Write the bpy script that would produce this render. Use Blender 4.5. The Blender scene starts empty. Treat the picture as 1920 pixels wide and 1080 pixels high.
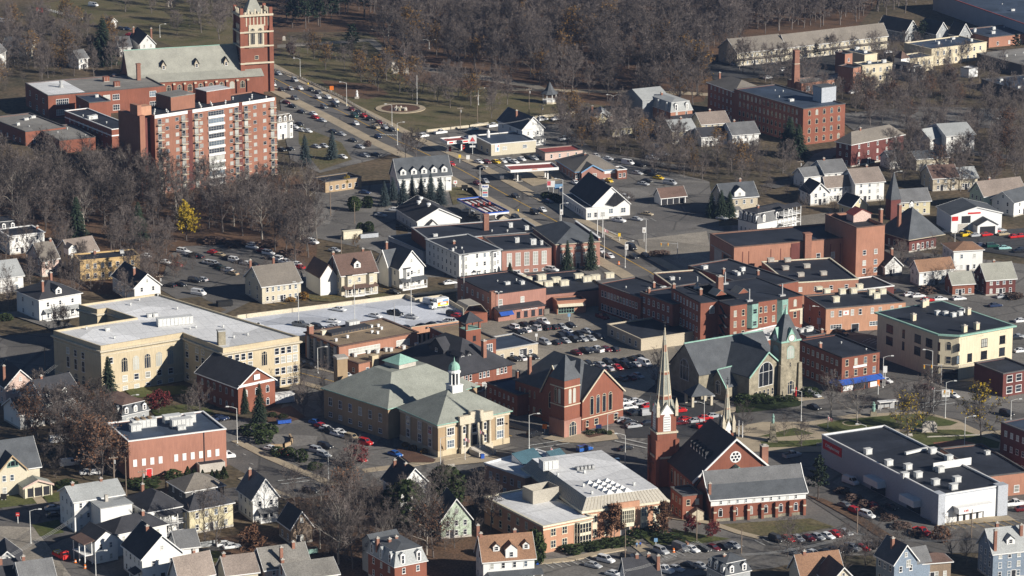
import bpy,math,random
from mathutils import Vector,Matrix
PI = math.pi
C = bpy.context.scene.collection
scn = bpy.context.scene
# ---------------------------------------------------------------- camera, sky, sun, exposure
CAM_H,CAM_Y,FPX,PITCH = 277.0,-1078.0,6240.0,math.radians(14.41)
cam_data = bpy.data.cameras.new("camera");cam = bpy.data.objects.new("camera",cam_data);C.objects.link(cam)
cam.location = (0,CAM_Y,CAM_H);cam.rotation_euler = (PI/2 - PITCH,0,0)
cam_data.sensor_width = 36;cam_data.lens = 36*FPX/1920;cam_data.clip_start = 10;cam_data.clip_end = 20000
scn.camera = cam
SUN_EL,SUN_AZ = math.radians(24),math.atan2(.86,-.51)      # azimuth from +Y towards +X
world = bpy.data.worlds.new("World");scn.world = world;world.use_nodes = True
wn = world.node_tree
sky = wn.nodes.new("ShaderNodeTexSky");sky.sky_type = 'NISHITA';sky.sun_disc = False
sky.sun_elevation = SUN_EL;sky.sun_rotation = SUN_AZ;sky.air_density = .55;sky.dust_density = .05;sky.ozone_density = 2;sky.altitude = 300
wn.links.new(sky.outputs[0],wn.nodes["Background"].inputs[0]);wn.nodes["Background"].inputs[1].default_value = 0.05
sun_d = bpy.data.lights.new("sun",'SUN');sun_d.energy = 5.0;sun_d.angle = math.radians(.5);sun_d.color = (1,.945,.86)
sun_o = bpy.data.objects.new("sun",sun_d);C.objects.link(sun_o)
SV = Vector((math.cos(SUN_EL)*math.sin(SUN_AZ),math.cos(SUN_EL)*math.cos(SUN_AZ),math.sin(SUN_EL)))
sun_o.rotation_euler = SV.to_track_quat('Z','Y').to_euler();sun_o.location = (300,-300,400)
scn.view_settings.view_transform = 'Standard';scn.view_settings.look = 'None'
scn.view_settings.exposure = 0.45;scn.view_settings.gamma = 1
scn.cycles.volume_bounces = 0;scn.cycles.max_bounces = 5;scn.cycles.diffuse_bounces = 1;scn.cycles.transparent_max_bounces = 8
# ---------------------------------------------------------------- geometry of the site
CP,SP = math.cos(PITCH),math.sin(PITCH)
def G(p,z=0.0):
    """the point at height z that stands at photo position p"""
    u,v = (p[0]-960)/FPX,-(p[1]-540)/FPX
    d = Vector((u,CP + v*SP,-SP + v*CP));t = (z-CAM_H)/d.z
    return Vector((d.x*t,CAM_Y + d.y*t,z))
def q(o,p):
    if not o: return p
    return (480*int(o[0]) + p[0]/4,270*int(o[1]) + p[1]/4)
def GQ(o,p,z=0.0): return G(q(o,p),z)
def heading(o,p,d):
    a,b = GQ(o,p),GQ(o,(p[0]+d[0]*10,p[1]+d[1]*10));return math.atan2(b.y-a.y,b.x-a.x)
def mpp(py): return 0.0035*(py+1064)          # pixels of the full photo per metre at row py
# ---------------------------------------------------------------- materials
MATS = {}
def mat(name,col,rough=.85,var=.25,scale=.6,spec=.3,col2=None,fine=.12,metal=0,streak=0,tint=0,patch=0,crack=0,seam=0):
    if name in MATS: return MATS[name]
    m = bpy.data.materials.new(name);m.use_nodes = True;nt = m.node_tree;N = nt.nodes;L = nt.links
    b = N["Principled BSDF"];b.inputs["Roughness"].default_value = rough;b.inputs["Metallic"].default_value = metal
    b.inputs["Specular IOR Level"].default_value = spec
    c2 = col2 or tuple(c*(1-var) for c in col);c1 = tuple(min(1,c*(1+var*.6)) for c in col) if not col2 else col
    tc = N.new("ShaderNodeTexCoord");
    oi = N.new("ShaderNodeObjectInfo")
    mp = N.new("ShaderNodeVectorMath");mp.operation = 'ADD'
    L.new(tc.outputs["Object"],mp.inputs[0])
    sc = N.new("ShaderNodeVectorMath");sc.operation = 'SCALE';sc.inputs[3].default_value = 91
    cmb = N.new("ShaderNodeCombineXYZ");L.new(oi.outputs["Random"],cmb.inputs[0]);L.new(oi.outputs["Random"],cmb.inputs[1])
    L.new(cmb.outputs[0],sc.inputs[0]);L.new(sc.outputs[0],mp.inputs[1])
    n1 = N.new("ShaderNodeTexNoise");n1.inputs["Scale"].default_value = scale*.25;n1.inputs["Detail"].default_value = 7;n1.inputs["Roughness"].default_value = .65
    L.new(mp.outputs[0],n1.inputs[0])
    r1 = N.new("ShaderNodeValToRGB");r1.color_ramp.elements[0].position = .34;r1.color_ramp.elements[1].position = .66
    r1.color_ramp.elements[0].color = (*c2,1);r1.color_ramp.elements[1].color = (*c1,1)
    L.new(n1.outputs[0],r1.inputs[0]);out = r1.outputs[0]
    if fine:
        n2 = N.new("ShaderNodeTexNoise");n2.inputs["Scale"].default_value = scale*5;n2.inputs["Detail"].default_value = 4
        if streak:
            mm = N.new("ShaderNodeVectorMath");mm.operation = 'MULTIPLY';mm.inputs[1].default_value = (1,1,.12)
            L.new(mp.outputs[0],mm.inputs[0]);L.new(mm.outputs[0],n2.inputs[0])
        else: L.new(mp.outputs[0],n2.inputs[0])
        mr = N.new("ShaderNodeMapRange");mr.inputs[1].default_value = .3;mr.inputs[2].default_value = .7
        fs = fine*(.55 if streak else 1);mr.inputs[3].default_value = 1-fs*1.6;mr.inputs[4].default_value = 1+fs*1.2;L.new(n2.outputs[0],mr.inputs[0])
        vm = N.new("ShaderNodeVectorMath");vm.operation = 'SCALE';L.new(out,vm.inputs[0]);L.new(mr.outputs[0],vm.inputs[3]);out = vm.outputs[0]
    if patch:      # darker and paler worn patches with edges of their own
        v = N.new("ShaderNodeTexVoronoi");v.inputs["Scale"].default_value = patch;v.feature = 'F1'
        wv = N.new("ShaderNodeTexNoise");wv.inputs["Scale"].default_value = patch*3
        wa = N.new("ShaderNodeVectorMath");wa.operation = 'MULTIPLY_ADD';wa.inputs[1].default_value = (2,2,2)
        L.new(wv.outputs[1],wa.inputs[0]);L.new(mp.outputs[0],wa.inputs[2]);L.new(wa.outputs[0],v.inputs[0])
        sp = N.new("ShaderNodeSeparateColor");L.new(v.outputs["Color"],sp.inputs[0])
        m3 = N.new("ShaderNodeMapRange");m3.inputs[3].default_value = .78;m3.inputs[4].default_value = 1.2;L.new(sp.outputs[0],m3.inputs[0])
        v3 = N.new("ShaderNodeVectorMath");v3.operation = 'SCALE';L.new(out,v3.inputs[0]);L.new(m3.outputs[0],v3.inputs[3]);out = v3.outputs[0]
    if tint:       # every copy a little different
        m2 = N.new("ShaderNodeMapRange");m2.inputs[3].default_value = 1-tint;m2.inputs[4].default_value = 1+tint;L.new(oi.outputs["Random"],m2.inputs[0])
        v2 = N.new("ShaderNodeVectorMath");v2.operation = 'SCALE';L.new(out,v2.inputs[0]);L.new(m2.outputs[0],v2.inputs[3]);out = v2.outputs[0]
    L.new(out,b.inputs["Base Color"])
    if crack:      # tar repairs and cracks
        vo = N.new("ShaderNodeTexVoronoi");vo.feature = 'DISTANCE_TO_EDGE';vo.inputs["Scale"].default_value = crack
        w2 = N.new("ShaderNodeTexNoise");w2.inputs["Scale"].default_value = crack*4;w2.inputs["Detail"].default_value = 5
        w3 = N.new("ShaderNodeVectorMath");w3.operation = 'MULTIPLY_ADD';w3.inputs[1].default_value = (5,5,5)
        L.new(w2.outputs[1],w3.inputs[0]);L.new(mp.outputs[0],w3.inputs[2]);L.new(w3.outputs[0],vo.inputs[0])
        m4 = N.new("ShaderNodeMapRange");m4.inputs[1].default_value = .008;m4.inputs[2].default_value = .022;m4.inputs[3].default_value = .62;L.new(vo.outputs[0],m4.inputs[0])
        v4 = N.new("ShaderNodeVectorMath");v4.operation = 'SCALE';L.new(out,v4.inputs[0]);L.new(m4.outputs[0],v4.inputs[3]);L.new(v4.outputs[0],b.inputs["Base Color"])
    if seam:       # lapped sheets: a darker line every few metres
        sx = N.new("ShaderNodeSeparateXYZ");L.new(tc.outputs["Object"],sx.inputs[0]);last = out
        for ax,per in (('X',seam),('Y',seam*3.7)):
            dv = N.new("ShaderNodeMath");dv.operation = 'DIVIDE';dv.inputs[1].default_value = per;L.new(sx.outputs[ax],dv.inputs[0])
            fr = N.new("ShaderNodeMath");fr.operation = 'FRACT';L.new(dv.outputs[0],fr.inputs[0])
            m5 = N.new("ShaderNodeMapRange");m5.inputs[1].default_value = .03;m5.inputs[2].default_value = .09;m5.inputs[3].default_value = .84;L.new(fr.outputs[0],m5.inputs[0])
            v5 = N.new("ShaderNodeVectorMath");v5.operation = 'SCALE';L.new(last,v5.inputs[0]);L.new(m5.outputs[0],v5.inputs[3]);last = v5.outputs[0]
        L.new(last,b.inputs["Base Color"])
    MATS[name] = m;return m
def M(n): return MATS[n]
# walls
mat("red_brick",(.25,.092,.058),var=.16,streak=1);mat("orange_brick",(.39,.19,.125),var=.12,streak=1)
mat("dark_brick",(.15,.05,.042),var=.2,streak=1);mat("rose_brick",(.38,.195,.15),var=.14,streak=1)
mat("salmon_brick",(.5,.27,.17),var=.1,streak=1);mat("apartment_brick",(.3,.138,.09),var=.13,streak=1)
mat("tan_brick",(.4,.29,.175),var=.1,streak=1);mat("buff_stone",(.56,.465,.31),var=.1,streak=1)
mat("cream_brick",(.68,.59,.42),var=.08,streak=1);mat("grey_stone",(.33,.29,.21),var=.35,scale=2.2,fine=.3)
mat("trim_stone",(.6,.53,.4),var=.1);mat("concrete",(.5,.46,.4),var=.15)
mat("white_clapboard",(.78,.77,.73),var=.05,fine=.05,streak=1);mat("cream_clapboard",(.6,.54,.41),var=.06,fine=.06)
mat("yellow_clapboard",(.62,.55,.36),var=.06,fine=.06);mat("tan_clapboard",(.5,.43,.32),var=.08);mat("grey_clapboard",(.34,.35,.35),var=.1)
mat("blue_clapboard",(.22,.27,.33),var=.1);mat("pink_clapboard",(.62,.46,.39),var=.06);mat("green_clapboard",(.5,.58,.45),var=.08)
mat("ochre_clapboard",(.62,.43,.2),var=.07);mat("dark_clapboard",(.12,.115,.11),var=.15);mat("brown_clapboard",(.27,.2,.14),var=.15)
mat("grey_panel",(.45,.47,.5),var=.06);mat("white_panel",(.8,.8,.78),var=.03,fine=.03)
# roofs
mat("black_membrane",(.03,.034,.045),rough=.75,var=.3,scale=.5,fine=.15,patch=.09,seam=2.6);mat("navy_membrane",(.055,.075,.11),rough=.7,var=.3,patch=.07,seam=2.6)
mat("white_membrane",(.78,.775,.76),rough=.7,var=.1,scale=.35,fine=.08,patch=.06,seam=3.2);mat("grey_membrane",(.26,.245,.22),var=.2,scale=.4,patch=.08,seam=2.8)
mat("tan_gravel",(.3,.225,.145),var=.22,scale=.7,fine=.2,patch=.08);mat("slate",(.1,.107,.115),var=.22,scale=1.2,fine=.2)
mat("green_slate",(.3,.31,.265),var=.18,scale=.8,fine=.15);mat("pale_slate",(.34,.335,.285),var=.16,scale=.8,fine=.14)
mat("grey_shingle",(.165,.165,.165),var=.22,scale=1,fine=.18);mat("dark_shingle",(.052,.052,.058),var=.25,scale=1,fine=.2)
mat("brown_shingle",(.15,.095,.075),var=.2,fine=.18);mat("rust_shingle",(.29,.165,.1),var=.18,fine=.16);mat("taupe_shingle",(.21,.185,.155),var=.16,fine=.15)
mat("pink_shingle",(.27,.22,.185),var=.2,fine=.16);mat("weathered_shingle",(.235,.22,.195),var=.25,fine=.18);mat("light_shingle",(.38,.39,.38),var=.14,fine=.12);mat("copper_patina",(.3,.5,.41),var=.15)
mat("metal_roof",(.42,.385,.32),rough=.5,var=.08);mat("red_metal",(.3,.07,.06),var=.2)
# details
mat("white_paint",(.8,.79,.76),var=.04,fine=.04,rough=.6);mat("cream_paint",(.72,.66,.5),var=.05);mat("dark_paint",(.03,.03,.035),var=.2)
mat("green_paint",(.25,.4,.34),var=.15);mat("blue_paint",(.03,.1,.42),var=.1);mat("red_paint",(.6,.035,.03),var=.1);mat("yellow_paint",(.8,.55,.05),var=.1)
mat("orange_paint",(.85,.22,.03),var=.1);mat("skyblue_paint",(.2,.36,.55),var=.1);mat("teal_glass",(.08,.15,.18),rough=.25,spec=.6);mat("navy_paint",(.02,.035,.12),var=.1)
mat("chimney_brick",(.3,.145,.1),var=.2);mat("grey_metal",(.42,.42,.41),rough=.45,var=.12);mat("pale_metal",(.66,.66,.63),rough=.5,var=.1)
mat("wood_pole",(.24,.185,.14),var=.2);mat("window_glass",(.025,.03,.04),rough=.12,var=.4,spec=.6,tint=.6,fine=0)
mat("window_sky",(.13,.165,.2),rough=.2,var=.3,spec=.6,tint=.4,fine=0);mat("cap_flashing",(.12,.112,.108),var=.25);mat("pale_brick",(.38,.18,.125),var=.12,streak=1)  # the pale blue panes carry a painted reflection of the sky
mat("window_blind",(.4,.4,.36),rough=.5,var=.15,tint=.35,fine=0);mat("lamp_lens",(.75,.75,.72),rough=.3);mat("green_glass",(.3,.5,.42),rough=.3)
mat("flag_cloth",(.6,.12,.13));mat("sign_black",(.02,.02,.02),var=.1)
# ground
mat("meadow",(.17,.125,.08),col2=(.075,.068,.044),scale=.12,fine=.28,rough=1,spec=.1);mat("grass",(.1,.098,.042),col2=(.185,.145,.085),scale=.3,fine=.25,rough=1,spec=.1)
mat("bright_grass",(.07,.092,.028),col2=(.125,.125,.05),scale=.3,fine=.2,rough=1,spec=.1);mat("leaf_litter",(.19,.11,.065),col2=(.1,.07,.05),scale=.35,fine=.35,rough=1,spec=.1)
mat("asphalt",(.21,.195,.175),col2=(.15,.14,.128),scale=.3,fine=.16,rough=.95,spec=.2,patch=.06,crack=.045);mat("dark_asphalt",(.075,.073,.072),col2=(.05,.05,.052),scale=.3,fine=.15,rough=.95,spec=.2,patch=.05,crack=.05)
mat("road_asphalt",(.165,.152,.138),col2=(.115,.108,.1),scale=.4,fine=.14,rough=.95,spec=.2,patch=.05,crack=.05);mat("pavement_slab",(.44,.36,.25),var=.18,scale=.7,fine=.14)
mat("deck_concrete",(.58,.6,.64),var=.1,scale=.3,fine=.08,patch=.07);mat("gravel_lot",(.3,.265,.215),var=.2,scale=.5,fine=.2,patch=.05);mat("road_line",(.6,.6,.56),var=.25,fine=.3);mat("yellow_line",(.55,.33,.05),var=.25,fine=.3)
mat("mulch",(.13,.07,.045),var=.3,fine=.3);mat("terracotta",(.33,.14,.09),var=.2)
# plants
mat("bark",(.14,.12,.108),var=.3,fine=.25,tint=.25,spec=.1);mat("pale_bark",(.3,.27,.23),var=.3,tint=.2,spec=.1)
mat("bare_twigs",(.135,.112,.1),var=.3,scale=.8,fine=.15,tint=.38,spec=.1,rough=1);mat("russet_leaves",(.16,.085,.05),var=.35,scale=1.5,tint=.3,spec=.1)
mat("spruce_needles",(.03,.044,.026),var=.35,scale=2,tint=.2,spec=.15);mat("blue_spruce_needles",(.055,.075,.075),var=.3,scale=2,tint=.15,spec=.15)
mat("yellow_leaves",(.48,.31,.03),col2=(.3,.24,.03),scale=2,tint=.12,spec=.1);mat("gold_leaves",(.28,.15,.03),col2=(.15,.09,.035),scale=2,tint=.2,spec=.1)
mat("red_leaves",(.17,.035,.035),var=.35,scale=2,tint=.2,spec=.1);mat("shrub_leaves",(.04,.055,.02),var=.4,scale=3,tint=.3,spec=.1);mat("russet_shrub",(.125,.085,.068),var=.35,scale=3,tint=.3,spec=.1)
# ---------------------------------------------------------------- mesh helper
class MB:
    def __init__(s): s.v = [];s.f = [];s.m = []
    def face(s,pts,m=0):
        i = len(s.v);s.v += [tuple(p) for p in pts];s.f.append(tuple(range(i,i+len(pts))));s.m.append(m)
    def box(s,x0,x1,y0,y1,z0,z1,m=0,top=None,bottom=True):
        a = [(x0,y0),(x1,y0),(x1,y1),(x0,y1)];s.prism(a,z0,z1,m,top,bottom);return s
    def prism(s,poly,z0,z1,m=0,top=None,bottom=True,shrink=1.0):
        i = len(s.v);n = len(poly);cx = sum(p[0] for p in poly)/n;cy = sum(p[1] for p in poly)/n
        s.v += [(p[0],p[1],z0) for p in poly] + [(cx+(p[0]-cx)*shrink,cy+(p[1]-cy)*shrink,z1) for p in poly]
        for k in range(n): s.f.append((i+k,i+(k+1)%n,i+n+(k+1)%n,i+n+k));s.m.append(m)
        s.f.append(tuple(range(i+n,i+2*n)));s.m.append(m if top is None else top)
        if bottom: s.f.append(tuple(range(i+n-1,i-1,-1)));s.m.append(m)
        return s
    def slab(s,pts,t=.2,m=0):
        i = len(s.v);n = len(pts);s.v += [tuple(p) for p in pts] + [(p[0],p[1],p[2]-t) for p in pts]
        s.f.append(tuple(range(i,i+n)));s.m.append(m);s.f.append(tuple(range(i+2*n-1,i+n-1,-1)));s.m.append(m)
        for k in range(n): s.f.append((i+k,i+n+k,i+n+(k+1)%n,i+(k+1)%n));s.m.append(m)
        return s
    def tube(s,p0,p1,r0,r1=None,n=6,m=0,cap=True):
        p0,p1 = Vector(p0),Vector(p1);r1 = r0 if r1 is None else r1
        d = (p1-p0).normalized();a = d.orthogonal().normalized();b = d.cross(a);i = len(s.v)
        for p,r in ((p0,r0),(p1,r1)):
            s.v += [tuple(p + (a*math.cos(2*PI*k/n) + b*math.sin(2*PI*k/n))*r) for k in range(n)]
        for k in range(n): s.f.append((i+k,i+(k+1)%n,i+n+(k+1)%n,i+n+k));s.m.append(m)
        if cap: s.f.append(tuple(range(i+n,i+2*n)));s.m.append(m)
        return s
    def lathe(s,c,prof,n=10,m=0):
        i = len(s.v)
        for r,z in prof: s.v += [(c[0]+r*math.cos(2*PI*k/n),c[1]+r*math.sin(2*PI*k/n),z) for k in range(n)]
        for j in range(len(prof)-1):
            for k in range(n): a = i+j*n;s.f.append((a+k,a+(k+1)%n,a+n+(k+1)%n,a+n+k));s.m.append(m)
        s.f.append(tuple(range(i+(len(prof)-1)*n,i+len(prof)*n)));s.m.append(m);return s
    def mesh(s,name,mats):
        me = bpy.data.meshes.new(name);me.from_pydata(s.v,[],s.f)
        for x in (mats if isinstance(mats,(list,tuple)) else [mats]): me.materials.append(M(x) if isinstance(x,str) else x)
        me.polygons.foreach_set("material_index",s.m);me.update();return me
    def build(s,name,mats,parent=None,loc=(0,0,0),rz=0):
        return put(name,s.mesh(name,mats),parent,loc,rz)
def put(name,me,parent=None,loc=(0,0,0),rz=0):
    o = bpy.data.objects.new(name,me);C.objects.link(o);o.location = loc;o.rotation_euler = (0,0,rz)
    if parent: o.parent = parent
    return o
def thing(name,label,cat,loc=(0,0,0),rz=0,group=None):
    o = bpy.data.objects.new(name,None);C.objects.link(o);o.location = loc;o.rotation_euler = (0,0,rz);o.empty_display_size = .5
    o['label'] = label;o['category'] = cat
    if group: o['group'] = group
    return o
def tag(o,label,cat,group=None):
    o['label'] = label;o['category'] = cat
    if group: o['group'] = group
    return o
LET = {}
def lettering(s,size,m,parent,loc,rot=(PI/2,0,0),name='lettering'):
    k = (s,size,m)
    if k not in LET:
        cu = bpy.data.curves.new("lettering",'FONT');cu.body = s;cu.size = size;cu.extrude = .02;cu.align_x = 'CENTER';cu.align_y = 'CENTER';cu.offset = size*.02
        t = bpy.data.objects.new("t",cu);C.objects.link(t);bpy.context.view_layer.update()
        me = bpy.data.meshes.new_from_object(t);bpy.data.objects.remove(t);me.name = "lettering";me.materials.clear();me.materials.append(M(m));LET[k] = me
    o = put(name,LET[k],parent,loc);o.rotation_euler = rot;return o
ORD = "first second third fourth fifth sixth seventh eighth ninth tenth eleventh twelfth thirteenth fourteenth fifteenth sixteenth seventeenth eighteenth nineteenth twentieth".split()
TENS = {2: "twenty",3: "thirty",4: "forty",5: "fifty",6: "sixty",7: "seventy",8: "eighty",9: "ninety"}
def ordn(i):
    i += 1
    if i <= 20: return ORD[i-1]
    t,u = divmod(i,10)
    if t >= 10: return ("one hundred and " + ordn(i-101)) if i > 100 else "hundredth"
    return TENS[t][:-1] + "ieth" if u == 0 else TENS[t] + "-" + ORD[u-1]
def rank(i,n):
    if n == 1: return "the only one"
    if i == 0: return "leftmost"
    if i == n-1: return "rightmost"
    return ordn(i) + " from the left"
rnd = random.Random(11)
# ---------------------------------------------------------------- building kit
WIN = {}
def window_mesh(w,h,style,frame):
    k = (w,h,style,frame)
    if k not in WIN:
        f = MB();p = MB();t = .1 if w < 1.6 else .13
        if style == 'arch':
            n = 8;r = w/2;zs = h-r
            out = [(-r,0),(r,0)] + [(r*math.cos(a*PI/n),zs+r*math.sin(a*PI/n)) for a in range(n+1)]
            ri = r-t;inn = [(-ri,t),(ri,t)] + [(ri*math.cos(a*PI/n),zs+ri*math.sin(a*PI/n)) for a in range(n+1)]
            for i in range(len(out)):
                j = (i+1) % len(out);f.face([(out[i][0],-.07,out[i][1]),(out[j][0],-.07,out[j][1]),(inn[j][0],-.07,inn[j][1]),(inn[i][0],-.07,inn[i][1])])
                f.face([(out[i][0],0,out[i][1]),(out[j][0],0,out[j][1]),(out[j][0],-.07,out[j][1]),(out[i][0],-.07,out[i][1])])
            f.box(-ri,ri,-.06,0,zs-.05,zs+.05)
            if w > 1.6:
                for x in (-w/5,w/5): f.box(x-.05,x+.05,-.06,0,t,zs+r*.8)
            p.face([(x,-.03,z) for x,z in inn])
        else:
            f.box(-w/2,-w/2+t,-.07,0,0,h);f.box(w/2-t,w/2,-.07,0,0,h)
            f.box(-w/2+t,w/2-t,-.07,0,h-t,h);f.box(-w/2-.08,w/2+.08,-.12,0,-.1,t*.8)
            if style == 'rect': f.box(-w/2+t,w/2-t,-.065,0,h*.5-.04,h*.5+.04)
            if style in ('multi','band'):
                nx = max(2,round(w/(.9 if style == 'multi' else 1.2)))
                for i in range(1,nx): x = -w/2 + w*i/nx;f.box(x-.05,x+.05,-.065,0,t,h-t)
                for i in range(1,max(2,round(h/1.1))): z = h*i/max(2,round(h/1.1));f.box(-w/2+t,w/2-t,-.06,0,z-.04,z+.04)
            p.face([(-w/2+t,-.03,t*.8),(w/2-t,-.03,t*.8),(w/2-t,-.03,h-t),(-w/2+t,-.03,h-t)])
        sk = p.mesh('pane','window_sky');c = MB();c.v = f.v+p.v;c.f = f.f+[tuple(i+len(f.v) for i in x) for x in p.f];c.m = f.m+[1]*len(p.f)
        WIN[k] = (f.mesh("window",frame),p.mesh("pane","window_glass"),p.mesh("pane","window_blind"),c.mesh("window",[frame,"window_glass"]),c.mesh("window",[frame,"window_blind"]),sk)
    return WIN[k]
ang = lambda v: math.atan2(v.y,v.x)
def wrap(a): return (a+PI) % (2*PI) - PI
class Bd:
    """a building whose near corner is A, right front face A-R, left front face A-L"""
    def __init__(s,name,label,cat,o,A,L,R,h,wall='red_brick',group=None,turn=True):
        a3 = GQ(o,A,h);s.h = h;s.wall = wall;s.o = o
        rv = None if isinstance(R,(int,float)) else GQ(o,R,h)-a3;lv = None if isinstance(L,(int,float)) else GQ(o,L,h)-a3
        if rv is None and lv is None: lr,la,th = R,L,.36
        elif rv is None: lr,la = R,lv.length;th = ang(lv)-PI/2
        elif lv is None: lr,la = rv.length,L;th = ang(rv)
        else:
            tr,tl = ang(rv),ang(lv);d = wrap(tl-tr-PI/2);lr,la = rv.length,lv.length
            th = tr + d*la/(lr+la)
            if abs(d) > .45: print("SKEW %s %s %.0f deg  th %.0f a %.1f b %.1f" % (name,A,math.degrees(d),math.degrees(th),lr,la))
            if abs(math.cos(th)) > .35: lr = min(lr*1.4,abs(rv.x/math.cos(th)))
            if abs(math.sin(th)) > .35 : la = min(la*1.4,abs(lv.x/math.sin(th)))
        s.a,s.b,s.th = lr,la,th
        s.root = thing(name,label,cat,(a3.x,a3.y,0),th,group);s.wl = Vector((a3.x,a3.y,0))
    def part(s,name,mb,mats,parent=None,loc=(0,0,0),rz=0): return mb.build(name,mats,parent or s.root,loc,rz)
    def loc(s,o,p,z):          # photo position on plane z -> local coordinates
        w = GQ(o,p,z) - s.wl;c,n = math.cos(-s.th),math.sin(-s.th)
        return (w.x*c-w.y*n,w.x*n+w.y*c)
    def win1(s,face,u,z,w=1.0,h=1.6,style='rect',frame='white_paint',blind=.3,parent=None,off=0,label=None):
        f,p,b,c1,c2,sk = window_mesh(w,h,style,frame)
        if face == 'R': loc,rz = (u,-.004-off,z),0
        elif face == 'L': loc,rz = (-.004-off,u,z),-PI/2
        else: loc,rz = (u,s.b+.004+off,z),PI
        if parent or s.root.parent: return put('window',c2 if rnd.random() < blind else c1,parent or s.root,loc,rz)
        wo = put('window',f,s.root,loc,rz)
        put('pane',b if rnd.random() < blind else (sk if rnd.random() < .3 else p),wo)
        return wo
    def wins(s,face,n,zs,w=1.0,h=1.6,style='rect',frame='white_paint',m0=None,m1=None,blind=.3,off=0,skip=()):
        ln = s.a if face == 'R' else s.b;m0 = ln*.06 if m0 is None else m0;m1 = m0 if m1 is None else m1;
        for k in range(n):
            u = m0 + (ln-m0-m1)*(k+.5)/n
            for z in zs:
                if (k,z) not in skip: s.win1(face,u,z,w,h,style,frame,blind,off=off)
    def floors(s,n,h=None,sill=.9): h = h or s.h;return [h*k/n + sill for k in range(n)]
    def box_walls(s,z1=None,base=None):
        m = MB();m.box(0,s.a,0,s.b,0,z1 or s.h);s.part('wall',m,s.wall)
        if base: b = MB();b.box(-.06,s.a+.06,-.06,s.b+.06,0,1.0);s.part('foundation',b,base)
    def flat_roof(s,roofm,cop='trim_stone',par=.5,over=.15,ch=.3):
        a,b,h = s.a,s.b,s.h;w = MB()
        w.box(0,a,0,b,0,h-par);t = .3
        for x0,x1,y0,y1 in ((0,a,0,t),(0,a,b-t,b),(0,t,t,b-t),(a-t,a,t,b-t)): w.box(x0,x1,y0,y1,h-par,h-ch)
        s.part('wall',w,s.wall)
        r = MB();r.box(t,a-t,t,b-t,h-par,h-par+.06);s.roof = s.part('roof',r,roofm);s.rz = h-par+.06
        c = MB()
        for x0,x1,y0,y1 in ((-over,a+over,-over,t+.05),(-over,a+over,b-t-.05,b+over),(-over,t+.05,t+.05,b-t-.05),(a-t-.05,a+over,t+.05,b-t-.05)): c.box(x0,x1,y0,y1,h-ch,h)
        s.part('coping',c,cop);return s
    def units(s,spots,sizes=(1.4,2.6),m='pale_metal',seed=1):
        """roof plant: number of small vents or list of (u, v, w, d, h)"""
        r2 = random.Random(seed)
        if isinstance(spots,int):
            out = []
            for k in range(spots):
                z = r2.random()
                out.append((r2.uniform(.12,.9),r2.uniform(.15,.85),*( (r2.uniform(1.2,2.2),r2.uniform(1.1,1.7),r2.uniform(.8,1.3)) if z < .45 else (.55,.55,r2.uniform(.5,.9)))))
            spots = out
        for u,v,w,d,h in spots:
            x,y = u*s.a,v*s.b;k = MB()
            if w < .8:
                k.tube((x,y,s.rz),(x,y,s.rz+h*.6),w*.28,n=8);k.lathe((x,y),[(w*.5,s.rz+h*.55),(w*.55,s.rz+h*.8),(w*.2,s.rz+h)],8);s.part('roof_vent',k,m,s.roof)
            else:
                k.box(x-w/2,x+w/2,y-d/2,y+d/2,s.rz,s.rz+.15,1);k.box(x-w/2+.06,x+w/2-.06,y-d/2+.06,y+d/2-.06,s.rz+.15,s.rz+h,0)
                k.box(x-w/2-.03,x+w/2+.03,y-d/2-.03,y+d/2+.03,s.rz+h,s.rz+h+.08,0)
                k.lathe((x+w*.15,y),[(min(w,d)*.3,s.rz+h+.08),(min(w,d)*.3,s.rz+h+.2)],10,1);k.box(x-w*.3,x-w*.05,y-d/2+.03,y-d/2+.06,s.rz+.4,s.rz+h*.8,1)
                s.part('air_conditioner',k,[m,'grey_metal'],s.roof)
    def chim(s,u,v,top,w=.8,m='chimney_brick',z0=None):
        x,y = u*s.a,v*s.b;k = MB();z0 = z0 if z0 is not None else s.h-.4
        k.box(x-w/2,x+w/2,y-w/2,y+w/2,z0,top-.2);k.box(x-w/2-.1,x+w/2+.1,y-w/2-.1,y+w/2+.1,top-.2,top,1);k.box(x-w*.22,x+w*.22,y-w*.22,y+w*.22,top,top+.25,1)
        s.part('chimney',k,[m,'concrete'],s.roof)
    def gable(s,ax,rise,roofm,ov=.45,trim='white_paint',wall2=None):
        a,b,h = s.a,s.b,s.h;s.ax,s.rise = ax,rise;w = MB();w.box(0,a,0,b,0,h)
        r = MB();t = MB();T = .22
        if ax == 'x':
            w.face([(0,0,h),(0,b,h),(0,b/2,h+rise)]);w.face([(a,b,h),(a,0,h),(a,b/2,h+rise)])
            sl = rise/(b/2);e = h-ov*sl
            r.slab([(-ov,-ov,e+T),(a+ov,-ov,e+T),(a+ov,b/2,h+rise+T),(-ov,b/2,h+rise+T)],T);r.slab([(a+ov,b+ov,e+T),(-ov,b+ov,e+T),(-ov,b/2,h+rise+T),(a+ov,b/2,h+rise+T)],T)
            for x0,x1 in ((-ov-.06,-ov),(a+ov,a+ov+.06)):
                t.slab([(x0,-ov-.05,e+T+.03),(x1,-ov-.05,e+T+.03),(x1,b/2,h+rise+T+.03),(x0,b/2,h+rise+T+.03)],.38);t.slab([(x1,b+ov+.05,e+T+.03),(x0,b+ov+.05,e+T+.03),(x0,b/2,h+rise+T+.03),(x1,b/2,h+rise+T+.03)],.38)
            t.box(-ov,a+ov,-ov-.12,-ov-.002,e-.08,e+T*.8)
        else:
            w.face([(0,0,h),(a,0,h),(a/2,0,h+rise)]);w.face([(a,b,h),(0,b,h),(a/2,b,h+rise)])
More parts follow.
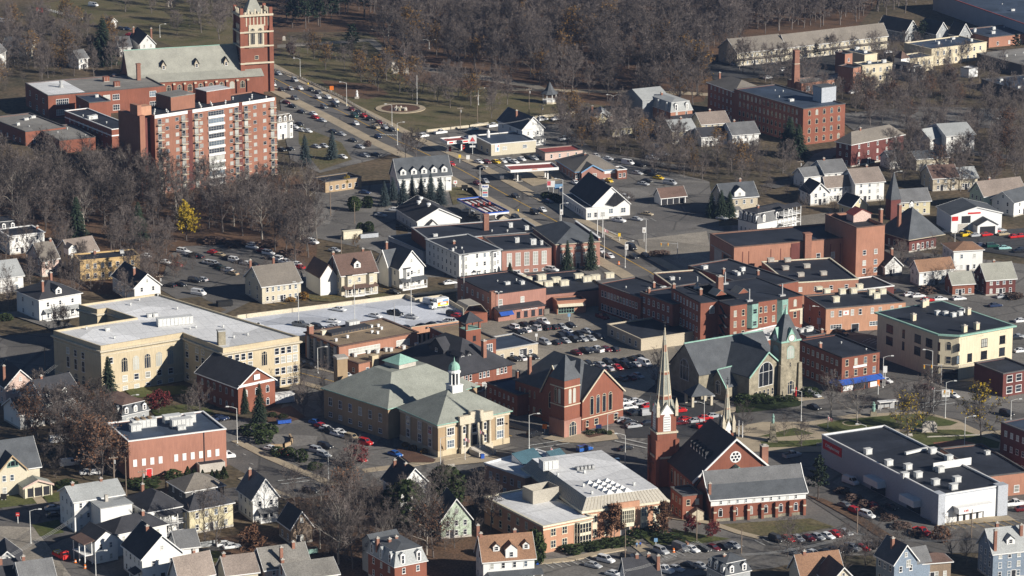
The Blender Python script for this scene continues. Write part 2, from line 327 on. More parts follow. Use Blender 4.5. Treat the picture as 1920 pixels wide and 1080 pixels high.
            sl = rise/(a/2);e = h-ov*sl
            r.slab([(-ov,b+ov,e+T),(-ov,-ov,e+T),(a/2,-ov,h+rise+T),(a/2,b+ov,h+rise+T)],T);r.slab([(a+ov,-ov,e+T),(a+ov,b+ov,e+T),(a/2,b+ov,h+rise+T),(a/2,-ov,h+rise+T)],T)
            for y0,y1 in ((-ov-.06,-ov),(b+ov,b+ov+.06)):
                t.slab([(-ov-.05,y1,e+T+.03),(-ov-.05,y0,e+T+.03),(a/2,y0,h+rise+T+.03),(a/2,y1,h+rise+T+.03)],.38);t.slab([(a+ov+.05,y0,e+T+.03),(a+ov+.05,y1,e+T+.03),(a/2,y1,h+rise+T+.03),(a/2,y0,h+rise+T+.03)],.38)
            t.box(-ov-.12,-ov-.002,-ov,b+ov,e-.08,e+T*.8)
        s.part('wall',w,s.wall);s.roof = s.part('roof',r,roofm)
        if trim: s.part('roof_trim',t,trim)
        return s
    def hip(s,rise,roofm,ov=.5,trim='white_paint',z0=None,walls=True,deck=None,ridge=None):
        a,b = s.a,s.b;h = s.h if z0 is None else z0;s.rise = rise;s.ax = 'x' if a >= b else 'y'
        if walls: w = MB();w.box(0,a,0,b,0,s.h);s.part('wall',w,s.wall)
        m = min(a,b)/2*(1 if deck is None else deck)
        if deck is not None: p = [(m,m,h+rise),(a-m,m,h+rise),(a-m,b-m,h+rise),(m,b-m,h+rise)]
        elif a >= b: p = [(m,b/2,h+rise),(a-m,b/2,h+rise),(a-m,b/2,h+rise),(m,b/2,h+rise)]
        else: p = [(a/2,m,h+rise),(a/2,m,h+rise),(a/2,b-m,h+rise),(a/2,b-m,h+rise)]
        if abs(a-b) < .05 and deck is None: p = [(a/2,b/2,h+rise)]*4
        e = [(-ov,-ov,h+.05),(a+ov,-ov,h+.05),(a+ov,b+ov,h+.05),(-ov,b+ov,h+.05)]
        r = MB()
        for i in range(4):
            j = (i+1) % 4;pts = [e[i],e[j]]
            for x in (p[j],p[i]):
                if not any((Vector(x)-Vector(y)).length < .02 for y in pts): pts.append(x)
            r.face(pts)
        if deck is not None: r.face(p)
        r.prism([(x,y) for x,y,_ in e],h-.2,h+.045)
        s.roof = s.part('roof',r,roofm);s.rz = h+rise
        if trim:
            t = MB();o2 = ov+.02
            for x0,x1,y0,y1 in ((-o2,a+o2,-o2-.1,-o2),(-o2,a+o2,b+o2,b+o2+.1),(-o2-.1,-o2,-o2,b+o2),(a+o2,a+o2+.1,-o2,b+o2)): t.box(x0,x1,y0,y1,h-.22,h+.02)
            s.part('cornice',t,trim)
        return s
    def mansard(s,mh,roofm,topm=None,inset=.9,trim='white_paint',rise=.9,ov=.35,nR=2,nL=2):
        a,b,h = s.a,s.b,s.h;w = MB();w.box(0,a,0,b,0,h);s.part('wall',w,s.wall);i = inset;r = MB()
        r.box(-ov,a+ov,-ov,b+ov,h-.15,h);s.part('cornice',r,trim);r = MB();o = ov-.08
        lo = [(-o,-o),(a+o,-o),(a+o,b+o),(-o,b+o)];hi = [(i,i),(a-i,i),(a-i,b-i),(i,b-i)]
        for k in range(4): j = (k+1) % 4;r.face([(*lo[k],h+.01),(*lo[j],h+.01),(*hi[j],h+mh),(*hi[k],h+mh)])
        s.part('mansard_roof',r,roofm)
        r = MB();e = [(x+(.12 if x>a/2 else -.12),y+(.12 if y>b/2 else -.12)) for x,y in hi]
        r.prism(e,h+mh,h+mh+.14);s.part('roof_trim',r,trim);r = MB()
        m = min(a,b)/2-i;cx = [(a/2,b/2)]*4 if abs(a-b)<.05 else ([(i+m,b/2),(a-i-m,b/2),(a-i-m,b/2),(i+m,b/2)] if a>b else [(a/2,i+m),(a/2,i+m),(a/2,b-i-m),(a/2,b-i-m)])
        for k in range(4):
            j = (k+1) % 4;pts = [(*e[k],h+mh+.145),(*e[j],h+mh+.145),(*cx[j],h+mh+rise)]
            if cx[j] != cx[k]: pts.append((*cx[k],h+mh+rise))
            r.face(pts)
        s.roof = s.part('roof',r,topm or roofm)
        for face,n,ln in (('R',nR,a),('L',nL,b)):
            for k in range(n):
                u = ln*(k+.5)/n;d = MB();
                f = (lambda x,y,z: (x,y,z)) if face == 'R' else (lambda x,y,z: (y,x,z))
                bx = [f(u-.65,-.12,0),f(u+.65,-.12,0),f(u+.65,i+.4,0),f(u-.65,i+.4,0)]
                d.prism([(p[0],p[1]) for p in bx],h+.25,h+mh-.5,0);p3 = [f(u-.8,-.25,h+mh-.55),f(u,-.25,h+mh),f(u,i+.4,h+mh),f(u-.8,i+.4,h+mh-.55)]
                d.slab(p3,.12,1);p3 = [f(u+.8,-.25,h+mh-.55),f(u,-.25,h+mh),f(u,i+.4,h+mh),f(u+.8,i+.4,h+mh-.55)];d.slab(p3,.12,1)
                d.face([f(u-.65,-.12,h+mh-.5),f(u+.65,-.12,h+mh-.5),f(u,-.12,h+mh-.1)],0)
                do = s.part('dormer',d,[trim,roofm]);s.win1(face,u,h+.45,.8,mh-1.2,parent=do,off=.12)
        return s
    def dormer(s,u,w=1.7,v=.18,hh=1.8,m=None,roofm='grey_shingle',face='R',cross=False):
        """gabled dormer on the slope above the R face (ridge along x) or L face"""
        dep = s.b if face == 'R' else s.a;ln = s.a if face == 'R' else s.b;half = dep/2;sl = s.rise/half;x = u*ln;y0 = v*dep;z0 = s.h+y0*sl-.3
        f = (lambda x,y,z: (x,y,z)) if face == 'R' else (lambda x,y,z: (y,x,z))
        zt = z0+.3+hh;yb = min(half,(zt+.7-s.h)/sl);d = MB();m = m or s.wall;c = [f(x-w/2,y0,0),f(x+w/2,y0,0),f(x+w/2,yb,0),f(x-w/2,yb,0)]
        d.prism([(p[0],p[1]) for p in c],z0,zt,0);d.face([f(x-w/2,y0,zt),f(x+w/2,y0,zt),f(x,y0,zt+w*.42)],0)
        for sg in (-1,1): d.slab([f(x+sg*(w/2+.25),y0-.25,zt-.1),f(x,y0-.25,zt+w*.42+.12),f(x,yb+.3,zt+w*.42+.12),f(x+sg*(w/2+.25),yb,zt-.1)],.14,1)
        do = s.part('dormer',d,[m,roofm]);s.win1(face,x,z0+.75,min(1.0,w*.6),min(1.3,hh-.5),parent=do,off=-y0)
    def porch(s,u0,u1,d=2.0,z=3.0,roofm='grey_shingle',m='white_paint',deck=2,face='R'):
        ln = s.a if face == 'R' else s.b;x0,x1 = u0*ln,u1*ln;f = (lambda x,y,z: (x,y,z)) if face == 'R' else (lambda x,y,z: (y,x,z));p = MB()
        def bx(x0,x1,y0,y1,z0,z1,mm): c = [f(x0,y0,0),f(x1,y0,0),f(x1,y1,0),f(x0,y1,0)];p.prism([(k[0],k[1]) for k in c],z0,z1,mm)
        bx(x0,x1,-d,-.01,0,.5,0);n = max(2,int((x1-x0)/2)+1)
        for lv in range(max(1,deck-1)):
            zb = lv*z
            for k in range(n): xx = x0+.12+(x1-x0-.24)*k/(n-1);bx(xx-.1,xx+.1,-d+.02,-d+.22,zb+.5 if lv==0 else zb+.2,zb+z,0)
            bx(x0+.05,x1-.05,-d+.08,-d+.14,zb+1.25,zb+1.35,0);bx(x0+.05,x1-.05,-d+.08,-d+.14,zb+.7,zb+.78,0)
            k = 18;
            if lv < deck-2: bx(x0,x1,-d,-.01,zb+z,zb+z+.2,0)
        zt = max(1,deck-1)*z
        p.slab([f(x0-.25,-d-.25,zt+.05),f(x1+.25,-d-.25,zt+.05),f(x1+.25,-.01,zt+.75),f(x0-.25,-.01,zt+.75)],.2,1)
        s.part('porch',p,[m,roofm])
    def bay(s,u,w=3,d=1.0,z0=.3,z1=None,face='R',m=None,nfl=2,frame='white_paint',cap='dark_paint'):
        ln = s.a if face == 'R' else s.b;x = u*ln;z1 = z1 or s.h-.2;f = (lambda x,y: (x,y)) if face == 'R' else (lambda x,y: (y,x))
        k = MB();pl = [f(x-w/2,-.003),f(x-w/4,-d),f(x+w/4,-d),f(x+w/2,-.003)];k.prism(pl,z0,z1,0);k.prism([f(x-w/2-.15,-.004),f(x-w/4-.1,-d-.15),f(x+w/4+.1,-d-.15),f(x+w/2+.15,-.004)],z1,z1+.15,1)
        bo = s.part('bay_window',k,[m or s.wall,cap])
        for i in range(nfl): s.win1(face,x,z0+(z1-z0)*i/nfl+.7,w*.36,1.6,frame=frame,parent=bo,off=d)
    def door(s,face,u,w=1.1,h=2.2,m='dark_paint'):
        k = MB();k.box(-w/2,w/2,-.05,0,0,h,0);k.box(-w/2-.12,-w/2,-.08,0,0,h+.12,1);k.box(w/2,w/2+.12,-.08,0,0,h+.12,1);k.box(-w/2,w/2,-.08,0,h,h+.12,1);k.box(w/2-.2,w/2-.12,-.1,-.05,1,1.1,1)
        ln = s.a if face == 'R' else s.b;loc,rz = ((u*ln,-.004,.05),0) if face == 'R' else ((-.004,u*ln,.05),-PI/2);s.part('door',k,[m,'white_paint'],None,loc,rz)
def flat(name,label,cat,o,A,L,R,h,wall,roof='black_membrane',cop='cap_flashing',nR=0,nL=0,fl=1,w=1.1,wh=1.6,units=0,chim=(),style='rect',frame='white_paint',group=None,blind=.3,par=.5,seed=1,base=None,door=None,sill=.9,over=.15):
    b = Bd(name,label,cat,o,A,L,R,h,wall,group);b.flat_roof(roof,cop,par,over)
    zs = b.floors(fl,h-.6,sill)
    if nR: b.wins('R',nR,zs,w,wh,style,frame,blind=blind)
    if nL: b.wins('L',nL,zs,w,wh,style,frame,blind=blind)
    if units: b.units(units,seed=seed)
    for c in chim: b.chim(c[0],c[1],h+c[2],*(c[3:]),z0=h-.5)
    if door: b.door(*door)
    return b
def house(name,label,o,A,L,R,h,kind,rise,wall,roof,nR=2,nL=2,fl=2,chim=(),porch=None,dormers=(),w=.95,wh=1.5,trim='white_paint',group=None,cat='house',attic=True,bays=(),ov=.45,door=None,mtop=None,style='rect'):
    b = Bd(name,label,cat,o,A,L,R,h,wall,group)
    if kind in 'xy': b.gable(kind,rise,roof,ov,trim);top = h+rise
    elif kind == 'hip': b.hip(rise,roof,ov,trim);top = h+rise
    elif kind == 'flat': b.flat_roof(roof,'white_paint',.35,.35);top = h
    else: b.mansard(rise,roof,mtop,nR=nR,nL=nL,trim=trim);top = h+rise+.9
    zs = b.floors(fl,h,.9 if h/fl > 2.6 else .7);f = MB();f.box(-.05,b.a+.05,-.05,b.b+.05,0,.55);b.part('foundation',f,'concrete')
    b.wins('R',nR,zs,w,wh,style);b.wins('L',nL,zs,w,wh,style)
    if kind == 'y' and attic and b.a > 4: b.win1('R',b.a/2,h+rise*.28,.8,1.2)
    if kind == 'x' and attic and b.b > 4: b.win1('L',b.b/2,h+rise*.28,.8,1.2)
    for c in chim: b.chim(c[0],c[1],top+(c[2] if len(c) > 2 else 1.0),.75)
    for d in dormers: b.dormer(*d,roofm=roof,m='white_clapboard' if trim == 'white_paint' else None)
    if porch: b.porch(*porch)
    for u,f in bays: b.bay(u,face=f,nfl=fl)
    b.door(*(door or ('R',.5 if nR % 2 == 0 else .35)))
    return b
# ================================================================ LANDMARKS
# ---- tall brick apartment block, upper left
b = Bd('apartment_block','tall brick apartment block with white balcony stacks and penthouses above the bare wood','apartment block','00',(1158,866),15.5,(2070,728),30.5,'apartment_brick')
b.flat_roof('black_membrane','apartment_brick',.5,0)
fz = [k*2.9+.6 for k in range(10)]
for u0,u1 in ((0,.265),(.305,.685),(.715,.985)):
    m = MB();m.box(u0*b.a,u1*b.a,-.2,-.002,29.3,30.52);b.part('parapet_band',m,'white_paint')
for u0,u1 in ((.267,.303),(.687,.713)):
    m = MB();m.box(u0*b.a,u1*b.a,-.12,-.003,0,30.3);b.part('groove_shade_strip',m,'dark_brick')  # raised dark strips paint the shade of the facade grooves
for u in (.1,.18,.375,.62,.82,.9):
    for z in fz: b.win1('R',u*b.a,z+.5,1.5,1.3,'rect','grey_metal',blind=.45)
bm_ = MB();bm_.box(-1.35,1.35,-1.3,0,-.12,.08,0)
for x in (-1.3,-.65,0,.65,1.3): bm_.box(x-.03,x+.03,-1.28,-1.22,.08,1.0,1)
bm_.box(-1.35,1.35,-1.29,-1.21,.95,1.02,1);bm_.box(-1.33,-1.27,-1.25,0,.95,1.02,1);bm_.box(1.27,1.33,-1.25,0,.95,1.02,1)
bal = bm_.mesh('balcony',['trim_stone','grey_metal'])
for u in (.04,.23,.335,.665,.745,.965):
    for z in fz:
        o = put('balcony',bal,b.root,(u*b.a,-.13 if .2<u<.8 else -.004,z))
        put('window',window_mesh(1.7,2.1,'rect','grey_metal')[0],o,(0,-.02,.1));put('pane',window_mesh(1.7,2.1,'rect','grey_metal')[1 if rnd.random()<.5 else 2],o,(0,-.02,.1))
for z in fz:
    m = MB();m.box(.43*b.a,.565*b.a,-.5,-.005,z-.55,z+.25,0);b.part('loggia_slab',m,'white_paint')
    b.win1('R',.4975*b.a,z+.35,.13*b.a,1.75,'band','grey_metal',.35)
rz = b.rz
for u0,u1,v0,v1,hh,mm in ((.19,.385,.3,.95,5.2,'apartment_brick'),(.52,.72,.5,1.0,4.6,'red_brick')):
    m = MB();m.box(u0*b.a,u1*b.a,v0*b.b,v1*b.b,rz,rz+hh,0);m.box(u0*b.a-.12,u1*b.a+.12,v0*b.b-.12,v1*b.b+.12,rz+hh,rz+hh+.25,1);b.part('penthouse',m,[mm,'grey_membrane' if u0<.4 else 'white_membrane'],b.roof)
b.units([(u,.12+.2*((i*7)%3),.7,.7,1.1) for i,u in enumerate([.02,.06,.1,.13,.155,.2,.4,.43,.46,.49,.52,.55,.6,.64,.74,.8,.86,.9,.94])])
m = MB();m.box(-4.6,-.02,3.2,12.5,0,29.2,0);b.part('stair_recess',m,'dark_brick')  # darker brick here paints the shadow in the stair recess
m = MB();m.box(-6.9,-4.62,-.6,14,0,31.2,0);m.box(-6.8,-5,1,6,31.2,35,1);m.box(-4.98,0,2,6,30.5,34,2);b.part('stair_tower',m,['apartment_brick','orange_brick','salmon_brick'])
# ---- big church with square tower, top left
b = Bd('tower_church','large brick church with pale slate roof, three dormers and a square bell tower','church','00',(985,628),24,(1975,567),8,'red_brick')
a = b.a;m = MB();m.box(0,a,0,24,0,8);
for x in (0,a-9): m.face([(x,5,10.4),(x,19,10.4),(x,12,20)]);m.face([(x,0,8),(x,24,8),(x,19,10.4),(x,5,10.4)])
b.part('wall',m,'red_brick');b.rise = 9.6;b.h = 8
m = MB();e = a-9
m.slab([(-.4,-.5,8.1),(a+.3,-.5,8.1),(a+.3,5,10.6),(-.4,5,10.6)],.2);m.slab([(-.4,5,10.62),(e,5,10.62),(e,12,20.3),(-.4,12,20.3)],.2)
m.slab([(e,19,10.62),(-.4,19,10.62),(-.4,12,20.3),(e,12,20.3)],.2);m.slab([(a+.3,24.5,8.1),(-.4,24.5,8.1),(-.4,19,10.6),(a+.3,19,10.6)],.2)
b.roof = b.part('roof',m,'pale_slate');m = MB();m.box(-.4,e,11.85,12.15,20.25,20.5);b.part('ridge_cap',m,'copper_patina',b.roof)
for u in (.27,.52,.745):
    x = u*a;m = MB();y0 = 6.2;m.prism([(x-.9,y0),(x+.9,y0),(x+.9,9),(x-.9,9)],11.6,14.0,0);m.face([(x-.9,y0,14),(x+.9,y0,14),(x,y0,15.6)],0)
    for sg in (-1,1): m.slab([(x+sg*1.3,y0-.4,13.6),(x,y0-.4,16),(x,y0+3,16),(x+sg*1.3,y0+3,13.6)],.15,1)
    d = b.part('dormer',m,['tan_clapboard','dark_shingle']);b.win1('R',x,12.3,1.1,1.5,parent=d,off=-y0)
for k in range(9): b.win1('R',a*(.2+.08*k),3.2,2.2,3.2,'arch','trim_stone')
for k in range(10): m = MB();x = a*(.16+.08*k);m.box(x-.4,x+.4,-.6,-.003,0,7);m.box(x-.5,x+.5,-.65,-.003,6.4,7.1,1);b.part('buttress',m,['red_brick','trim_stone'])
t = Bd('bell_tower','','','',(452.5,29),(437,22),(506.8,26.4),34,'red_brick')
for k in ('label','category'): del t.root[k]
W = t.a;D = t.b;mw = t.root.matrix_basis
t.root.name = 'tower';ta = t
def sub(bd,host):       # a tower becomes a part of the building it is joined to: mesh wall as part, details as sub-parts
    host.root.matrix_world;bd.root.parent = host.root
    hm = Matrix.Translation(host.root.location) @ Matrix.Rotation(host.th,4,'Z');bm = Matrix.Translation(bd.root.location) @ Matrix.Rotation(bd.th,4,'Z')
    r = hm.inverted() @ bm;bd.root.location = r.to_translation();bd.root.rotation_euler = r.to_euler()
def solid_root(bd,name,mb,mats):   # give the tower's own node a mesh (so parts sit thing > part > sub-part)
    old = bd.root;o = mb.build(name,mats);o.location = old.location;o.rotation_euler = old.rotation_euler;o.parent = old.parent
    for c in list(old.children): c.parent = o
    bpy.data.objects.remove(old);bd.root = o;return o
sub(t,b)
m = MB();m.box(0,W,0,D,0,34)
for x,y in ((0,0),(W,0),(0,D),(W,D)): m.box(x-.9,x+.9,y-.9,y+.9,0,28);m.box(x-.7,x+.7,y-.7,y+.7,28,37)
to = solid_root(t,'tower',m,'red_brick')
for z,hh in ((33.4,.9),(26.2,.7),(20,.6),(12.6,.7)): m = MB();m.box(-1,W+1,-1.0,D+1,z,z+hh);m.build('stone_band','trim_stone',to)
m = MB();
for i in range(9): m.box(i*W/9,i*W/9+W/18,-.2,.2,34,36.5 if i%2==0 else 35.2);m.box(-.2,.2,i*D/9,i*D/9+D/18,34,36.5 if i%2==0 else 35.2);m.box(i*W/9,i*W/9+W/18,D-.2,D+.2,34,36.2);m.box(W-.2,W+.2,i*D/9,i*D/9+D/18,34,36.2)
for i in range(8): m.box((i+.2)*W/8,(i+.5)*W/8,-.1,-.002,29,33.4)
m.build('battlement','trim_stone',to)
m = MB();m.face([(W*.2,D*.2,34.2),(W*.8,D*.2,34.2),(W/2,D/2,43)]);m.face([(W*.8,D*.2,34.2),(W*.8,D*.8,34.2),(W/2,D/2,43)]);m.face([(W*.8,D*.8,34.2),(W*.2,D*.8,34.2),(W/2,D/2,43)]);m.face([(W*.2,D*.8,34.2),(W*.2,D*.2,34.2),(W/2,D/2,43)]);m.box(0,W,0,D,34,34.2);m.build('spire_roof','pale_slate',to)
for fc,ln,r in (('R',W,0),('L',D,-PI/2)):
    m = MB();m.box(ln*.24,ln*.76,-.3,-.003,19.5,29.6);loc = (0,0,0);m.build('belfry_surround','trim_stone',to,loc,0) if fc == 'R' else m.build('belfry_surround','trim_stone',to,(0,D,0),-PI/2)
    for u in (.37,.63): t.win1(fc,ln*u,21,2.1,7.2,'arch','trim_stone',0,off=.3)
    t.win1(fc,ln*.5,14.5,1.8,1.6,'rect','trim_stone',0)
# ---- cream stone school with the white roof
b = Bd('school','large cream stone school with white flat roof and tall arched windows','school','02',(755,435),30,30,15,'buff_stone')
P = [b.loc('02',p,15) for p in ((400,318),(755,435),(1370,335),(1672,452),(2245,362),(1180,40),(590,124),(728,160),(800,150),(1018,222))]
def inset(P,d):
    out = []
    for i in range(len(P)):
        p0,p1,p2 = Vector(P[i-1]),Vector(P[i]),Vector(P[(i+1) % len(P)]);e1 = (p1-p0).normalized();e2 = (p2-p1).normalized()
        n1 = Vector((-e1.y,e1.x));n2 = Vector((-e2.y,e2.x));bs = n1+n2;out.append(p1 + bs*(d/max(.3,1+n1.dot(n2))))
    return [(p.x,p.y) for p in out]
m = MB();m.prism(P,0,14.2);b.part('wall',m,'buff_stone')
m = MB();m.prism(inset(P,.35),14.2,14.45);b.roof = b.part('roof',m,'white_membrane');b.rz = 14.45
Pi,Po = inset(P,.4),inset(P,-.25);m = MB();n = len(P)
for i in range(n):
    j = (i+1)%n
    for za,zb,Q in ((14.2,15,P),): m.face([(*P[i],za),(*P[j],za),(*P[j],zb),(*P[i],zb)]);m.face([(*P[i],zb),(*P[j],zb),(*Pi[j],zb),(*Pi[i],zb)]);m.face([(*Pi[j],za),(*Pi[i],za),(*Pi[i],zb),(*Pi[j],zb)])
b.part('parapet',m,'buff_stone')
Pc = inset(P,-.6);m = MB()
for i in range(n):
    j = (i+1)%n;m.face([(*P[i],12.6),(*P[j],12.6),(*Pc[j],13.1),(*Pc[i],13.1)]);m.face([(*Pc[i],13.1),(*Pc[j],13.1),(*Pc[j],13.5),(*Pc[i],13.5)]);m.face([(*Pc[i],13.5),(*Pc[j],13.5),(*P[j],13.6),(*P[i],13.6)])
b.part('cornice',m,'trim_stone')
def edge_win(b,P0,P1,fr,z,w,h,style='rect',frame='white_paint',blind=.3,off=0):
    P0,P1 = Vector(P0),Vector(P1);d = P1-P0;t = math.atan2(d.y,d.x);nx,ny = math.sin(t),-math.cos(t);f,p,bl = window_mesh(w,h,style,frame)[:3]
    for u in fr: x = P0+d*u;wo = put('window',f,b.root,(x.x+nx*(.004+off),x.y+ny*(.004+off),z),t);put('pane',bl if rnd.random()<blind else p,wo)
E = lambda i: (P[i],P[(i+1)%n])
edge_win(b,*E(1),[.28,.42,.56,.70,.84],5.8,2.2,4.6,'arch','trim_stone',.7)
edge_win(b,*E(1),[.115],9.2,1.5,1.8);edge_win(b,*E(1),[.28,.42,.56,.7,.84],2.9,1.7,1.9,blind=.5);edge_win(b,*E(1),[.28,.42,.56,.7,.84],.3,1.7,1.2)
edge_win(b,*E(0),[.3,.46,.62],9.2,1.5,2.0);edge_win(b,*E(0),[.3,.46,.62],5.0,1.5,3.4);edge_win(b,*E(0),[.3,.46,.62],.2,2.0,3.8,'arch','trim_stone',0)
for z in (1,4.4,7.8,10.4): edge_win(b,*E(2),[.1,.35,.5,.8],z,1.7,1.9)
for z in (.8,4.2,7.6,11.0-.6): edge_win(b,*E(3),[.09,.18,.26,.35,.70,.78,.86,.94],z,1.6,2.1,blind=.35)
edge_win(b,*E(3),[.535],7.6,2.0,4.6,'arch','trim_stone',0)
for i in (0,1,2,3): m = MB();p0,p1 = [Vector(k) for k in E(i)];d = (p1-p0);t = math.atan2(d.y,d.x);m.box(0,d.length,-.12,-.003,2.3,2.6);m.box(0,d.length,-.1,-.003,11.9,12.2) if i != 3 else None;b.part('stone_band',m,'trim_stone',None,(p0.x,p0.y,0),t)
def roofbox(b,o,p,w,d,h,name='air_conditioner',mats=('pale_metal','grey_metal'),rz=0,tall=False):
    x,y = b.loc(o,p,b.rz);k = MB();k.box(-w/2,w/2,-d/2,d/2,0,.2,1);k.box(-w/2+.05,w/2-.05,-d/2+.05,d/2-.05,.2,h,0);k.box(-w/2-.05,w/2+.05,-d/2-.05,d/2+.05,h,h+.12,0)
    for i in range(int(w/1.2)): k.box(-w/2+.3+i*1.2,-w/2+.4+i*1.2,-d/2-.02,-d/2+.04,.3,h,1)
    return k.build(name,list(mats),b.roof,(x,y,b.rz),rz)
roofbox(b,'02',(1310,275),11,2.6,2.4);roofbox(b,'02',(1165,215),1.6,1.6,1.1);roofbox(b,'02',(1120,218),1.5,1.5,1);roofbox(b,'02',(805,320),1.4,1.3,.9)
for p in ((650,310),(860,380),(1045,95),(1330,160),(1470,300),(1675,295),(1755,375),(1860,355),(1425,310),(980,130),(1185,60)): roofbox(b,'02',p,.5,.5,.7,'roof_vent')
k = MB();x,y = b.loc('02',(1672,435),14.4);k.box(-1.1,1.1,-.9,.9,0,4.2,0);k.box(-1.25,1.25,-1.05,1.05,4.2,4.6,1);k.build('chimney',['grey_stone','grey_metal'],b.roof,(x,y+1.6,14.4),b.th*0)
# ---- town hall: front block with portico and cupola, rear wing
th = Bd('town_hall','tan brick town hall with grey hipped roofs, white columned portico and white cupola','town hall','12',(1365,1022),(1078,922),(1897,936),9.6,'tan_brick')
b = th;a,D = b.a,b.b;b.hip(6.2,'green_slate',.7,'copper_patina')
m = MB();m.box(-.25,a+.25,-.25,D+.25,8.5,9.35);b.part('entablature',m,'trim_stone');m = MB();m.box(-.15,a+.15,-.15,D+.15,0,1.7);b.part('basement',m,'buff_stone')
for u in (.17,.87):
    m = MB();m.box(u*a-1.5,u*a+1.5,-.16,-.003,1.7,8.4);b.part('window_surround',m,'trim_stone')
    for z in (2.2,5.8): b.win1('R',u*a,z,2.4,2.2,'multi',off=.16,blind=.1)
for u in (.2,.47,.78):
    m = MB();m.box(-.16,-.003,u*D-1.2,u*D+1.2,1.7,8.4);b.part('window_surround',m,'trim_stone')
    for z in (2.2,5.8): b.win1('L',u*D,z,1.7,2.3,'multi',off=.16,blind=.1)
m = MB();m.box(.28*a,.73*a,-.35,-.004,1.5,8.5,0);m.box(.27*a,.74*a,-1.4,-.36,8.5,9.5,0);m.box(.27*a,.74*a,-1.3,-.2,9.5,10.9,0);m.box(.42*a,.6*a,-1.35,-.2,10.9,11.7,0);m.box(.28*a,.73*a,-1.6,-.36,0,1.7,0);p = b.part('portico',m,'trim_stone')
for u in (.305,.405,.6,.7): m = MB();m.lathe((u*a,-.95),[(.5,1.7),(.42,2),(.4,5),(.34,8.1),(.5,8.3),(.5,8.5)],10);m.build('column','trim_stone',p)
for u in (.355,.65):
    for z in (2.1,5.6): b.win1('R',u*a,z,1.1,2.1,off=.36,parent=p)
b.win1('R',.5*a,5.3,1.7,2.6,'rect',off=.36,parent=p,blind=0);m = MB();m.box(.47*a,.535*a,-.46,-.352,1.75,4.6);m.build('door','dark_paint',p)
m = MB()
for i in range(9): m.box(.4*a,.6*a,-6.6+i*.55,-1.61,i*.19,(i+1)*.19,0)
for u in (.385,.6): m.box(u*a,u*a+.5,-6.8,-1.62,0,1.4,0)
b.part('steps',m,'concrete')
cx,cy,z0 = a*.5,D*.5,9.6+5.2;m = MB();m.box(cx-1.7,cx+1.7,cy-1.7,cy+1.7,z0-.6,z0+2.0);m.box(cx-1.9,cx+1.9,cy-1.9,cy+1.9,z0+2.0,z0+2.25);c = b.part('cupola',m,'white_paint')
m = MB();m.lathe((cx,cy),[(1.0,z0+2.2),(1.0,z0+5.6)],8,1)
for k in range(8): t = k*PI/4+PI/8;m.tube((cx+1.35*math.cos(t),cy+1.35*math.sin(t),z0+2.2),(cx+1.35*math.cos(t),cy+1.35*math.sin(t),z0+5.6),.24,n=6)
m.lathe((cx,cy),[(1.8,z0+5.6),(1.85,z0+6.0),(1.5,z0+6.3),(1.5,z0+6.6)],12);m.build('lantern',['white_paint','window_glass'],c)
m = MB();m.lathe((cx,cy),[(1.65,z0+6.6),(1.6,z0+7.2),(1.3,z0+8.0),(.8,z0+8.5),(.25,z0+8.8),(.12,z0+9.6),(.02,z0+10.2)],12);m.build('dome','copper_patina',c)
r = Bd('wing','','','12',(990,902),(508,748),34,9.3,'tan_brick');sub(r,th);m = MB();m.box(0,r.a,0,r.b,0,9.3);w_ = solid_root(r,'rear_wing',m,'tan_brick')
r.hip(6.5,'green_slate',.6,'copper_patina',walls=False,deck=.72)
m = MB();cx,cy = r.a*.5,r.b*.5;m.box(cx-3.2,cx+3.2,cy-3.2,cy+3.2,15.6,17.2,0);m.prism([(cx-3.8,cy-3.8),(cx+3.8,cy-3.8),(cx+3.8,cy+3.8),(cx-3.8,cy+3.8)],17.2,19.2,1,shrink=.05);m.build('skylight_cap',['concrete','copper_patina'],w_)
for k in range(6):
    for z,h in ((4.6,2.4),(1.2,1.4)): r.win1('L',r.b*(.12+.155*k),z,1.5,h,'multi')
m = MB();m.box(-1.6,1.6,-1.6,1.6,0,13.5,0);m.box(-1.8,1.8,-1.8,1.8,13.2,13.8,1);p = GQ('12',(627,700),8);tag(m.build('boiler_chimney',['tan_brick','concrete'],None,(p.x,p.y+7,0),.4),'square tan brick chimney rising behind the rear wing of the columned hall','chimney')
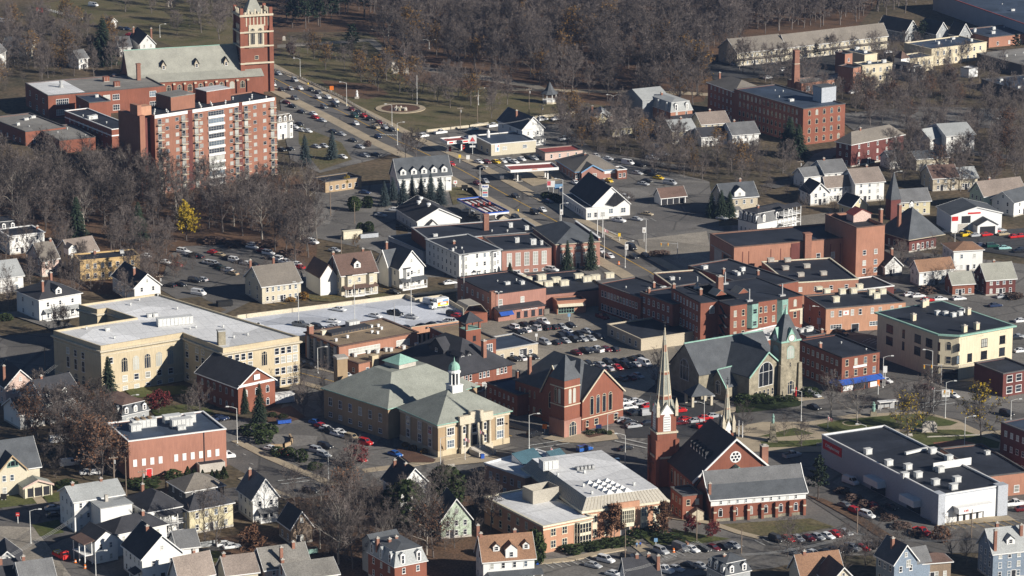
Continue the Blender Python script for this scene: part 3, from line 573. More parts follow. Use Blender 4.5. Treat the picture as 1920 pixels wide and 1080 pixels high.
# ---- red brick hall with corner tower
b = Bd('brick_hall','red brick public hall with steep slate roof, gables and a pyramid capped corner tower','hall','22',(500,838),(25,765),(815,828),9.2,'red_brick')
a,D = b.a,b.b;b.hip(9.0,'slate',.5,None)
def gable_block(b,x0,x1,y0,y1,h,rise,ax,wall,roofm,trim=None,T=.25,ov=.3,name='gable'):
    m = MB();m.prism([(x0,y0),(x1,y0),(x1,y1),(x0,y1)],0,h,0);r = MB()
    if ax == 'y':
        xm = (x0+x1)/2;m.face([(x0,y0,h),(x1,y0,h),(xm,y0,h+rise)]);m.face([(x1,y1,h),(x0,y1,h),(xm,y1,h+rise)]);sl = rise/((x1-x0)/2);e = h-ov*sl+T
        r.slab([(x0-ov,y1,e),(x0-ov,y0-ov,e),(xm,y0-ov,h+rise+T),(xm,y1,h+rise+T)],T);r.slab([(x1+ov,y0-ov,e),(x1+ov,y1,e),(xm,y1,h+rise+T),(xm,y0-ov,h+rise+T)],T)
        c = [[(x0-ov-.1,y0-ov,e+.05),(x0-ov-.1,y0-ov-.3,e+.05),(xm,y0-ov-.3,h+rise+T+.1),(xm,y0-ov,h+rise+T+.1)],[(x1+ov+.1,y0-ov-.3,e+.05),(x1+ov+.1,y0-ov,e+.05),(xm,y0-ov,h+rise+T+.1),(xm,y0-ov-.3,h+rise+T+.1)]]
    else:
        ym = (y0+y1)/2;m.face([(x0,y1,h),(x0,y0,h),(x0,ym,h+rise)]);m.face([(x1,y0,h),(x1,y1,h),(x1,ym,h+rise)]);sl = rise/((y1-y0)/2);e = h-ov*sl+T
        r.slab([(x0-ov,y0-ov,e),(x1,y0-ov,e),(x1,ym,h+rise+T),(x0-ov,ym,h+rise+T)],T);r.slab([(x1,y1+ov,e),(x0-ov,y1+ov,e),(x0-ov,ym,h+rise+T),(x1,ym,h+rise+T)],T)
        c = [[(x0-ov-.3,y0-ov-.1,e+.05),(x0-ov,y0-ov-.1,e+.05),(x0-ov,ym,h+rise+T+.1),(x0-ov-.3,ym,h+rise+T+.1)],[(x0-ov,y1+ov+.1,e+.05),(x0-ov-.3,y1+ov+.1,e+.05),(x0-ov-.3,ym,h+rise+T+.1),(x0-ov,ym,h+rise+T+.1)]]
    g = m.build(name,wall,b.root);r.build('roof',roofm,g)
    if trim: k = MB();[k.slab(x,.5) for x in c];k.build('coping',trim,g)
    return g
g = gable_block(b,.02*a,a+.3,-1.2,D*.5,9.2,7.6,'y','red_brick','slate','trim_stone')
for u in (.25,.4,.55,.7): b.win1('R',u*a,4.2,1.4,5.6,'arch','trim_stone',.1,g,1.2)
for u,w in ((.14,1),(.36,1.6),(.84,1.6)): b.win1('R',u*a,1,w,1.9,'rect','trim_stone',.2,g,1.2)
b.door('R',.7);m = MB();m.box(.0,a+.3,-1.32,-1.201,3.4,3.7);m.build('stone_band','trim_stone',g)
g = gable_block(b,-1.3,a*.5,D*.16,D*.52,9,8.4,'x','red_brick','slate','trim_stone')
b.win1('L',D*.34,4.5,4.2,5.6,'arch','trim_stone',0,g,1.3)
b.wins('L',9,[1.2],1.0,1.6,frame='trim_stone',off=0);b.wins('L',4,[5.4],.5,2.0,m0=D*.65,m1=1,frame='trim_stone')
tw = 5.9;tx,ty = b.loc('22',(392,1128),0);X1,Y1 = tx+tw,ty+tw;m = MB();m.box(tx,X1,ty,Y1,0,17,0);m.box(tx-.3,X1+.3,ty-.3,Y1+.3,0,5.2,1);to = m.build('tower',['red_brick','rose_brick'],b.root)
m = MB();m.prism([(tx-.4,ty-.4),(X1+.4,ty-.4),(X1+.4,Y1+.4),(tx-.4,Y1+.4)],17,23.6,0,shrink=.03);m.build('spire_roof','slate',to)
for z in (9.2,14.6): m = MB();m.box(tx-.15,X1+.15,ty-.15,Y1+.15,z,z+.3);m.build('stone_band','trim_stone',to)
for u in (.36,.64): b.win1('R',tx+u*tw,9.9,1.1,4.4,'arch','trim_stone',1,to,-ty);b.win1('L',ty+u*tw,9.9,1.1,4.4,'arch','trim_stone',.6,to,-tx)
b.win1('R',tx+tw*.5,.3,2.8,4.3,'arch','trim_stone',0,to,-ty+.3)
b.chim(.12,.85,17,.9);b.chim(.03,.98,12,1.0)
w2 = flat('brick_wing','low red brick wing with navy flat roof behind the towered brick hall','annex','22',(40,800),(-190,705),24,6.6,'red_brick','navy_membrane',nL=6,fl=2,w=.7,wh=1.3,units=2)
# ---- stone church with clock tower
b = Bd('stone_church','grey stone church with cross shaped slate roof, green copper trim and square clock tower','church','22',(1780,668),(1432,590),(2055,624),8,'grey_stone')
a,D = b.a,b.b
g = gable_block(b,0,a,0,D*1.15,8,6.2,'y','grey_stone','slate','copper_patina',name='nave')
b.win1('R',a*.46,4,6.0,7.4,'arch','white_paint',.1,g)
for u in (.2,.3,.42,.53,.65,.85): b.win1('R',u*a,1,1.0,2.0,'rect','trim_stone',0,g)
t = Bd('transept','','','22',(1402,648),(1190,578),(1985,560),8,'grey_stone');sub(t,b);m = MB();m.box(0,t.a,0,t.b,0,8);m.face([(0,t.b,8),(0,0,8),(0,t.b/2,15.4)]);m.face([(t.a,0,8),(t.a,t.b,8),(t.a,t.b/2,15.4)])
tr = solid_root(t,'transept',m,'grey_stone');m = MB();m.slab([(-.3,-.5,7.9),(t.a+.3,-.5,7.9),(t.a+.3,t.b/2,15.7),(-.3,t.b/2,15.7)],.25);m.slab([(t.a+.3,t.b+.5,7.9),(-.3,t.b+.5,7.9),(-.3,t.b/2,15.7),(t.a+.3,t.b/2,15.7)],.25);m.build('roof','slate',tr)
m = MB();m.box(-.3,t.a+.3,t.b/2-.2,t.b/2+.2,15.65,15.95);m.build('ridge_cap','copper_patina',tr);t.win1('L',t.b/2,4.5,4.6,6.5,'arch','white_paint',0)
c = Bd('chapel','','','22',(1606,742),7,(1780,700),4.6,'grey_stone');sub(c,b);m = MB();m.box(0,c.a,0,c.b,0,4.6);m.face([(0,c.b,4.6),(0,0,4.6),(0,c.b/2,9)]);cr = solid_root(c,'chapel',m,'grey_stone')
m = MB();m.slab([(-.3,-.4,4.5),(c.a,-.4,4.5),(c.a,c.b/2,9.2),(-.3,c.b/2,9.2)],.2);m.slab([(c.a,c.b+.4,4.5),(-.3,c.b+.4,4.5),(-.3,c.b/2,9.2),(c.a,c.b/2,9.2)],.2);m.build('roof','slate',cr);m = MB();m.slab([(-.6,-.5,4.6),(-.3,-.5,4.6),(-.3,c.b/2,9.3),(-.6,c.b/2,9.3)],.35);m.box(-.3,c.a,c.b/2-.15,c.b/2+.15,9.15,9.4);m.build('coping','copper_patina',cr);c.win1('L',3.5,1.6,2.2,4.2,'arch','white_paint',0);c.win1('R',c.a*.6,1.8,1.7,1.3,'multi')
p = GQ('22',(1400,872));m = MB()
for x,y in ((-3,-2.4),(3,-2.4),(-3,2.4),(3,2.4)): m.box(x-.35,x+.35,y-.35,y+.35,0,3.4,0)
m.prism([(-3.8,-3.2),(3.8,-3.2),(3.8,3.2),(-3.8,3.2)],3.4,6.4,1,shrink=.02);tag(m.build('entrance_canopy',['trim_stone','slate'],None,(p.x,p.y,0),.35),'small pyramid roofed porte cochere on white posts beside the stone church','canopy')
t = Bd('clock_tower','','','32',(103,403),(18,368),(238,377),17.0,'grey_stone');sub(t,b);W,D2 = t.a,t.b;m = MB();m.box(0,W,0,D2,0,18.2)
for x in (0,W):
    for y in (0,D2): m.prism([(x-.8,y-.8),(x+.8,y-.8),(x+.8,y+.8),(x-.8,y+.8)],0,10.5,0,shrink=.7)
ct = solid_root(t,'clock_tower',m,'grey_stone');ct.scale = (1,1,17/18.2)
m = MB();m.prism([(-.3,-.3),(W+.3,-.3),(W+.3,D2+.3),(-.3,D2+.3)],18.2,27.5,0,shrink=.03);m.build('spire_roof','slate',ct);m = MB();m.box(-.35,W+.35,-.35,D2+.35,17.7,18.25);m.lathe((W/2,D2/2),[(.8,26.2),(.45,27),(.05,28.8)],6);m.build('copper_trim','copper_patina',ct)
for fc in 'RL':
    ln = W if fc == 'R' else D2;f = (lambda x,y,z:(x,y,z)) if fc == 'R' else (lambda x,y,z:(y,x,z));m = MB();m.face([f(ln*.22,-.36,18.2),f(ln*.78,-.36,18.2),f(ln/2,-.36,22)]);
    m.slab([f(ln*.2,-.45,18.2),f(ln/2,-.45,22.3),f(ln/2,1.9,22.3),f(ln*.2,.3,18.2)],.2);m.slab([f(ln*.8,-.45,18.2),f(ln/2,-.45,22.3),f(ln/2,1.9,22.3),f(ln*.8,.3,18.2)],.2);m.build('clock_gable','copper_patina',ct)
    m = MB();n_ = 16
    m.v += [f(ln/2,-.42,19)];ring = [f(ln/2+1.25*math.cos(2*PI*k/n_),-.42,19+1.25*math.sin(2*PI*k/n_)) for k in range(n_)];m.face(ring,0);m.v = m.v
    ring2 = [f(ln/2+1.0*math.cos(2*PI*k/n_),-.45,19+1.0*math.sin(2*PI*k/n_)) for k in range(n_)];m.face(ring2,1)
    for k in range(12): t_ = k*PI/6;m.face([f(ln/2+math.cos(t_)*.78+s1*.05,-.47,19+math.sin(t_)*.78+s2*.09) for s1,s2 in ((-1,-1),(1,-1),(1,1),(-1,1))],2)
    for t_,l_ in ((2.2,.75),(.4,.5)): dx,dz = math.cos(t_),math.sin(t_);m.face([f(ln/2-dz*.06,-.48,19+dx*.06),f(ln/2+dz*.06,-.48,19-dx*.06),f(ln/2+dx*l_,-.48,19+dz*l_)],2)
    m.build('clock_face',['grey_stone','white_paint','sign_black'],ct)
    t.win1(fc,ln*.5,12.2,2.6,4.2,'arch','copper_patina',1)
t.win1('R',W*.5,9.4,.5,1.5,'rect','grey_stone',0);t.win1('R',W*.55,.3,2.6,4.6,'arch','trim_stone',0)
m = MB();m.box(.62*W,.62*W+.5,-2.6,-2.55,.6,3.8);m.box(.62*W+.22,.62*W+.28,-2.7,-2.62,0,4.2);o = m.build('banner','red_paint',None)
loc_ = GQ('32',(208,838));o.location = (loc_.x,loc_.y,0);[setattr(v,'co',v.co-Vector((.62*W+.25,-2.6,0))) for v in o.data.vertices];tag(o,'narrow red banner hanging by the arched door of the clock tower','banner')
# ---- brick church with tall spire
b = Bd('spired_church','red brick church with long dark slate nave roof and two tapering stone spires','church','23',(1365,367),(1128,217),(1985,325),7.6,'red_brick')
a,D = b.a,b.b;R_ = 10.5
m = MB();m.box(0,a,0,D,0,7.6);m.face([(0,0,7.6),(a,0,7.6),(a/2,0,7.6+R_)]);m.face([(a,D,7.6),(0,D,7.6),(a/2,D,7.6+R_)]);b.part('wall',m,'red_brick')
m = MB();h = 7.6+R_;m.slab([(-.5,D+.2,7.5),(-.5,-.3,7.5),(a/2,-.3,h+.3),(a/2,D+.2,h+.3)],.3);m.slab([(a+.5,-.3,7.5),(a+.5,D+.2,7.5),(a/2,D+.2,h+.3),(a/2,-.3,h+.3)],.3);b.roof = b.part('roof',m,'dark_shingle')
m = MB();m.slab([(-.6,-.35,7.6),(-.6,-.75,7.6),(a/2,-.75,h+.45),(a/2,-.35,h+.45)],.6);m.slab([(a+.6,-.75,7.6),(a+.6,-.35,7.6),(a/2,-.35,h+.45),(a/2,-.75,h+.45)],.6);b.part('gable_coping',m,'white_paint')
m = MB();n_=20;m.face([(a/2+1.6*math.cos(2*PI*k/n_),-.06,13.2+1.6*math.sin(2*PI*k/n_)) for k in range(n_)],0)
for k in range(7):
    cx,cz = (0,0) if k==6 else (math.cos(k*PI/3)*.95,math.sin(k*PI/3)*.95);m.face([(a/2+cx+.36*math.cos(2*PI*j/8),-.09,13.2+cz+.36*math.sin(2*PI*j/8)) for j in range(8)],1)
b.part('rose_window',m,['white_paint','window_glass'])
m = MB();m.face([(a/2-2.6,-.1,8.2),(a/2+2.6,-.1,8.2),(a/2,-.1,11)],0);m.slab([(a/2-3.2,-2.8,7.8),(a/2,-2.8,11.3),(a/2,-.05,11.3),(a/2-3.2,-.05,7.8)],.2,0);m.slab([(a/2,-2.8,11.3),(a/2+3.2,-2.8,7.8),(a/2+3.2,-.05,7.8),(a/2,-.05,11.3)],.2,0);m.prism([(a/2-2.9,-2.6),(a/2+2.9,-2.6),(a/2+2.9,-.05),(a/2-2.9,-.05)],0,7.8,1);b.part('sanctuary',m,['copper_patina','red_brick'])
for k in range(6):
    y = D*(.2+.115*k);sl = R_/(a/2);x = a*.2;zr = 7.6+x*sl;m = MB();m.face([(x,y-.8,zr),(x,y+.8,zr),(x,y,zr+2.0)],0)
    m.slab([(x-.15,y-1,zr-.1),(x-.15,y,zr+2.3),(x+2.0/sl+.2,y,zr+2.3),(x+.1,y-1,zr+.2)],.1,1);m.slab([(x-.15,y,zr+2.3),(x-.15,y+1,zr-.1),(x+.1,y+1,zr+.2),(x+2.0/sl+.2,y,zr+2.3)],.1,1);b.part('dormer',m,['white_paint','dark_shingle'])
b.wins('L',7,[2],1.4,4,'arch','trim_stone');b.chim(.86,.04,15.5,1.8)
def spire_tower(b,base,w,body,belf,spire,r0,name):
    """square brick tower, belfry with gablets and pinnacles, banded octagonal stone spire"""
    g = G(base);hm = (Matrix.Translation(b.root.location)@Matrix.Rotation(b.th,4,'Z')).inverted();l = hm@g;x,y = l.x,l.y;m = MB();k = w/2;m.box(-k,k,-k,k,0,body)
    for sx in (-1,1):
        for sy in (-1,1): m.box(sx*k-.55,sx*k+.55,sy*k-.55,sy*k+.55,0,body-2.2)
    t = m.build(name,'red_brick',b.root,(x,y,0));z1 = body+belf
    for z in (body*.52,body-.4): m = MB();m.box(-k-.3,k+.3,-k-.3,k+.3,z,z+.5);m.build('stone_band','trim_stone',t)
    for sx in (-1,1):
        for sy in (-1,1):
            cx,cy = sx*(k-.15),sy*(k-.15);m = MB();m.box(cx-.42,cx+.42,cy-.42,cy+.42,z1-.8,z1+1.8);m.prism([(cx-.5,cy-.5),(cx+.5,cy-.5),(cx+.5,cy+.5),(cx-.5,cy+.5)],z1+1.8,z1+4.2,0,shrink=.05);m.build('pinnacle','trim_stone',t)
    m = MB();m.box(-k+.15,k-.15,-k+.15,k-.15,body,z1);m.build('belfry','red_brick',t)
    m = MB()
    for f in (lambda u,v,z:(u,-v,z),lambda u,v,z:(-v,u,z),lambda u,v,z:(u,v,z),lambda u,v,z:(v,u,z)):
        m.face([f(-k*.38,k-.08,body+.2),f(k*.38,k-.08,body+.2),f(k*.38,k-.08,z1-1),f(0,k-.08,z1+.6),f(-k*.38,k-.08,z1-1)],0)
        for j in range(6): zz = body+.6+(z1-1.8-body)*j/5;m.face([f(-k*.3,k-.04,zz),f(k*.3,k-.04,zz),f(k*.3,k-.02,zz+.25),f(-k*.3,k-.02,zz+.25)],1)
        m.slab([f(-k*.8,k-.2,z1-.3),f(0,k-.2,z1+3),f(0,0,z1+3),f(-k*.8,0,z1-.3)],.25,2);m.slab([f(0,k-.2,z1+3),f(k*.8,k-.2,z1-.3),f(k*.8,0,z1-.3),f(0,0,z1+3)],.25,2)
        m.face([f(-k*.7,k-.1,z1-.3),f(k*.7,k-.1,z1-.3),f(0,k-.1,z1+2.6)],0)
    m.build('belfry_louvre',['white_paint','grey_metal','green_slate'],t)
    zs = z1-.2;H = spire;N_ = 8;mm = [0,0,1,0,0,1,0,0,0,2,2];n2 = len(mm);m = MB();cuts = [0,.16,.2,.22,.45,.48,.5,.72,.8,.86,.93,1]
    pal = [0,1,2,0,1,2,0,3,0,4,4]
    for j in range(n2):
        za,zb = cuts[j],cuts[j+1];ra,rb = r0*(1-za*.97),r0*(1-zb*.97);i = len(m.v)
        for rr,zz in ((ra,za),(rb,zb)): m.v += [(rr*math.cos(PI/8+q_*PI/4),rr*math.sin(PI/8+q_*PI/4),zs+H*zz) for q_ in range(8)]
        for q_ in range(8): m.f.append((i+q_,i+(q_+1)%8,i+8+(q_+1)%8,i+8+q_));m.m.append(pal[j])
    for q_ in range(8): c_,s_ = math.cos(PI/8+q_*PI/4),math.sin(PI/8+q_*PI/4);m.tube((r0*c_,r0*s_,zs),(r0*.05*c_,r0*.05*s_,zs+H),.13,.06,4,5)
    s_ = m.build('spire',['green_slate','terracotta','trim_stone','terracotta','white_paint','trim_stone'],t);m = MB();zt = zs+H;m.tube((0,0,zt-.3),(0,0,zt+2.2),.1,.06,5);m.lathe((0,0),[(.05,zt+.2),(.35,zt+.5),(.05,zt+.8)],6);m.box(-.5,.5,-.05,.05,zt+1.4,zt+1.55);m.build('finial','dark_paint',t)
spire_tower(b,(1243,907),5.6,15.5,5.2,23.5,2.35,'bell_tower')
spire_tower(b,(1361,893),3.2,10.2,3.6,12.5,1.4,'small_tower')
an = Bd('church_annex','low brick parish annex with white upper storey and long grey roof behind spired church','annex','23',(1492,505),(1368,405),(2205,455),6.3,'red_brick');b = an;a,D = b.a,b.b
m = MB();m.box(0,a,0,D,0,6.3);
for x in (0,a): m.face([(x,0,6.3),(x,D,6.3),(x,D*.72,9),(x,D*.5,12),(x,D*.28,9)])
b.part('wall',m,'red_brick');m = MB();m.box(-.02,a+.02,-.1,-.004,4.4,6.2);b.part('clerestory',m,'white_clapboard')
m = MB();m.slab([(-.4,-.5,6.2),(a+.4,-.5,6.2),(a+.4,D*.28,9.2),(-.4,D*.28,9.2)],.2,0);m.slab([(-.4,D*.28,9.22),(a+.4,D*.28,9.22),(a+.4,D/2,12.3),(-.4,D/2,12.3)],.2,1);m.slab([(a+.4,D*.72,9.22),(-.4,D*.72,9.22),(-.4,D/2,12.3),(a+.4,D/2,12.3)],.2,1);m.slab([(a+.4,D+.5,6.2),(-.4,D+.5,6.2),(-.4,D*.72,9.2),(a+.4,D*.72,9.2)],.2,0);b.roof = b.part('roof',m,['slate','grey_shingle'])
m = MB()
for x in (-.6,a+.42): m.slab([(x,-.6,6.35),(x+.2,-.6,6.35),(x+.2,D*.28,9.35),(x,D*.28,9.35)],.3);m.slab([(x,D*.28,9.35),(x+.2,D*.28,9.35),(x+.2,D/2,12.5),(x,D/2,12.5)],.3)
m.box(-.4,a+.4,-.62,-.5,5.9,6.2);b.part('roof_trim',m,'white_paint')
b.wins('R',10,[4.75],.7,.95,off=.1);b.wins('R',6,[1.3],1.15,2.3,'arch',m0=.6,m1=.6)
for k in range(7): x = a*(.06+.148*k)+(.9 if k else -.6);m = MB();m.prism([(x-.35,-.8),(x+.35,-.8),(x+.35,-.004),(x-.35,-.004)],0,4.2,0);m.box(x-.42,x+.42,-.9,-.005,2.6,3,1);b.part('buttress',m,['red_brick','trim_stone'])
m = MB();m.box(-.08,a+.08,-.08,D+.08,0,.8);b.part('foundation',m,'grey_stone');b.chim(-.0,.1,10.5,.7)
flat('parish_office','two storey red brick flat roofed block joined to the gable of the parish annex','annex','23',(1280,476),(1176,412),(1432,464),7,'red_brick','slate',nR=2,nL=3,fl=2,frame='trim_stone')
m = MB();m.box(-1.7,1.7,-1.6,1.6,0,2.6,0);m.face([(-1.7,-1.6,2.6),(1.7,-1.6,2.6),(0,-1.6,3.5)],0);m.slab([(-1.9,-1.8,2.5),(0,-1.8,3.6),(0,1.8,3.6),(-1.9,1.8,2.5)],.1,1);m.slab([(1.9,1.8,2.5),(0,1.8,3.6),(0,-1.8,3.6),(1.9,-1.8,2.5)],.1,1);p = GQ('23',(1380,668));tag(m.build('garden_shed',['tan_clapboard','brown_shingle'],None,(p.x,p.y+1,0),.33),'small tan gabled shed against the brick parish office','shed')
# ---- library, front
lf = Bd('library','orange brick library with white flat roofs, pyramid skylights and large bay windows','library','23',(530,592),(82,352),(1172,545),8.2,'salmon_brick');b = lf;a,D = b.a,b.b
m = MB();m.box(0,a,0,D,0,8.2);b.part('wall',m,'salmon_brick');m = MB();m.box(-.45,a+.45,-.45,D+.45,7.6,8.2);b.part('cornice',m,'cream_paint');i = 1.9;m = MB()
lo = [(-.2,-.2),(a+.2,-.2),(a+.2,D+.2),(-.2,D+.2)];hi = [(i,i),(a-i,i),(a-i,D-i),(i,D-i)]
for k in range(4):
    j = (k+1)%4;m.face([(*lo[k],8.21),(*lo[j],8.21),(*hi[j],11.0),(*hi[k],11.0)],0);p0,p1,p2,p3 = [Vector(x) for x in ((*lo[k],8.21),(*lo[j],8.21),(*hi[j],11.0),(*hi[k],11.0))];nn = int((p1-p0).length/1.0);nr = (p1-p0).cross(p3-p0).normalized()*.06
    for s_ in range(1,nn): f = s_/nn;m.tube(p0.lerp(p1,f)+nr,p3.lerp(p2,f)+nr,.045,.045,4,1)
b.part('metal_roof',m,['metal_roof','trim_stone']);m = MB();m.prism(hi,10.9,11.1);b.roof = b.part('roof',m,'white_membrane');b.rz = 11.1
for r_ in range(5):
    for c_ in range(3):
        x,y = b.loc('23',(580+66*c_+37*r_,384-7.5*c_+17.5*r_),11.1);m = MB();m.box(-.95,.95,-.95,.95,0,.2,0);m.prism([(-.9,-.9),(.9,-.9),(.9,.9),(-.9,.9)],.2,.9,0,shrink=.03);m.build('skylight','white_paint',b.roof,(x,y,11.1))
roofbox(b,'23',(275,275),4.5,3.2,2.6);m = MB();x,y = b.loc('23',(540,275),11.1);m.box(-2.5,2.5,-2,2,0,.1,0)
for k in range(5): m.box(-2.4+k*1.1,-1.7+k*1.1,-1,.2,.1,.9,0)
m.build('roof_plant','grey_metal',b.roof,(x,y,11.1));
for p in ((600,465),(545,310),(345,330),(535,410),(915,400)): roofbox(b,'23',p,.6,.6,.8,'roof_vent')
m = MB();m.box(.32*a,.66*a,-.5,-.004,7.6,9.2);b.part('entry_parapet',m,'salmon_brick')
for u in (.13,.29,.72,.87):
    m = MB();m.box(u*a-.95,u*a+.95,-.1,-.004,.6,7.0);b.part('window_panel',m,'cream_paint')
    for z,h in ((4.6,2.1),(1,2.0)): b.win1('R',u*a,z,1.6,h,'multi','cream_paint',.1,off=.1)
x0,x1 = .4*a,.61*a;m = MB();m.prism([(x0,-.004),(x0+.9,-1.5),(x1-.9,-1.5),(x1,-.004)],2.8,3.9,0);m.prism([(x0,-.005),(x0+.9,-1.5),(x1-.9,-1.5),(x1,-.005)],7.2,7.7,0);o = b.part('oriel',m,'cream_paint');m = MB();m.prism([(x0+.1,-.006),(x0+.95,-1.4),(x1-.95,-1.4),(x1-.1,-.006)],3.9,7.2);m.build('pane','window_glass',o);m = MB()
for P0,P1,n_ in (((x0,-.1),(x0+.9,-1.5),3),((x0+.9,-1.5),(x1-.9,-1.5),6),((x1-.9,-1.5),(x1,-.1),3)):
    for k in range(n_+1): t_ = k/n_;px_,py_ = P0[0]+(P1[0]-P0[0])*t_,P0[1]+(P1[1]-P0[1])*t_;m.box(px_-.07,px_+.07,py_-.06,py_+.06,3.9,7.2)
    for z in (5,6.2): m.tube((P0[0],P0[1],z),(P1[0],P1[1],z),.05,.05,4)
m.build('glazing_bars','cream_paint',o);b.door('R',.5,2.4,2.6)
f = Bd('block','','','23',(235,706),(-208,520),(606,656),7.4,'salmon_brick');sub(f,lf);m = MB();m.box(0,f.a,0,f.b,0,7.0);fo = solid_root(f,'front_block',m,'salmon_brick');a2,D2 = f.a,f.b
m = MB();m.box(.35,a2-.35,.35,D2-.35,7.0,7.1);f.roof = m.build('flat_roof','white_membrane',fo);m = MB()
for x0_,x1_,y0_,y1_ in ((-.2,a2+.2,-.2,.35),(-.2,a2+.2,D2-.35,D2+.2),(-.2,.35,.35,D2-.35),(a2-.35,a2+.2,.35,D2-.35)): m.box(x0_,x1_,y0_,y1_,7.0,7.45)
m.box(-.12,a2+.12,-.12,-.004,6.2,6.6);m.build('coping','cream_paint',fo)
for u in (.2,.43):
    for z in (1.1,4.3): f.win1('R',u*a2,z,1.6,2.0,'multi','cream_paint',.1)
f.wins('L',6,[1.1,4.3],1.3,1.9,'rect','cream_paint')
x0,x1 = .63*a2,.97*a2;m = MB();
for za,zb in ((.1,.7),(3.2,4.0),(6.4,6.75)): m.prism([(x0,-.004),(x0+.8,-1.3),(x1-.8,-1.3),(x1,-.004)],za,zb,0)
for P0,P1,n_ in (((x0,-.1),(x0+.8,-1.3),2),((x0+.8,-1.3),(x1-.8,-1.3),4),((x1-.8,-1.3),(x1,-.1),2)):
    for k in range(n_+1): t_ = k/n_;px_,py_ = P0[0]+(P1[0]-P0[0])*t_,P0[1]+(P1[1]-P0[1])*t_;m.box(px_-.07,px_+.07,py_-.06,py_+.06,.3,6.5)
    for z in (1.8,5.1): m.tube((P0[0],P0[1],z),(P1[0],P1[1],z),.05,.05,4)
m.prism([(x0+.1,-.006),(x0+.85,-1.2),(x1-.85,-1.2),(x1-.1,-.006)],.3,6.5,1);m.build('bay_window',['cream_paint','window_glass'],fo)
m = MB();x,y = f.loc('23',(245,520),7.1);
for X0,X1,Y0,Y1 in ((-4,4,-2.6,-2.45),(-4,4,2.45,2.6),(-4,-3.85,-2.45,2.45),(3.85,4,-2.45,2.45)): m.box(X0,X1,Y0,Y1,0,3.6)
m.build('plant_screen','metal_roof',fo,(x,y+2,7.1))
r = Bd('rear','','','23',(100,338),(-205,238),(492,236),7.9,'salmon_brick');sub(r,lf);m = MB();m.box(0,r.a,0,r.b,0,7.6);ro = solid_root(r,'rear_block',m,'salmon_brick');m = MB();m.box(.3,r.a-.3,.3,r.b-.3,7.6,7.7);m.build('flat_roof','white_membrane',ro);m = MB()
for X0,X1,Y0,Y1 in ((-.2,r.a+.2,-.2,.3),(-.2,r.a+.2,r.b-.3,r.b+.2),(-.2,.3,.3,r.b-.3),(r.a-.3,r.a+.2,.3,r.b-.3)): m.box(X0,X1,Y0,Y1,7.6,8.1)
m.build('coping','white_paint',ro);r.wins('L',5,[1,4.4],1.2,1.8)
for p,w_,d_ in (((125,215),8,5),((345,205),5,4)):
    x,y = r.loc('23',p,7.7);m = MB();m.slab([(x-w_/2,y-d_/2,7.9),(x+w_/2,y-d_/2,7.9),(x+w_/2,y+d_/2,10),(x-w_/2,y+d_/2,10)],.15,0);m.box(x-w_/2,x+w_/2,y+d_/2-.2,y+d_/2,7.7,9.9,1);m.face([(x-w_/2,y-d_/2,7.8),(x-w_/2,y+d_/2,7.8),(x-w_/2,y+d_/2,9.9)],1);m.face([(x+w_/2,y-d_/2,7.8),(x+w_/2,y+d_/2,7.8),(x+w_/2,y+d_/2,9.9)],1);m.build('skylight',['teal_glass','white_paint'],ro)
# ================================================================ OTHER BUILDINGS
# ---- upper left
s = flat('brick_school','long low brick school with half white half grey flat roof beside the big church','school','00',(360,715),(180,630),(1228,645),10,'red_brick','grey_membrane',nR=0,nL=3,fl=2,w=2,wh=2)
m = MB();m.box(.35,s.a*.33,.35,s.b-.35,s.rz+.01,s.rz+.06);s.part('white_membrane',m,'white_membrane',s.roof)
for u in (.12,.5,.58,.9):
    for z in (1.2,5.6): s.win1('R',u*s.a,z,5.5 if u<.2 else 3,2.4,'multi',blind=.6)
for p in ((795,610),(875,648)): roofbox(s,'00',p,2.6,2,2,'roof_house',('red_brick','concrete'))
m = MB();x,y = s.loc('00',(1040,600),s.rz);m.box(-.8,.8,-.7,.7,0,7,0);m.box(-.95,.95,-.85,.85,6.6,7.2,0);m.build('chimney','chimney_brick',s.roof,(x,y,s.rz));m = MB();x,y = s.loc('00',(458,655),s.rz);m.lathe((0,0),[(1,0),(1,1),(.5,1.3),(.9,2.6),(.3,3)],10);m.build('roof_ventilator','grey_metal',s.roof,(x,y,s.rz))
flat('school_pavilion','small two storey brick block with dark roof in front of the long school','annex','00',(668,768),(570,712),(830,752),11,'red_brick','navy_membrane',nL=2,fl=2,units=1)
s = flat('shaded_school_wing','dark roofed brick wing with white band in the shade of the apartment block','annex','00',(838,968),(482,832),(1010,950),9,'red_brick','black_membrane',cop='white_paint',nL=9,fl=2);s.units(((.3,.55,4,2,1.4),(.5,.6,1.5,1.4,1.2),(.2,.7,.6,.6,.8),(.4,.3,.6,.6,.8)))
m = MB();m.box(-.1,s.a+.1,-.1,-.004,6.0,6.5);m.box(-.1,-.004,0,s.b,6.0,6.5);s.part('stone_band',m,'white_paint')
flat('low_grey_annex','low brick building with wide grey roof at the left edge behind bare trees','annex','00',(190,985),(-80,880),(495,948),6,'red_brick','grey_membrane',nL=5,nR=3,units=5,chim=((.15,.95,1.2),),seed=4)
flat('low_grey_hall','low brick hall with grey roof left of the apartment block stair tower','annex','00',(445,1050),(245,985),(705,1040),5.5,'red_brick','grey_membrane',nL=4,units=4,seed=5)
house('white_gabled_house','white gabled house with brick chimneys behind the tower church roof','00',(1050,330),(985,270),(1165,322),5.5,'y',4,'white_clapboard','dark_shingle',2,2,chim=((.1,.8),(.95,.3,2)))
house('white_cottage','white cottage with grey roof beside the dark spruce, left of a gabled house','00',(895,355),(872,295),(985,348),4.5,'x',3,'white_clapboard','grey_shingle',3,1,1)
house('hillside_house','shaded house with wide grey roof and yellow gable in upper left trees','00',(235,352),(52,297),(322,288),5,'y',3,'cream_clapboard','grey_shingle',2,3,1)
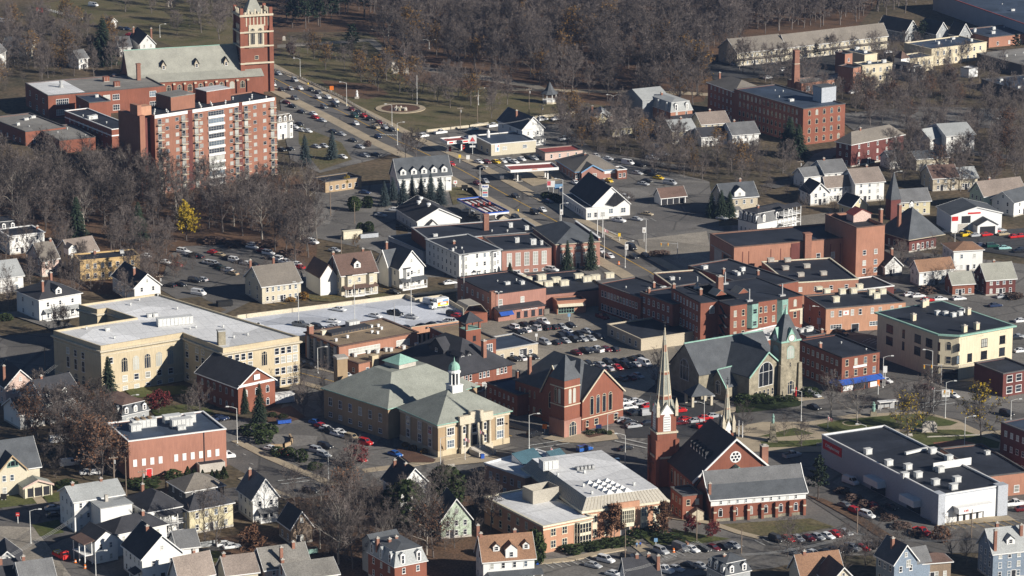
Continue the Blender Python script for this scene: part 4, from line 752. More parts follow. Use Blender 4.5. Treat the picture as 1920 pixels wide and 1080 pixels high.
house('hidden_white_house','white house half hidden by bare trees above the brick school','00',(590,440),(520,405),(665,422),5,'x',3,'white_clapboard','grey_shingle',2,1)
house('edge_house','pale grey house cut by the left edge above the low annex','00',(-40,420),8,(42,375),8,'x',4,'white_clapboard','grey_shingle',2,0,3)
house('cemetery_shed','tiny white gabled shed beside the park road at upper left','00',(826,165),5,(872,158),3.5,'y',1.6,'white_clapboard','grey_shingle',0,0,1,attic=False)
house('white_mansard_house','white mansard house squeezed beside the right end of the apartment block','10',(160,925),12,(275,905),7,'mans',3,'white_clapboard','taupe_shingle',3,2,2,porch=None,bays=((.8,'R'),))
# ---- centre top
house('white_park_house','tall white gabled house at the park edge behind the cream garage','20',(78,970),(-105,905),(238,958),7,'y',4.6,'white_clapboard','slate',2,3,2,chim=((.3,.5),),porch=(.55,1,1.6,2.8))
s = flat('cream_garage','cream flat roofed service garage behind the row of parked cars','garage','',(921,270),(886,252),(1005,262),5,'cream_clapboard','navy_membrane',cop='white_paint',nL=3,w=1.6,wh=1.6);s.win1('R',s.a*.3,2.2,1.8,1.4,'multi');s.win1('R',s.a*.75,2.2,1.8,1.4,'multi')
m = MB();m.box(-1,1,-.1,-.004,0,3.2,0);m.face([(.1,-.11,2.1),(.9,-.11,2.1),(.5,-.11,2.9)],1);m.box(-.2,.6,-.12,-.1,.5,1.8,2);s.part('wall_sign',m,['white_paint','red_paint','skyblue_paint'],None,(s.a*.13,0,1.6));m = MB();m.lathe((0,0),[(.7,0),(.7,2.4),(.35,2.8),(.35,3.3)],8);m.build('roof_vent','white_paint',s.roof,(s.a*.25,s.b*.75,s.rz))
flat('long_shed','long low shed with rusty red roof right of the cream garage','shed','',(1022,286),(1004,268),(1092,276),3.4,'pink_clapboard','red_metal',nR=4,w=.9)
s = house('brick_restaurant','low brick restaurant with taupe hip roof and blue fascia behind the bank','21',(475,208),(348,118),(795,182),3.8,'hip',4.2,'rose_brick','taupe_shingle',0,5,1,chim=((.45,.5,.3),),trim='skyblue_paint',cat='restaurant')
gable_block(s,s.a*.12,s.a*.62,-1.5,s.b*.4,3.8,2.4,'y','rose_brick','taupe_shingle','skyblue_paint')
for u in (.05,.28,.42): s.win1('R',u*s.a,1.2,1.6,1.8,'multi',off=1.5 if u>.1 else 0)
m = MB();m.box(-2.6,2.6,-.1,-.004,0,1.1,0);o = s.part('wall_sign',m,'white_paint',None,(s.a*.83,0,2.2));flat('restaurant_annex','small brick annex with white trim at the right end of the brick restaurant','annex','21',(792,192),6,(860,186),4,'red_brick','grey_membrane',cop='white_paint',nR=2)
s = house('dormer_house','long white two storey building with five dormers behind a row of blue spruces','11',(1065,260),(978,222),(1465,236),6.4,'x',6.5,'white_clapboard','slate',7,3,2,ov=.35)
for u in (.11,.31,.50,.69,.88): s.dormer(u,2.3,.06,2.0,'white_clapboard','slate')
flat('tan_office','low tan brick office with dark roof behind bare trees beside the leafy bank','office','11',(520,282),(425,238),(792,238),4.4,'tan_brick','black_membrane',nR=5,nL=3,w=1.4)
s = house('white_hall','low white gable fronted hall with dark roof and rooftop vents beside the fuel canopy','11',(1210,580),(1055,478),(1530,550),4.4,'y',4.0,'white_clapboard','dark_shingle',0,5,1,cat='hall',attic=False)
m = MB()
for u,v in ((.75,.3),(.62,.62),(.8,.72)): x,y = s.a*u*.55,s.b*v;z = 4.4+4*x/(s.a/2);m.lathe((x,y),[(.5,z-.3),(.5,z+.6),(.9,z+.8),(.8,z+1.4),(.2,z+1.5)],8)
m.build('roof_vents','white_paint',s.roof);gable_block(s,s.a*.2,s.a*.45,-2,0,2.6,2.0,'y','white_clapboard','grey_shingle',name='porch')
# ---- bank and neighbours
s = Bd('white_bank','white clapboard bank with steep brown gable behind a low parapet front','bank','21',(606,466),(462,352),(884,440),4.4,'white_clapboard');s.gable('y',6.6,'dark_shingle',.3)
s.win1('R',s.a*.48,1.2,1.9,1.9,'multi');s.win1('R',s.a*.82,1.2,1.9,1.9,'multi')
m = MB();m.box(-3.6,s.a*.36,-3.2,-.01,0,4.0,0);m.box(-3.6,-.01,-.01,s.b*.95,0,3.8,0);m.box(-3.75,s.a*.36+.1,-3.35,-2.95,4.0,4.5,1);m.box(-3.75,-3.35,-2.95,s.b*.95,3.8,4.3,1);m.box(-3.3,-.1,-2.9,s.b*.9,3.81,3.9,2);s.part('parapet_front',m,['white_clapboard','white_paint','black_membrane'])
for k in range(3): s.win1('R',-2.4+k*2.6,1.0,1.5,1.8,'multi',off=3.2)
for k in range(9): s.win1('L',s.b*(.05+.1*k),1.0,1.2,1.7,off=3.6)
m = MB();m.slab([(s.a*.35,-.6,4.9),(s.a*.62,-.6,9.3),(s.a*.86,-.6,6.2),(s.a*.6,-.6,3.9)],.1);s.part('gable_roof',m,'dark_shingle')
s = Bd('drive_through','small white drive through kiosk with brown roof and open arches right of the bank','kiosk','21',(1118,402),(1066,372),(1302,380),3,'white_clapboard');s.wall = 'white_paint';s.gable('x',2.8,'brown_shingle')
for k in range(4): m = MB();m.box(-1.1,1.1,-.06,-.004,0,2.2);m.lathe((0,0),[(0,2.2),(0,2.21)],4);s.part('arch_opening',m,'dark_paint',None,(s.a*(.14+.24*k),0,0))  # dark panels on the wall paint the shade inside open arches
house('beige_house','beige two storey house with dark cross gabled roof right of the drive through','21',(1585,407),(1508,362),(1842,386),7,'x',4.2,'tan_clapboard','slate',4,3,2,porch=(.0,.45,2.2,2.9),chim=((.7,.7),),dormers=((.48,4.2,.0,2.0),))
s = house('mansard_tenement','white mansard tenement with stacked open porches above the empty gravel lot','21',(1840,600),(1690,540),(2125,520),4.6,'mans',3.4,'white_clapboard','grey_shingle',3,4,1,mtop='dark_shingle',chim=((.25,.5),))
s.porch(.55,1.0,2.4,3.0,'dark_shingle',deck=4)
# ---- post office complex
s = flat('dark_roofed_block','rear brick block under a huge black flat roof with one tall chimney','commercial building','11',(1300,720),(1168,622),(2150,650),7.6,'red_brick','black_membrane',cop='grey_metal',nL=3);m = MB();x,y = s.loc('11',(1724,645),s.rz);m.box(-.9,.9,-.8,.8,0,5.6,0);m.box(-1,1,-.9,.9,5.2,5.8,0);m.build('chimney','chimney_brick',s.roof,(x,y,s.rz))
s.units(((.1,.3,1.6,1.2,.8),(.6,.3,.6,.6,.8),(.8,.5,1.5,1.3,1.6),(.9,.25,1.5,1.4,1.4),(.72,.2,.7,.7,.9)))
s = flat('white_tenement','white three storey flat roofed tenement with bay fronts and a small entry porch','apartment house','11',(1524,828),(1272,726),(1842,796),8.8,'white_clapboard','black_membrane',cop='grey_metal',nR=0,nL=7,fl=3,w=.9,wh=1.5,chim=((.35,.6,.9),),par=.3,over=.35);s.units(((.2,.35,.7,.7,.7),(.3,.3,.7,.7,.7),(.05,.25,.8,.8,.9)))
for u in (.07,.2,.42,.6,.75,.9):
    for z in s.floors(3): s.win1('R',u*s.a,z,.95,1.5)
s.bay(.14,2.6,.7,.2,8.4,nfl=3);s.bay(.82,2.6,.7,.2,8.4,nfl=3);m = MB();m.box(.34*s.a,.55*s.a,-1.6,-.004,2.6,2.8);m.box(.35*s.a,.36*s.a,-1.5,-1.4,0,2.6);m.box(.53*s.a,.54*s.a,-1.5,-1.4,0,2.6);s.part('porch',m,'white_paint')
s = flat('post_office','brick post office wing with four tall pale windows right of the white tenement','post office','11',(1845,798),22,(2216,770),8.4,'rose_brick','black_membrane',nR=0);s.wins('R',5,[2.6],1.8,4.6,'multi',blind=1);s.wins('R',5,[.3],1.6,.9);s.units(((.5,.5,1.6,1.3,1.7),(.75,.3,2,1.5,1.9),(.9,.25,1,1,1.4)))
s = house('post_office_hall','brick post office front block with grey hip roof beside the tall dark spruce','21',(330,752),26,(660,728),9,'hip',3.6,'rose_brick','slate',0,0,1,cat='post office',trim='trim_stone',ov=.3);s.wins('R',5,[2],1.7,3.6,'multi',blind=.8);s.wins('R',5,[6.8],1.8,.9,'none','trim_stone',blind=1)
m = MB();m.box(s.a-.5,s.a,0,s.b,9.1,10.1,0);m.box(s.a-.65,s.a+.15,0,s.b,10.1,10.4,1)
s.part('parapet',m,['rose_brick','white_paint'])
flat('loading_shed','low dark roofed loading shed below the black flat roof, left of white tenement','shed','11',(1255,808),(992,690),14,3.6,'grey_panel','slate',cop='grey_metal')
# ---- white houses at centre left
s = house('brown_roofed_house','cream two storey house with brown roof, front dormer and porch above the parking deck','11',(640,985),(530,928),(908,956),7.4,'x',5.4,'cream_clapboard','brown_shingle',3,3,2,chim=((.02,.6),(.85,.6)),porch=(.05,.95,2.0,3,'brown_shingle'),bays=((.2,'R'),(.8,'R')),dormers=((.5,2.4,.12,1.9),))
gable_block(s,-6,-.02,s.b*.3,s.b*1.3,6.5,4,'y','white_clapboard','brown_shingle',name='rear_ell')
s = house('cross_gabled_house','white cross gabled house with grey roof and porch, right of the brown roofed house','11',(1075,935),(908,880),(1258,915),7.2,'y',5.6,'white_clapboard','slate',3,3,2,porch=(.0,1.0,2.2,3,'slate'),chim=((.2,.8),),bays=((.3,'R'),))
gable_block(s,-1.2,s.a*.6,s.b*.35,s.b*.8,7.2,4.6,'x','white_clapboard','slate','white_paint')
house('cream_barn_house','plain cream house with grey gable roof at the corner of the parking deck','11',(45,1068),(-85,1000),(335,1036),6,'x',5,'cream_clapboard','taupe_shingle',6,2,2,chim=((.1,.9),(.7,.9)))
# ---- left edge houses
house('flat_white_house','white flat roofed house at left edge before the large spruce','01',(70,690),12,(332,658),6.8,'flat',0,'white_clapboard','black_membrane',3,2,2,chim=((.98,.5),))
house('edge_mansard','white mansard roofed house cut by the left edge under bare wood','01',(-70,650),10,(130,632),4,'mans',2.6,'white_clapboard','dark_shingle',3,1,1,mtop='black_membrane')
house('pink_grey_house','pale house with weathered grey gable roof, second row at far left','01',(312,870),(212,812),(442,846),6,'x',4.6,'pink_clapboard','taupe_shingle',2,3,2,chim=((.95,.5),))
house('pale_cottage','cream cottage with pale weathered roof and front gable left of a yellow apartment','01',(535,824),(430,785),(732,798),6,'x',3.8,'cream_clapboard','pink_shingle',2,3,2,dormers=((.05,3,.0,2),))
flat('ochre_apartments','flat roofed yellow apartment house with inset porches behind bare trees','apartment house','01',(600,872),(545,832),(1046,836),7.4,'ochre_clapboard','black_membrane',cop='ochre_clapboard',nR=7,nL=2,fl=2,units=2,chim=((.35,.9,1),))
house('steep_white_house','small white gable fronted house with black roof beside the yellow apartment','02',(1008,-4),(830,-68),(1196,-14),5.4,'y',4,'white_clapboard','dark_shingle',2,4,2,chim=((.3,.35),))
house('grey_roofed_house','white house with pale grey roof at left edge, above italianate house','01',(0,1005),(-110,940),(172,985),5.4,'x',4,'white_clapboard','light_shingle',2,2,2)
s = house('italianate_house','square white hip roofed house with tall brick chimneys at the far left','02',(292,88),(116,28),(602,44),7.4,'hip',4,'white_clapboard','dark_shingle',3,2,2,chim=((.2,.2,1.2),(.7,.75,1.2)),porch=(.1,.95,1.8,3.2,'light_shingle'));s.dormer(.5,2.2,.05,1.9,'white_clapboard','dark_shingle')
house('pink_house','pink gabled house with dark roof at left below the shaded street','02',(40,742),(-70,690),(262,722),6.2,'y',4.6,'pink_clapboard','dark_shingle',2,2,2,chim=((.1,.3),))
s = house('dormered_white_house','white house with charcoal roof and two small dormers below the tall spruce','02',(345,858),(135,800),(606,818),6.2,'x',5,'white_clapboard','dark_shingle',2,2,2,chim=((.25,.5),),dormers=((.15,1.5,.1,1.5),(.6,1.5,.1,1.5)),porch=(0,.6,1.6,2.8))
house('porch_wing_house','white house half hidden by bare trees at left below the pink house','02',(150,948),(20,890),(330,925),4.6,'x',3.4,'white_clapboard','dark_shingle',3,1,1)
house('low_mansard','low house with rust brown hip roof and slate mansard windows behind brick block','02',(915,958),(690,878),(1116,912),3.4,'mans',2.6,'grey_clapboard','slate',3,3,1,mtop='brown_shingle',trim='white_paint')
s = Bd('brick_chapel','red brick gabled hall with dark roof beside the cream school','hall','02',(1785,745),(1472,638),(2060,692),8.2,'red_brick');s.gable('y',4.6,'dark_shingle',.5);s.wins('L',6,[1.0],1.0,1.9,'arch');s.wins('L',6,[4.9],1.0,2.1,'arch');s.wins('R',3,[1,4.8],1.2,2.2,'arch');m = MB();m.box(.1,s.a-.1,-.3,-.004,8,8.7);m.box(.42*s.a,.58*s.a,-.32,-.3,9.4,11);s.part('pediment_trim',m,'white_paint')
s = flat('telephone_exchange','windowless red brick block with white blind panels and rooftop chillers at lower left','commercial building','03',(963,66),(765,-18),(1686,2),11.2,'pale_brick','navy_membrane',cop='white_paint')
for u in (.06,.15,.235,.32,.48,.565,.65,.735,.82,.905): m = MB();m.box(-.55,.55,-.1,-.004,0,2.0);s.part('blind_panel',m,'white_paint',None,(u*s.a,0,3.6))
m = MB();m.box(-.12,.12,-.14,-.004,0,11);s.part('downpipe',m,'dark_paint',None,(.77*s.a,0,0));m = MB();m.box(-3.2,4.2,-2.8,-.01,0,2.6,0);m.box(-3,4,-2.6,-.2,2.55,2.62,1);s.part('lean_to',m,['concrete','dark_paint'],None,(.8*s.a,0,0));s.door('R',.2,1.6,2.4,'red_paint')
for p,w,d,h in (((1075,-40),7,3,2.2),((1015,-10),3,2,1.8),((1290,-75),5,2.5,2),((1360,-45),6,2.5,2.2),((1425,-75),3,2,2.2),((1360,-18),2.4,1.4,1.1)): roofbox(s,'03',p,w,d,h)
m = MB()
for k in range(3):
    for j in range(2): m.lathe((-1.8+k*1.8,-.6+j*1.2),[(.6,0),(.6,.35)],10)
x,y = s.loc('03',(1075,-40),s.rz);m.build('cooling_fans','tan_gravel',s.roof,(x,y,s.rz+2.3))
# ---- bottom left houses
s = Bd('victorian_house','yellow victorian house with slate roof, half round gable window and front porch','house','03',(0,290),12,(296,248),7,'cream_clapboard');s.gable('x',6.4,'slate',.5);gable_block(s,-1,s.a*.62,-1.6,s.b*.5,7,4.2,'y','cream_clapboard','slate','tan_brick');s.win1('R',s.a*.28,8.0,3.2,1.9,'arch','green_paint',0,off=1.65)
for u,z in ((.05,.9),(.05,4.3),(.25,4.3)): s.win1('R',u*s.a,z,1.1,1.7,off=1.6)
gable_block(s,s.a*.4,s.a*1.12,-6,-1.7,3.2,1.6,'y','cream_clapboard','green_slate','pink_clapboard',name='entrance_porch');m = MB();m.box(s.a*.5,s.a*1.05,-6.08,-6.004,.4,2.8);s.part('porch_opening',m,'dark_paint');m = MB();  # a dark sheet on the porch front paints its shaded inside
for k in range(4): m.box(s.a*(.42+.22*k),s.a*(.42+.22*k)+.3,-6.3,-6.0,0,3.2)
s.part('porch_post',m,'cream_paint');s.chim(.1,.6,15)
s = house('white_three_decker','tall white three storey house with pale roof and flat roofed rear ell at lower left','03',(555,522),(440,458),(920,472),8.8,'x',2.6,'white_clapboard','light_shingle',6,3,3,chim=((.12,.5),(.7,.5)),w=.85,wh=1.4)
x0,x1 = .33*s.a,.97*s.a;m = MB();m.box(x0,x1,-7,-.01,0,8.2,0);m.box(x0-.3,x1+.3,-7.3,-.011,8.2,8.4,1);m.box(x0+3,x0+3.8,-3,-2.2,8.3,10.2,2);s.part('flat_ell',m,['white_clapboard','light_shingle','concrete'])
house('hipped_white_house','white two storey house with charcoal hip roof and railed rear porches, lower left','03',(1110,600),(925,528),(1366,570),7,'hip',3.4,'white_clapboard','dark_shingle',4,4,2,chim=((.35,.75),),porch=(.25,1,2,3,'dark_shingle','white_paint',3))
s = house('long_white_house','long white house with dark hip roof and two tier porch at the street corner','03',(860,770),(705,735),(1240,718),6.4,'hip',2.8,'white_clapboard','dark_shingle',4,1,2,chim=((.68,.4,.8),))
gable_block(s,-6.5,-.02,-1.5,s.b*.75,6.2,2.2,'y','white_clapboard','dark_shingle',name='corner_wing')
for u in (-4.8,-2):
    for z in (.8,3.8): s.win1('R',u,z,.9,1.5,off=1.5)
m = MB()
for x in (-9.2,-7.2):
    for y in (-1,2,5): m.box(x,x+.2,y,y+.2,0,6)
m.box(-9.3,-6.52,-1.2,5.4,2.7,2.9);m.slab([(-9.7,-1.6,6),(-6.5,-1.6,6.7),(-6.5,5.8,6.7),(-9.7,5.8,6)],.2,1);s.part('porch',m,['white_paint','brown_shingle'])
house('white_gable_house','large white gable fronted house with shutters and black roof at the bottom left','03',(1065,950),(916,862),(1366,910),6.8,'y',5.2,'white_clapboard','dark_shingle',2,4,2,chim=((.42,.6,.6),),porch=(.05,.35,1.8,2.8,'dark_shingle','white_paint',2,'L'))
house('white_garage_house','small white gabled ell with grey roof right of the large gable fronted house','03',(1335,870),9,(1490,852),4.6,'x',3,'white_clapboard','grey_shingle',1,1,1)
house('grey_hip_house','dark grey house with brown grey hip roof beyond the brick block lawn','03',(1392,448),(1258,388),(1676,408),6,'hip',3,'dark_clapboard','taupe_shingle',3,2,2)
house('yellow_rear_house','pale yellow house with dark roof behind a many stemmed bare tree','03',(1420,590),(1330,545),(1745,530),6.6,'hip',3.2,'yellow_clapboard','dark_shingle',4,2,2)
house('slate_gable_house','pale house with slate grey cross gable beside the bare trees near the side street','03',(1895,500),(1788,415),(2085,470),6.6,'y',5,'white_clapboard','grey_shingle',2,3,2,chim=((.3,.7),),porch=(.2,.9,1.8,2.8))
house('dark_barn','dark barn like house with mossy wall among the bottom trees','13',(265,720),(170,660),(420,700),4.6,'y',4,'brown_clapboard','dark_shingle',1,2,1)
house('corner_white_house','white gabled house with black roof and two chimneys near the town hall lawn','13',(1070,425),(950,352),(1310,395),7,'y',5,'white_clapboard','dark_shingle',2,3,2,chim=((.3,.85,.2),(.45,.45,.2)))
house('pale_green_house','pale green gabled house behind bare trees left of the library','13',(1390,660),9,(1615,640),5.2,'y',5.4,'green_clapboard','dark_shingle',3,2,2)
s = house('brick_mansard_house','brick house with grey mansard roof and three chimneys at the bottom edge','13',(1040,1012),(835,945),(1278,992),6.2,'mans',3.4,'red_brick','light_shingle',2,3,2,mtop='slate',chim=((.05,.7,.6),(.3,.55,.6),(.55,.6,.6)))
gable_block(s,s.a*.1,s.a*1.0,s.b*.9,s.b*1.35,8,2,'x','grey_clapboard','slate',name='rear_ell')
house('weathered_roof_house','house with pale weathered roof at the bottom edge left of the mansard house','13',(65,1030),(-30,965),(400,992),5,'x',4,'pink_clapboard','weathered_shingle',3,1,2,chim=((.75,.4),(.4,.1)))
house('bottom_tan_house','low house with tan grey roof cut by the bottom edge below the weathered roof','13',(250,1110),(150,1040),(615,1068),4.4,'x',2.6,'white_clapboard','weathered_shingle',4,1,1,chim=((.02,.6),))
house('bottom_slate_house','pinkish grey roofed house with two chimneys at the bottom edge, left of centre','03',(1345,1100),(1270,1060),(1600,1050),5,'x',4.6,'white_clapboard','pink_shingle',2,1,2,chim=((.6,.6),))
house('bottom_ridge_house','long low house with reddish grey roof cut by the bottom edge','03',(1700,1070),8,(1935,1042),4.6,'x',3.4,'cream_clapboard','pink_shingle',3,1,1,chim=((.05,.5),))
house('white_corner_cottage','white gable fronted cottage at left edge beside the torn up street','03',(-60,1000),10,(172,985),3.6,'y',3.4,'white_clapboard','dark_shingle',4,1,1)
house('bottom_left_house','dark roofed house with brick chimney in the bottom left corner','03',(-40,1130),9,(180,1100),5,'x',4,'white_clapboard','dark_shingle',3,1,2,chim=((.35,.4),))
house('bottom_grey_house','grey roofed house below the red truck at the bottom left','03',(170,1150),9,(420,1115),5,'x',4.4,'white_clapboard','grey_shingle',3,1,2,chim=((.25,.7),))
# ---- middle: deck, orange brick, station
D0 = Bd('parking_deck','white concrete parking deck with cars on its open roof','parking garage','12',(1172,322),30,(1562,272),5,'concrete')
P = [D0.loc('12',p,5) for p in ((-160,275),(-140,232),(1122,72),(1195,104),(1390,78),(1560,180),(1562,272),(1172,322),(1160,345),(300,395))][::-1]
m = MB();m.prism(P,4.2,4.98,0);m.prism(inset(P,2),0,4.2,2)
for k in range(12): x = D0.a*(.02+.085*k);m.box(x-.3,x+.3,-.02,.6,0,4.2,0)
D0.part('wall',m,['concrete','deck_concrete','dark_paint']);m = MB();m.prism(inset(P,.3),4.98,5.0,0);D0.part('roof_deck',m,'deck_concrete')
Pi = inset(P,.35);m = MB()
for i in range(len(P)):
    j = (i+1)%len(P);a_,b_ = Vector(P[i]),Vector(P[j])
    m.face([(*P[i],5),(*P[j],5),(*P[j],6.3),(*P[i],6.3)]);m.face([(*P[i],6.3),(*P[j],6.3),(*Pi[j],6.3),(*Pi[i],6.3)]);m.face([(*Pi[j],5),(*Pi[i],5),(*Pi[i],6.3),(*Pi[j],6.3)])
D0.part('parapet',m,'trim_stone');m = MB();m.box(-4,D0.a,-.1,-.004,3.6,6.2);D0.part('brick_band',m,'salmon_brick')
p = GQ('12',(1600,262));m = MB();m.box(-4.5,4.5,-4,4,0,3.4,0);m.slab([(-4.6,-4,3.4),(-2.2,-4,6.4),(-2.2,4,6.4),(-4.6,4,3.4)],.15,1);m.slab([(-2.2,-4,6.4),(2.2,-4,6.4),(2.2,4,6.4),(-2.2,4,6.4)],.15,1);m.slab([(2.2,-4,6.4),(4.6,-4,3.4),(4.6,4,3.4),(2.2,4,6.4)],.15,1);tag(m.build('ramp_cover',['red_brick','metal_roof'],None,(p.x,p.y+2,0),D0.th),'grey ribbed metal ramp cover at the corner of the parking deck','ramp cover')
s = flat('orange_office','orange brick office with brown gravel roof and long strip windows','office','12',(622,432),(362,362),(1206,350),8,'orange_brick','tan_gravel',cop='brown_shingle',par=.35,over=.5)
s.win1('R',s.a*.32,4.3,s.a*.4,2.0,'band',blind=.8);s.win1('R',s.a*.815,4.3,s.a*.17,2.0,'band',blind=.8);s.wins('R',7,[.9],1.6,1.6)
for k in range(5): m = MB();m.box(-.5,-.004,s.b*(.06+.2*k),s.b*(.06+.2*k)+1.2,0,7.4);s.part('pilaster',m,'grey_panel')
for k in range(4): s.win1('L',s.b*(.19+.2*k),.3,2.6,6.4,'multi','grey_metal',0)
roofbox(s,'12',(725,290),4,2.4,1.8);roofbox(s,'12',(505,350),1.6,1.3,1.3,'air_conditioner',('cream_paint','grey_metal'));roofbox(s,'12',(690,325),15,4,.9,'roof_monitor',('dark_shingle','tan_gravel'),.05)
for p in ((600,400),(685,375),(870,340),(912,345),(866,298),(916,292),(940,312)): roofbox(s,'12',p,.8,.7,.8,'roof_vent',('white_paint','grey_metal'))
s.chim(.02,.9,10.5,1.6)
s = flat('orange_annex','single storey orange brick annex with gravel roof in front of the strip window office','annex','12',(770,562),(632,528),(1290,450),4.2,'orange_brick','tan_gravel',cop='brown_shingle',par=.3,over=.4,nR=7,w=1.2,wh=1.3,nL=2);m = MB();m.box(s.a*.17,s.a*.26,-.8,1,0,5.6);s.part('stair_block',m,'buff_stone')
for p in ((740,515),(840,490),(908,488),(975,475),(1010,475),(1105,458),(1205,440)): roofbox(s,'12',p,1.2,1,1.1,'roof_vent',('pale_metal','grey_metal'))
s = flat('fire_station','red brick fire station with tan roof joined to a square hose tower','fire station','12',(1562,410),(1302,312),(1800,384),8,'red_brick','tan_gravel',nL=10,nR=0,fl=2,w=.8,wh=1.4,sill=1.2);s.win1('R',s.a*.75,3.8,3.2,2.6,'multi');s.win1('R',s.a*.75,.5,3.2,2.6,'multi')
tx,ty = -.6,-2.2;m = MB();m.box(tx,tx+5.2,ty,ty+4.4,0,12.4);
for x in (tx,tx+4.6):
    for y in (ty,ty+3.8): m.box(x,x+.6,y,y+.6,12.4,14.8)
t = m.build('hose_tower','red_brick',s.root);m = MB();m.prism([(tx-.7,ty-.7),(tx+5.9,ty-.7),(tx+5.9,ty+5.1),(tx-.7,ty+5.1)],14.8,17.6,0,shrink=.03);m.build('tower_roof','dark_shingle',t);m = MB();m.box(tx-.05,tx+5.25,ty-.05,ty+4.45,12.3,12.5);m.build('sill_band','green_paint',t);s.win1('R',tx+2.9,8.8,1.0,1.6,'rect','dark_paint',0,t,-ty);s.win1('R',tx+2.6,4.8,1.0,1.6,'rect','dark_paint',0,t,-ty)
flat('tan_garage','low tan garage with navy roof facing the crowded parking lot','garage','12',(1790,466),14,(2114,410),3.8,'tan_clapboard','navy_membrane',cop='grey_metal',nR=4,w=1.3,wh=1.2,door=('R',.66,2.6,2.6))
s = house('police_station','red brick building with big dark hip roof in front of the hose tower','12',(1508,658),(1052,530),(1920,588),6.6,'hip',7.6,'red_brick','dark_shingle',0,0,2,cat='police station',trim='dark_paint',ov=.8)
for u in (.1,.17,.24,.42,.49,.56,.74,.81,.88): s.win1('R',u*s.a,4.2,1.0,1.8)
for u in (.1,.48): s.win1('R',u*s.a,.6,1.3,2.2)
s.wins('L',12,[3.9],.9,1.8);s.chim(.62,.12,14.5,1.2)
for u in (.28,.4): s.dormer(u,2.2,.16,1.6,'dark_shingle','dark_shingle')
s.dormer(.52,7,.2,1.6,'dark_shingle','dark_shingle',face='L')
# ---- middle right commerical rows
s = flat('rose_commercial','rose painted brick block with black roof and small storefront beside the lot','commercial building','12',(1780,44),(1508,-40),(2176,15),8.6,'rose_brick','black_membrane',cop='dark_paint',nL=6,fl=2,w=1,wh=1.8,units=4,seed=3);s.win1('R',s.a*.13,4.6,1.6,1.9);s.win1('R',s.a*.55,4.6,1.4,1.9)
m = MB();m.box(.0,s.a*.88,-3.4,-.01,0,3.7,0);m.slab([(-.2,-3.8,3.6),(s.a*.9,-3.8,3.6),(s.a*.86,-.01,4.4),(-.2,-.01,4.4)],.2,1);m.box(s.a*.3,s.a*.88,-3.5,-3.404,2.6,3.4,2);o = s.part('storefront',m,['rose_brick','dark_shingle','rose_brick']);lettering('Grooming & Board Spa',.62,'white_paint',o,(s.a*.59,-3.54,3.0))
for k in range(4): s.win1('R',s.a*(.38+.14*k),.5,1.3,2.0,'rect','dark_paint',0,o,3.4)
m = MB();m.slab([(.2,-5,2.4),(s.a*.26,-5,2.4),(s.a*.26,-3.42,3.4),(.2,-3.42,3.4)],.12);s.part('awning',m,'blue_paint');m = MB();m.box(-.9,.9,-.7,.7,0,9.4);s.part('chimney_stack',m,'chimney_brick',None,(0,.4,0))
s = flat('long_commercial','long low rose brick block with black roof covered in cream air conditioners','commercial building','12',(2176,44),(1930,-96),(2640,10),5.7,'rose_brick','black_membrane',cop='dark_paint')
for p in ((1990,-58),(2035,-42),(2140,-62),(2115,-8),(2190,-12),(2250,-40),(2310,-18),(2420,-68),(2480,-48),(2545,-60),(2650,-75)):
    roofbox(s,'12',p,3,1.8,1.7,'air_conditioner',('cream_paint','grey_metal'))
s = flat('awning_shop','small orange brick shop with cream awning and green tinted window in the lot corner','shop','22',(338,98),(275,70),(555,92),4.6,'orange_brick','dark_shingle',cop='orange_brick');s.win1('R',s.a*.32,.4,s.a*.55,2.1,'multi','green_paint',0);m = MB();m.slab([(.2,-1.4,2.9),(s.a*.95,-1.4,2.9),(s.a*.95,-.02,3.5),(.2,-.02,3.5)],.1);s.part('awning',m,'cream_paint')
flat('shaded_row','long red brick row in shade with black roof at the back of the parking lot','commercial building','22',(965,70),(650,-40),15,9.5,'red_brick','black_membrane',nL=12,fl=2,w=1.1,wh=2,units=3,seed=8,chim=((.3,.1,1.4),(.8,.4,1.4)))
flat('shaded_row_corner','shorter red brick block between the long shaded row and the tall bay windowed block','commercial building','22',(1205,118),(960,25),22,11,'red_brick','black_membrane',nL=6,fl=3,w=1,wh=1.8,chim=((.1,.9,1.3),(.9,.3,1.3)),units=2,seed=9)
flat('tan_shop','low tan shop with black roof and small signs between parking lot and tall brick','shop','22',(968,382),(715,268),20,4,'tan_clapboard','black_membrane',cop='tan_clapboard',nL=5,w=1.3,wh=1.8)
s = flat('plain_brick_block','tall plain red brick block with dark side, between shaded row and bay windowed front','commercial building','22',(1415,108),(1200,18),(1700,86),14.5,'red_brick','black_membrane',cop='dark_paint',nL=8,fl=4,w=.9,wh=1.8,par=.3,chim=((.9,.5,5,1.8),(.35,.45,1.8,.9),(.02,.95,1.5,.9)))
s.win1('R',.3*s.a,10.5,1.8,2.6,'arch','white_paint',.5)
s = flat('bay_windowed_block','tall red brick commercial block with green copper bay windows and skylights','commercial building','22',(1637,130),26,(2178,50),14.5,'red_brick','black_membrane',cop='dark_paint',par=.3);L0 = s.a
for u in (.07,.18,.42,.49,.6):
    for z in (10.6,7.2,3.8): s.win1('R',u*s.a,z,1.1,2.0,'rect','trim_stone')
for u in (.31,.725): s.bay(u,4.2,1.3,6.4,14.2,m='green_paint',nfl=2,frame='copper_patina')
s.win1('R',.9*s.a,11,1.2,2.4,'arch','trim_stone');s.win1('R',.9*s.a,7.4,1.2,2.0,'rect','trim_stone');m = MB();m.box(.82*s.a,s.a+.1,-.15,-.004,9.6,10.2);m.box(s.a-.8,s.a+.1,-.14,-.004,5,9.6);s.part('stone_band',m,'trim_stone')
m = MB()
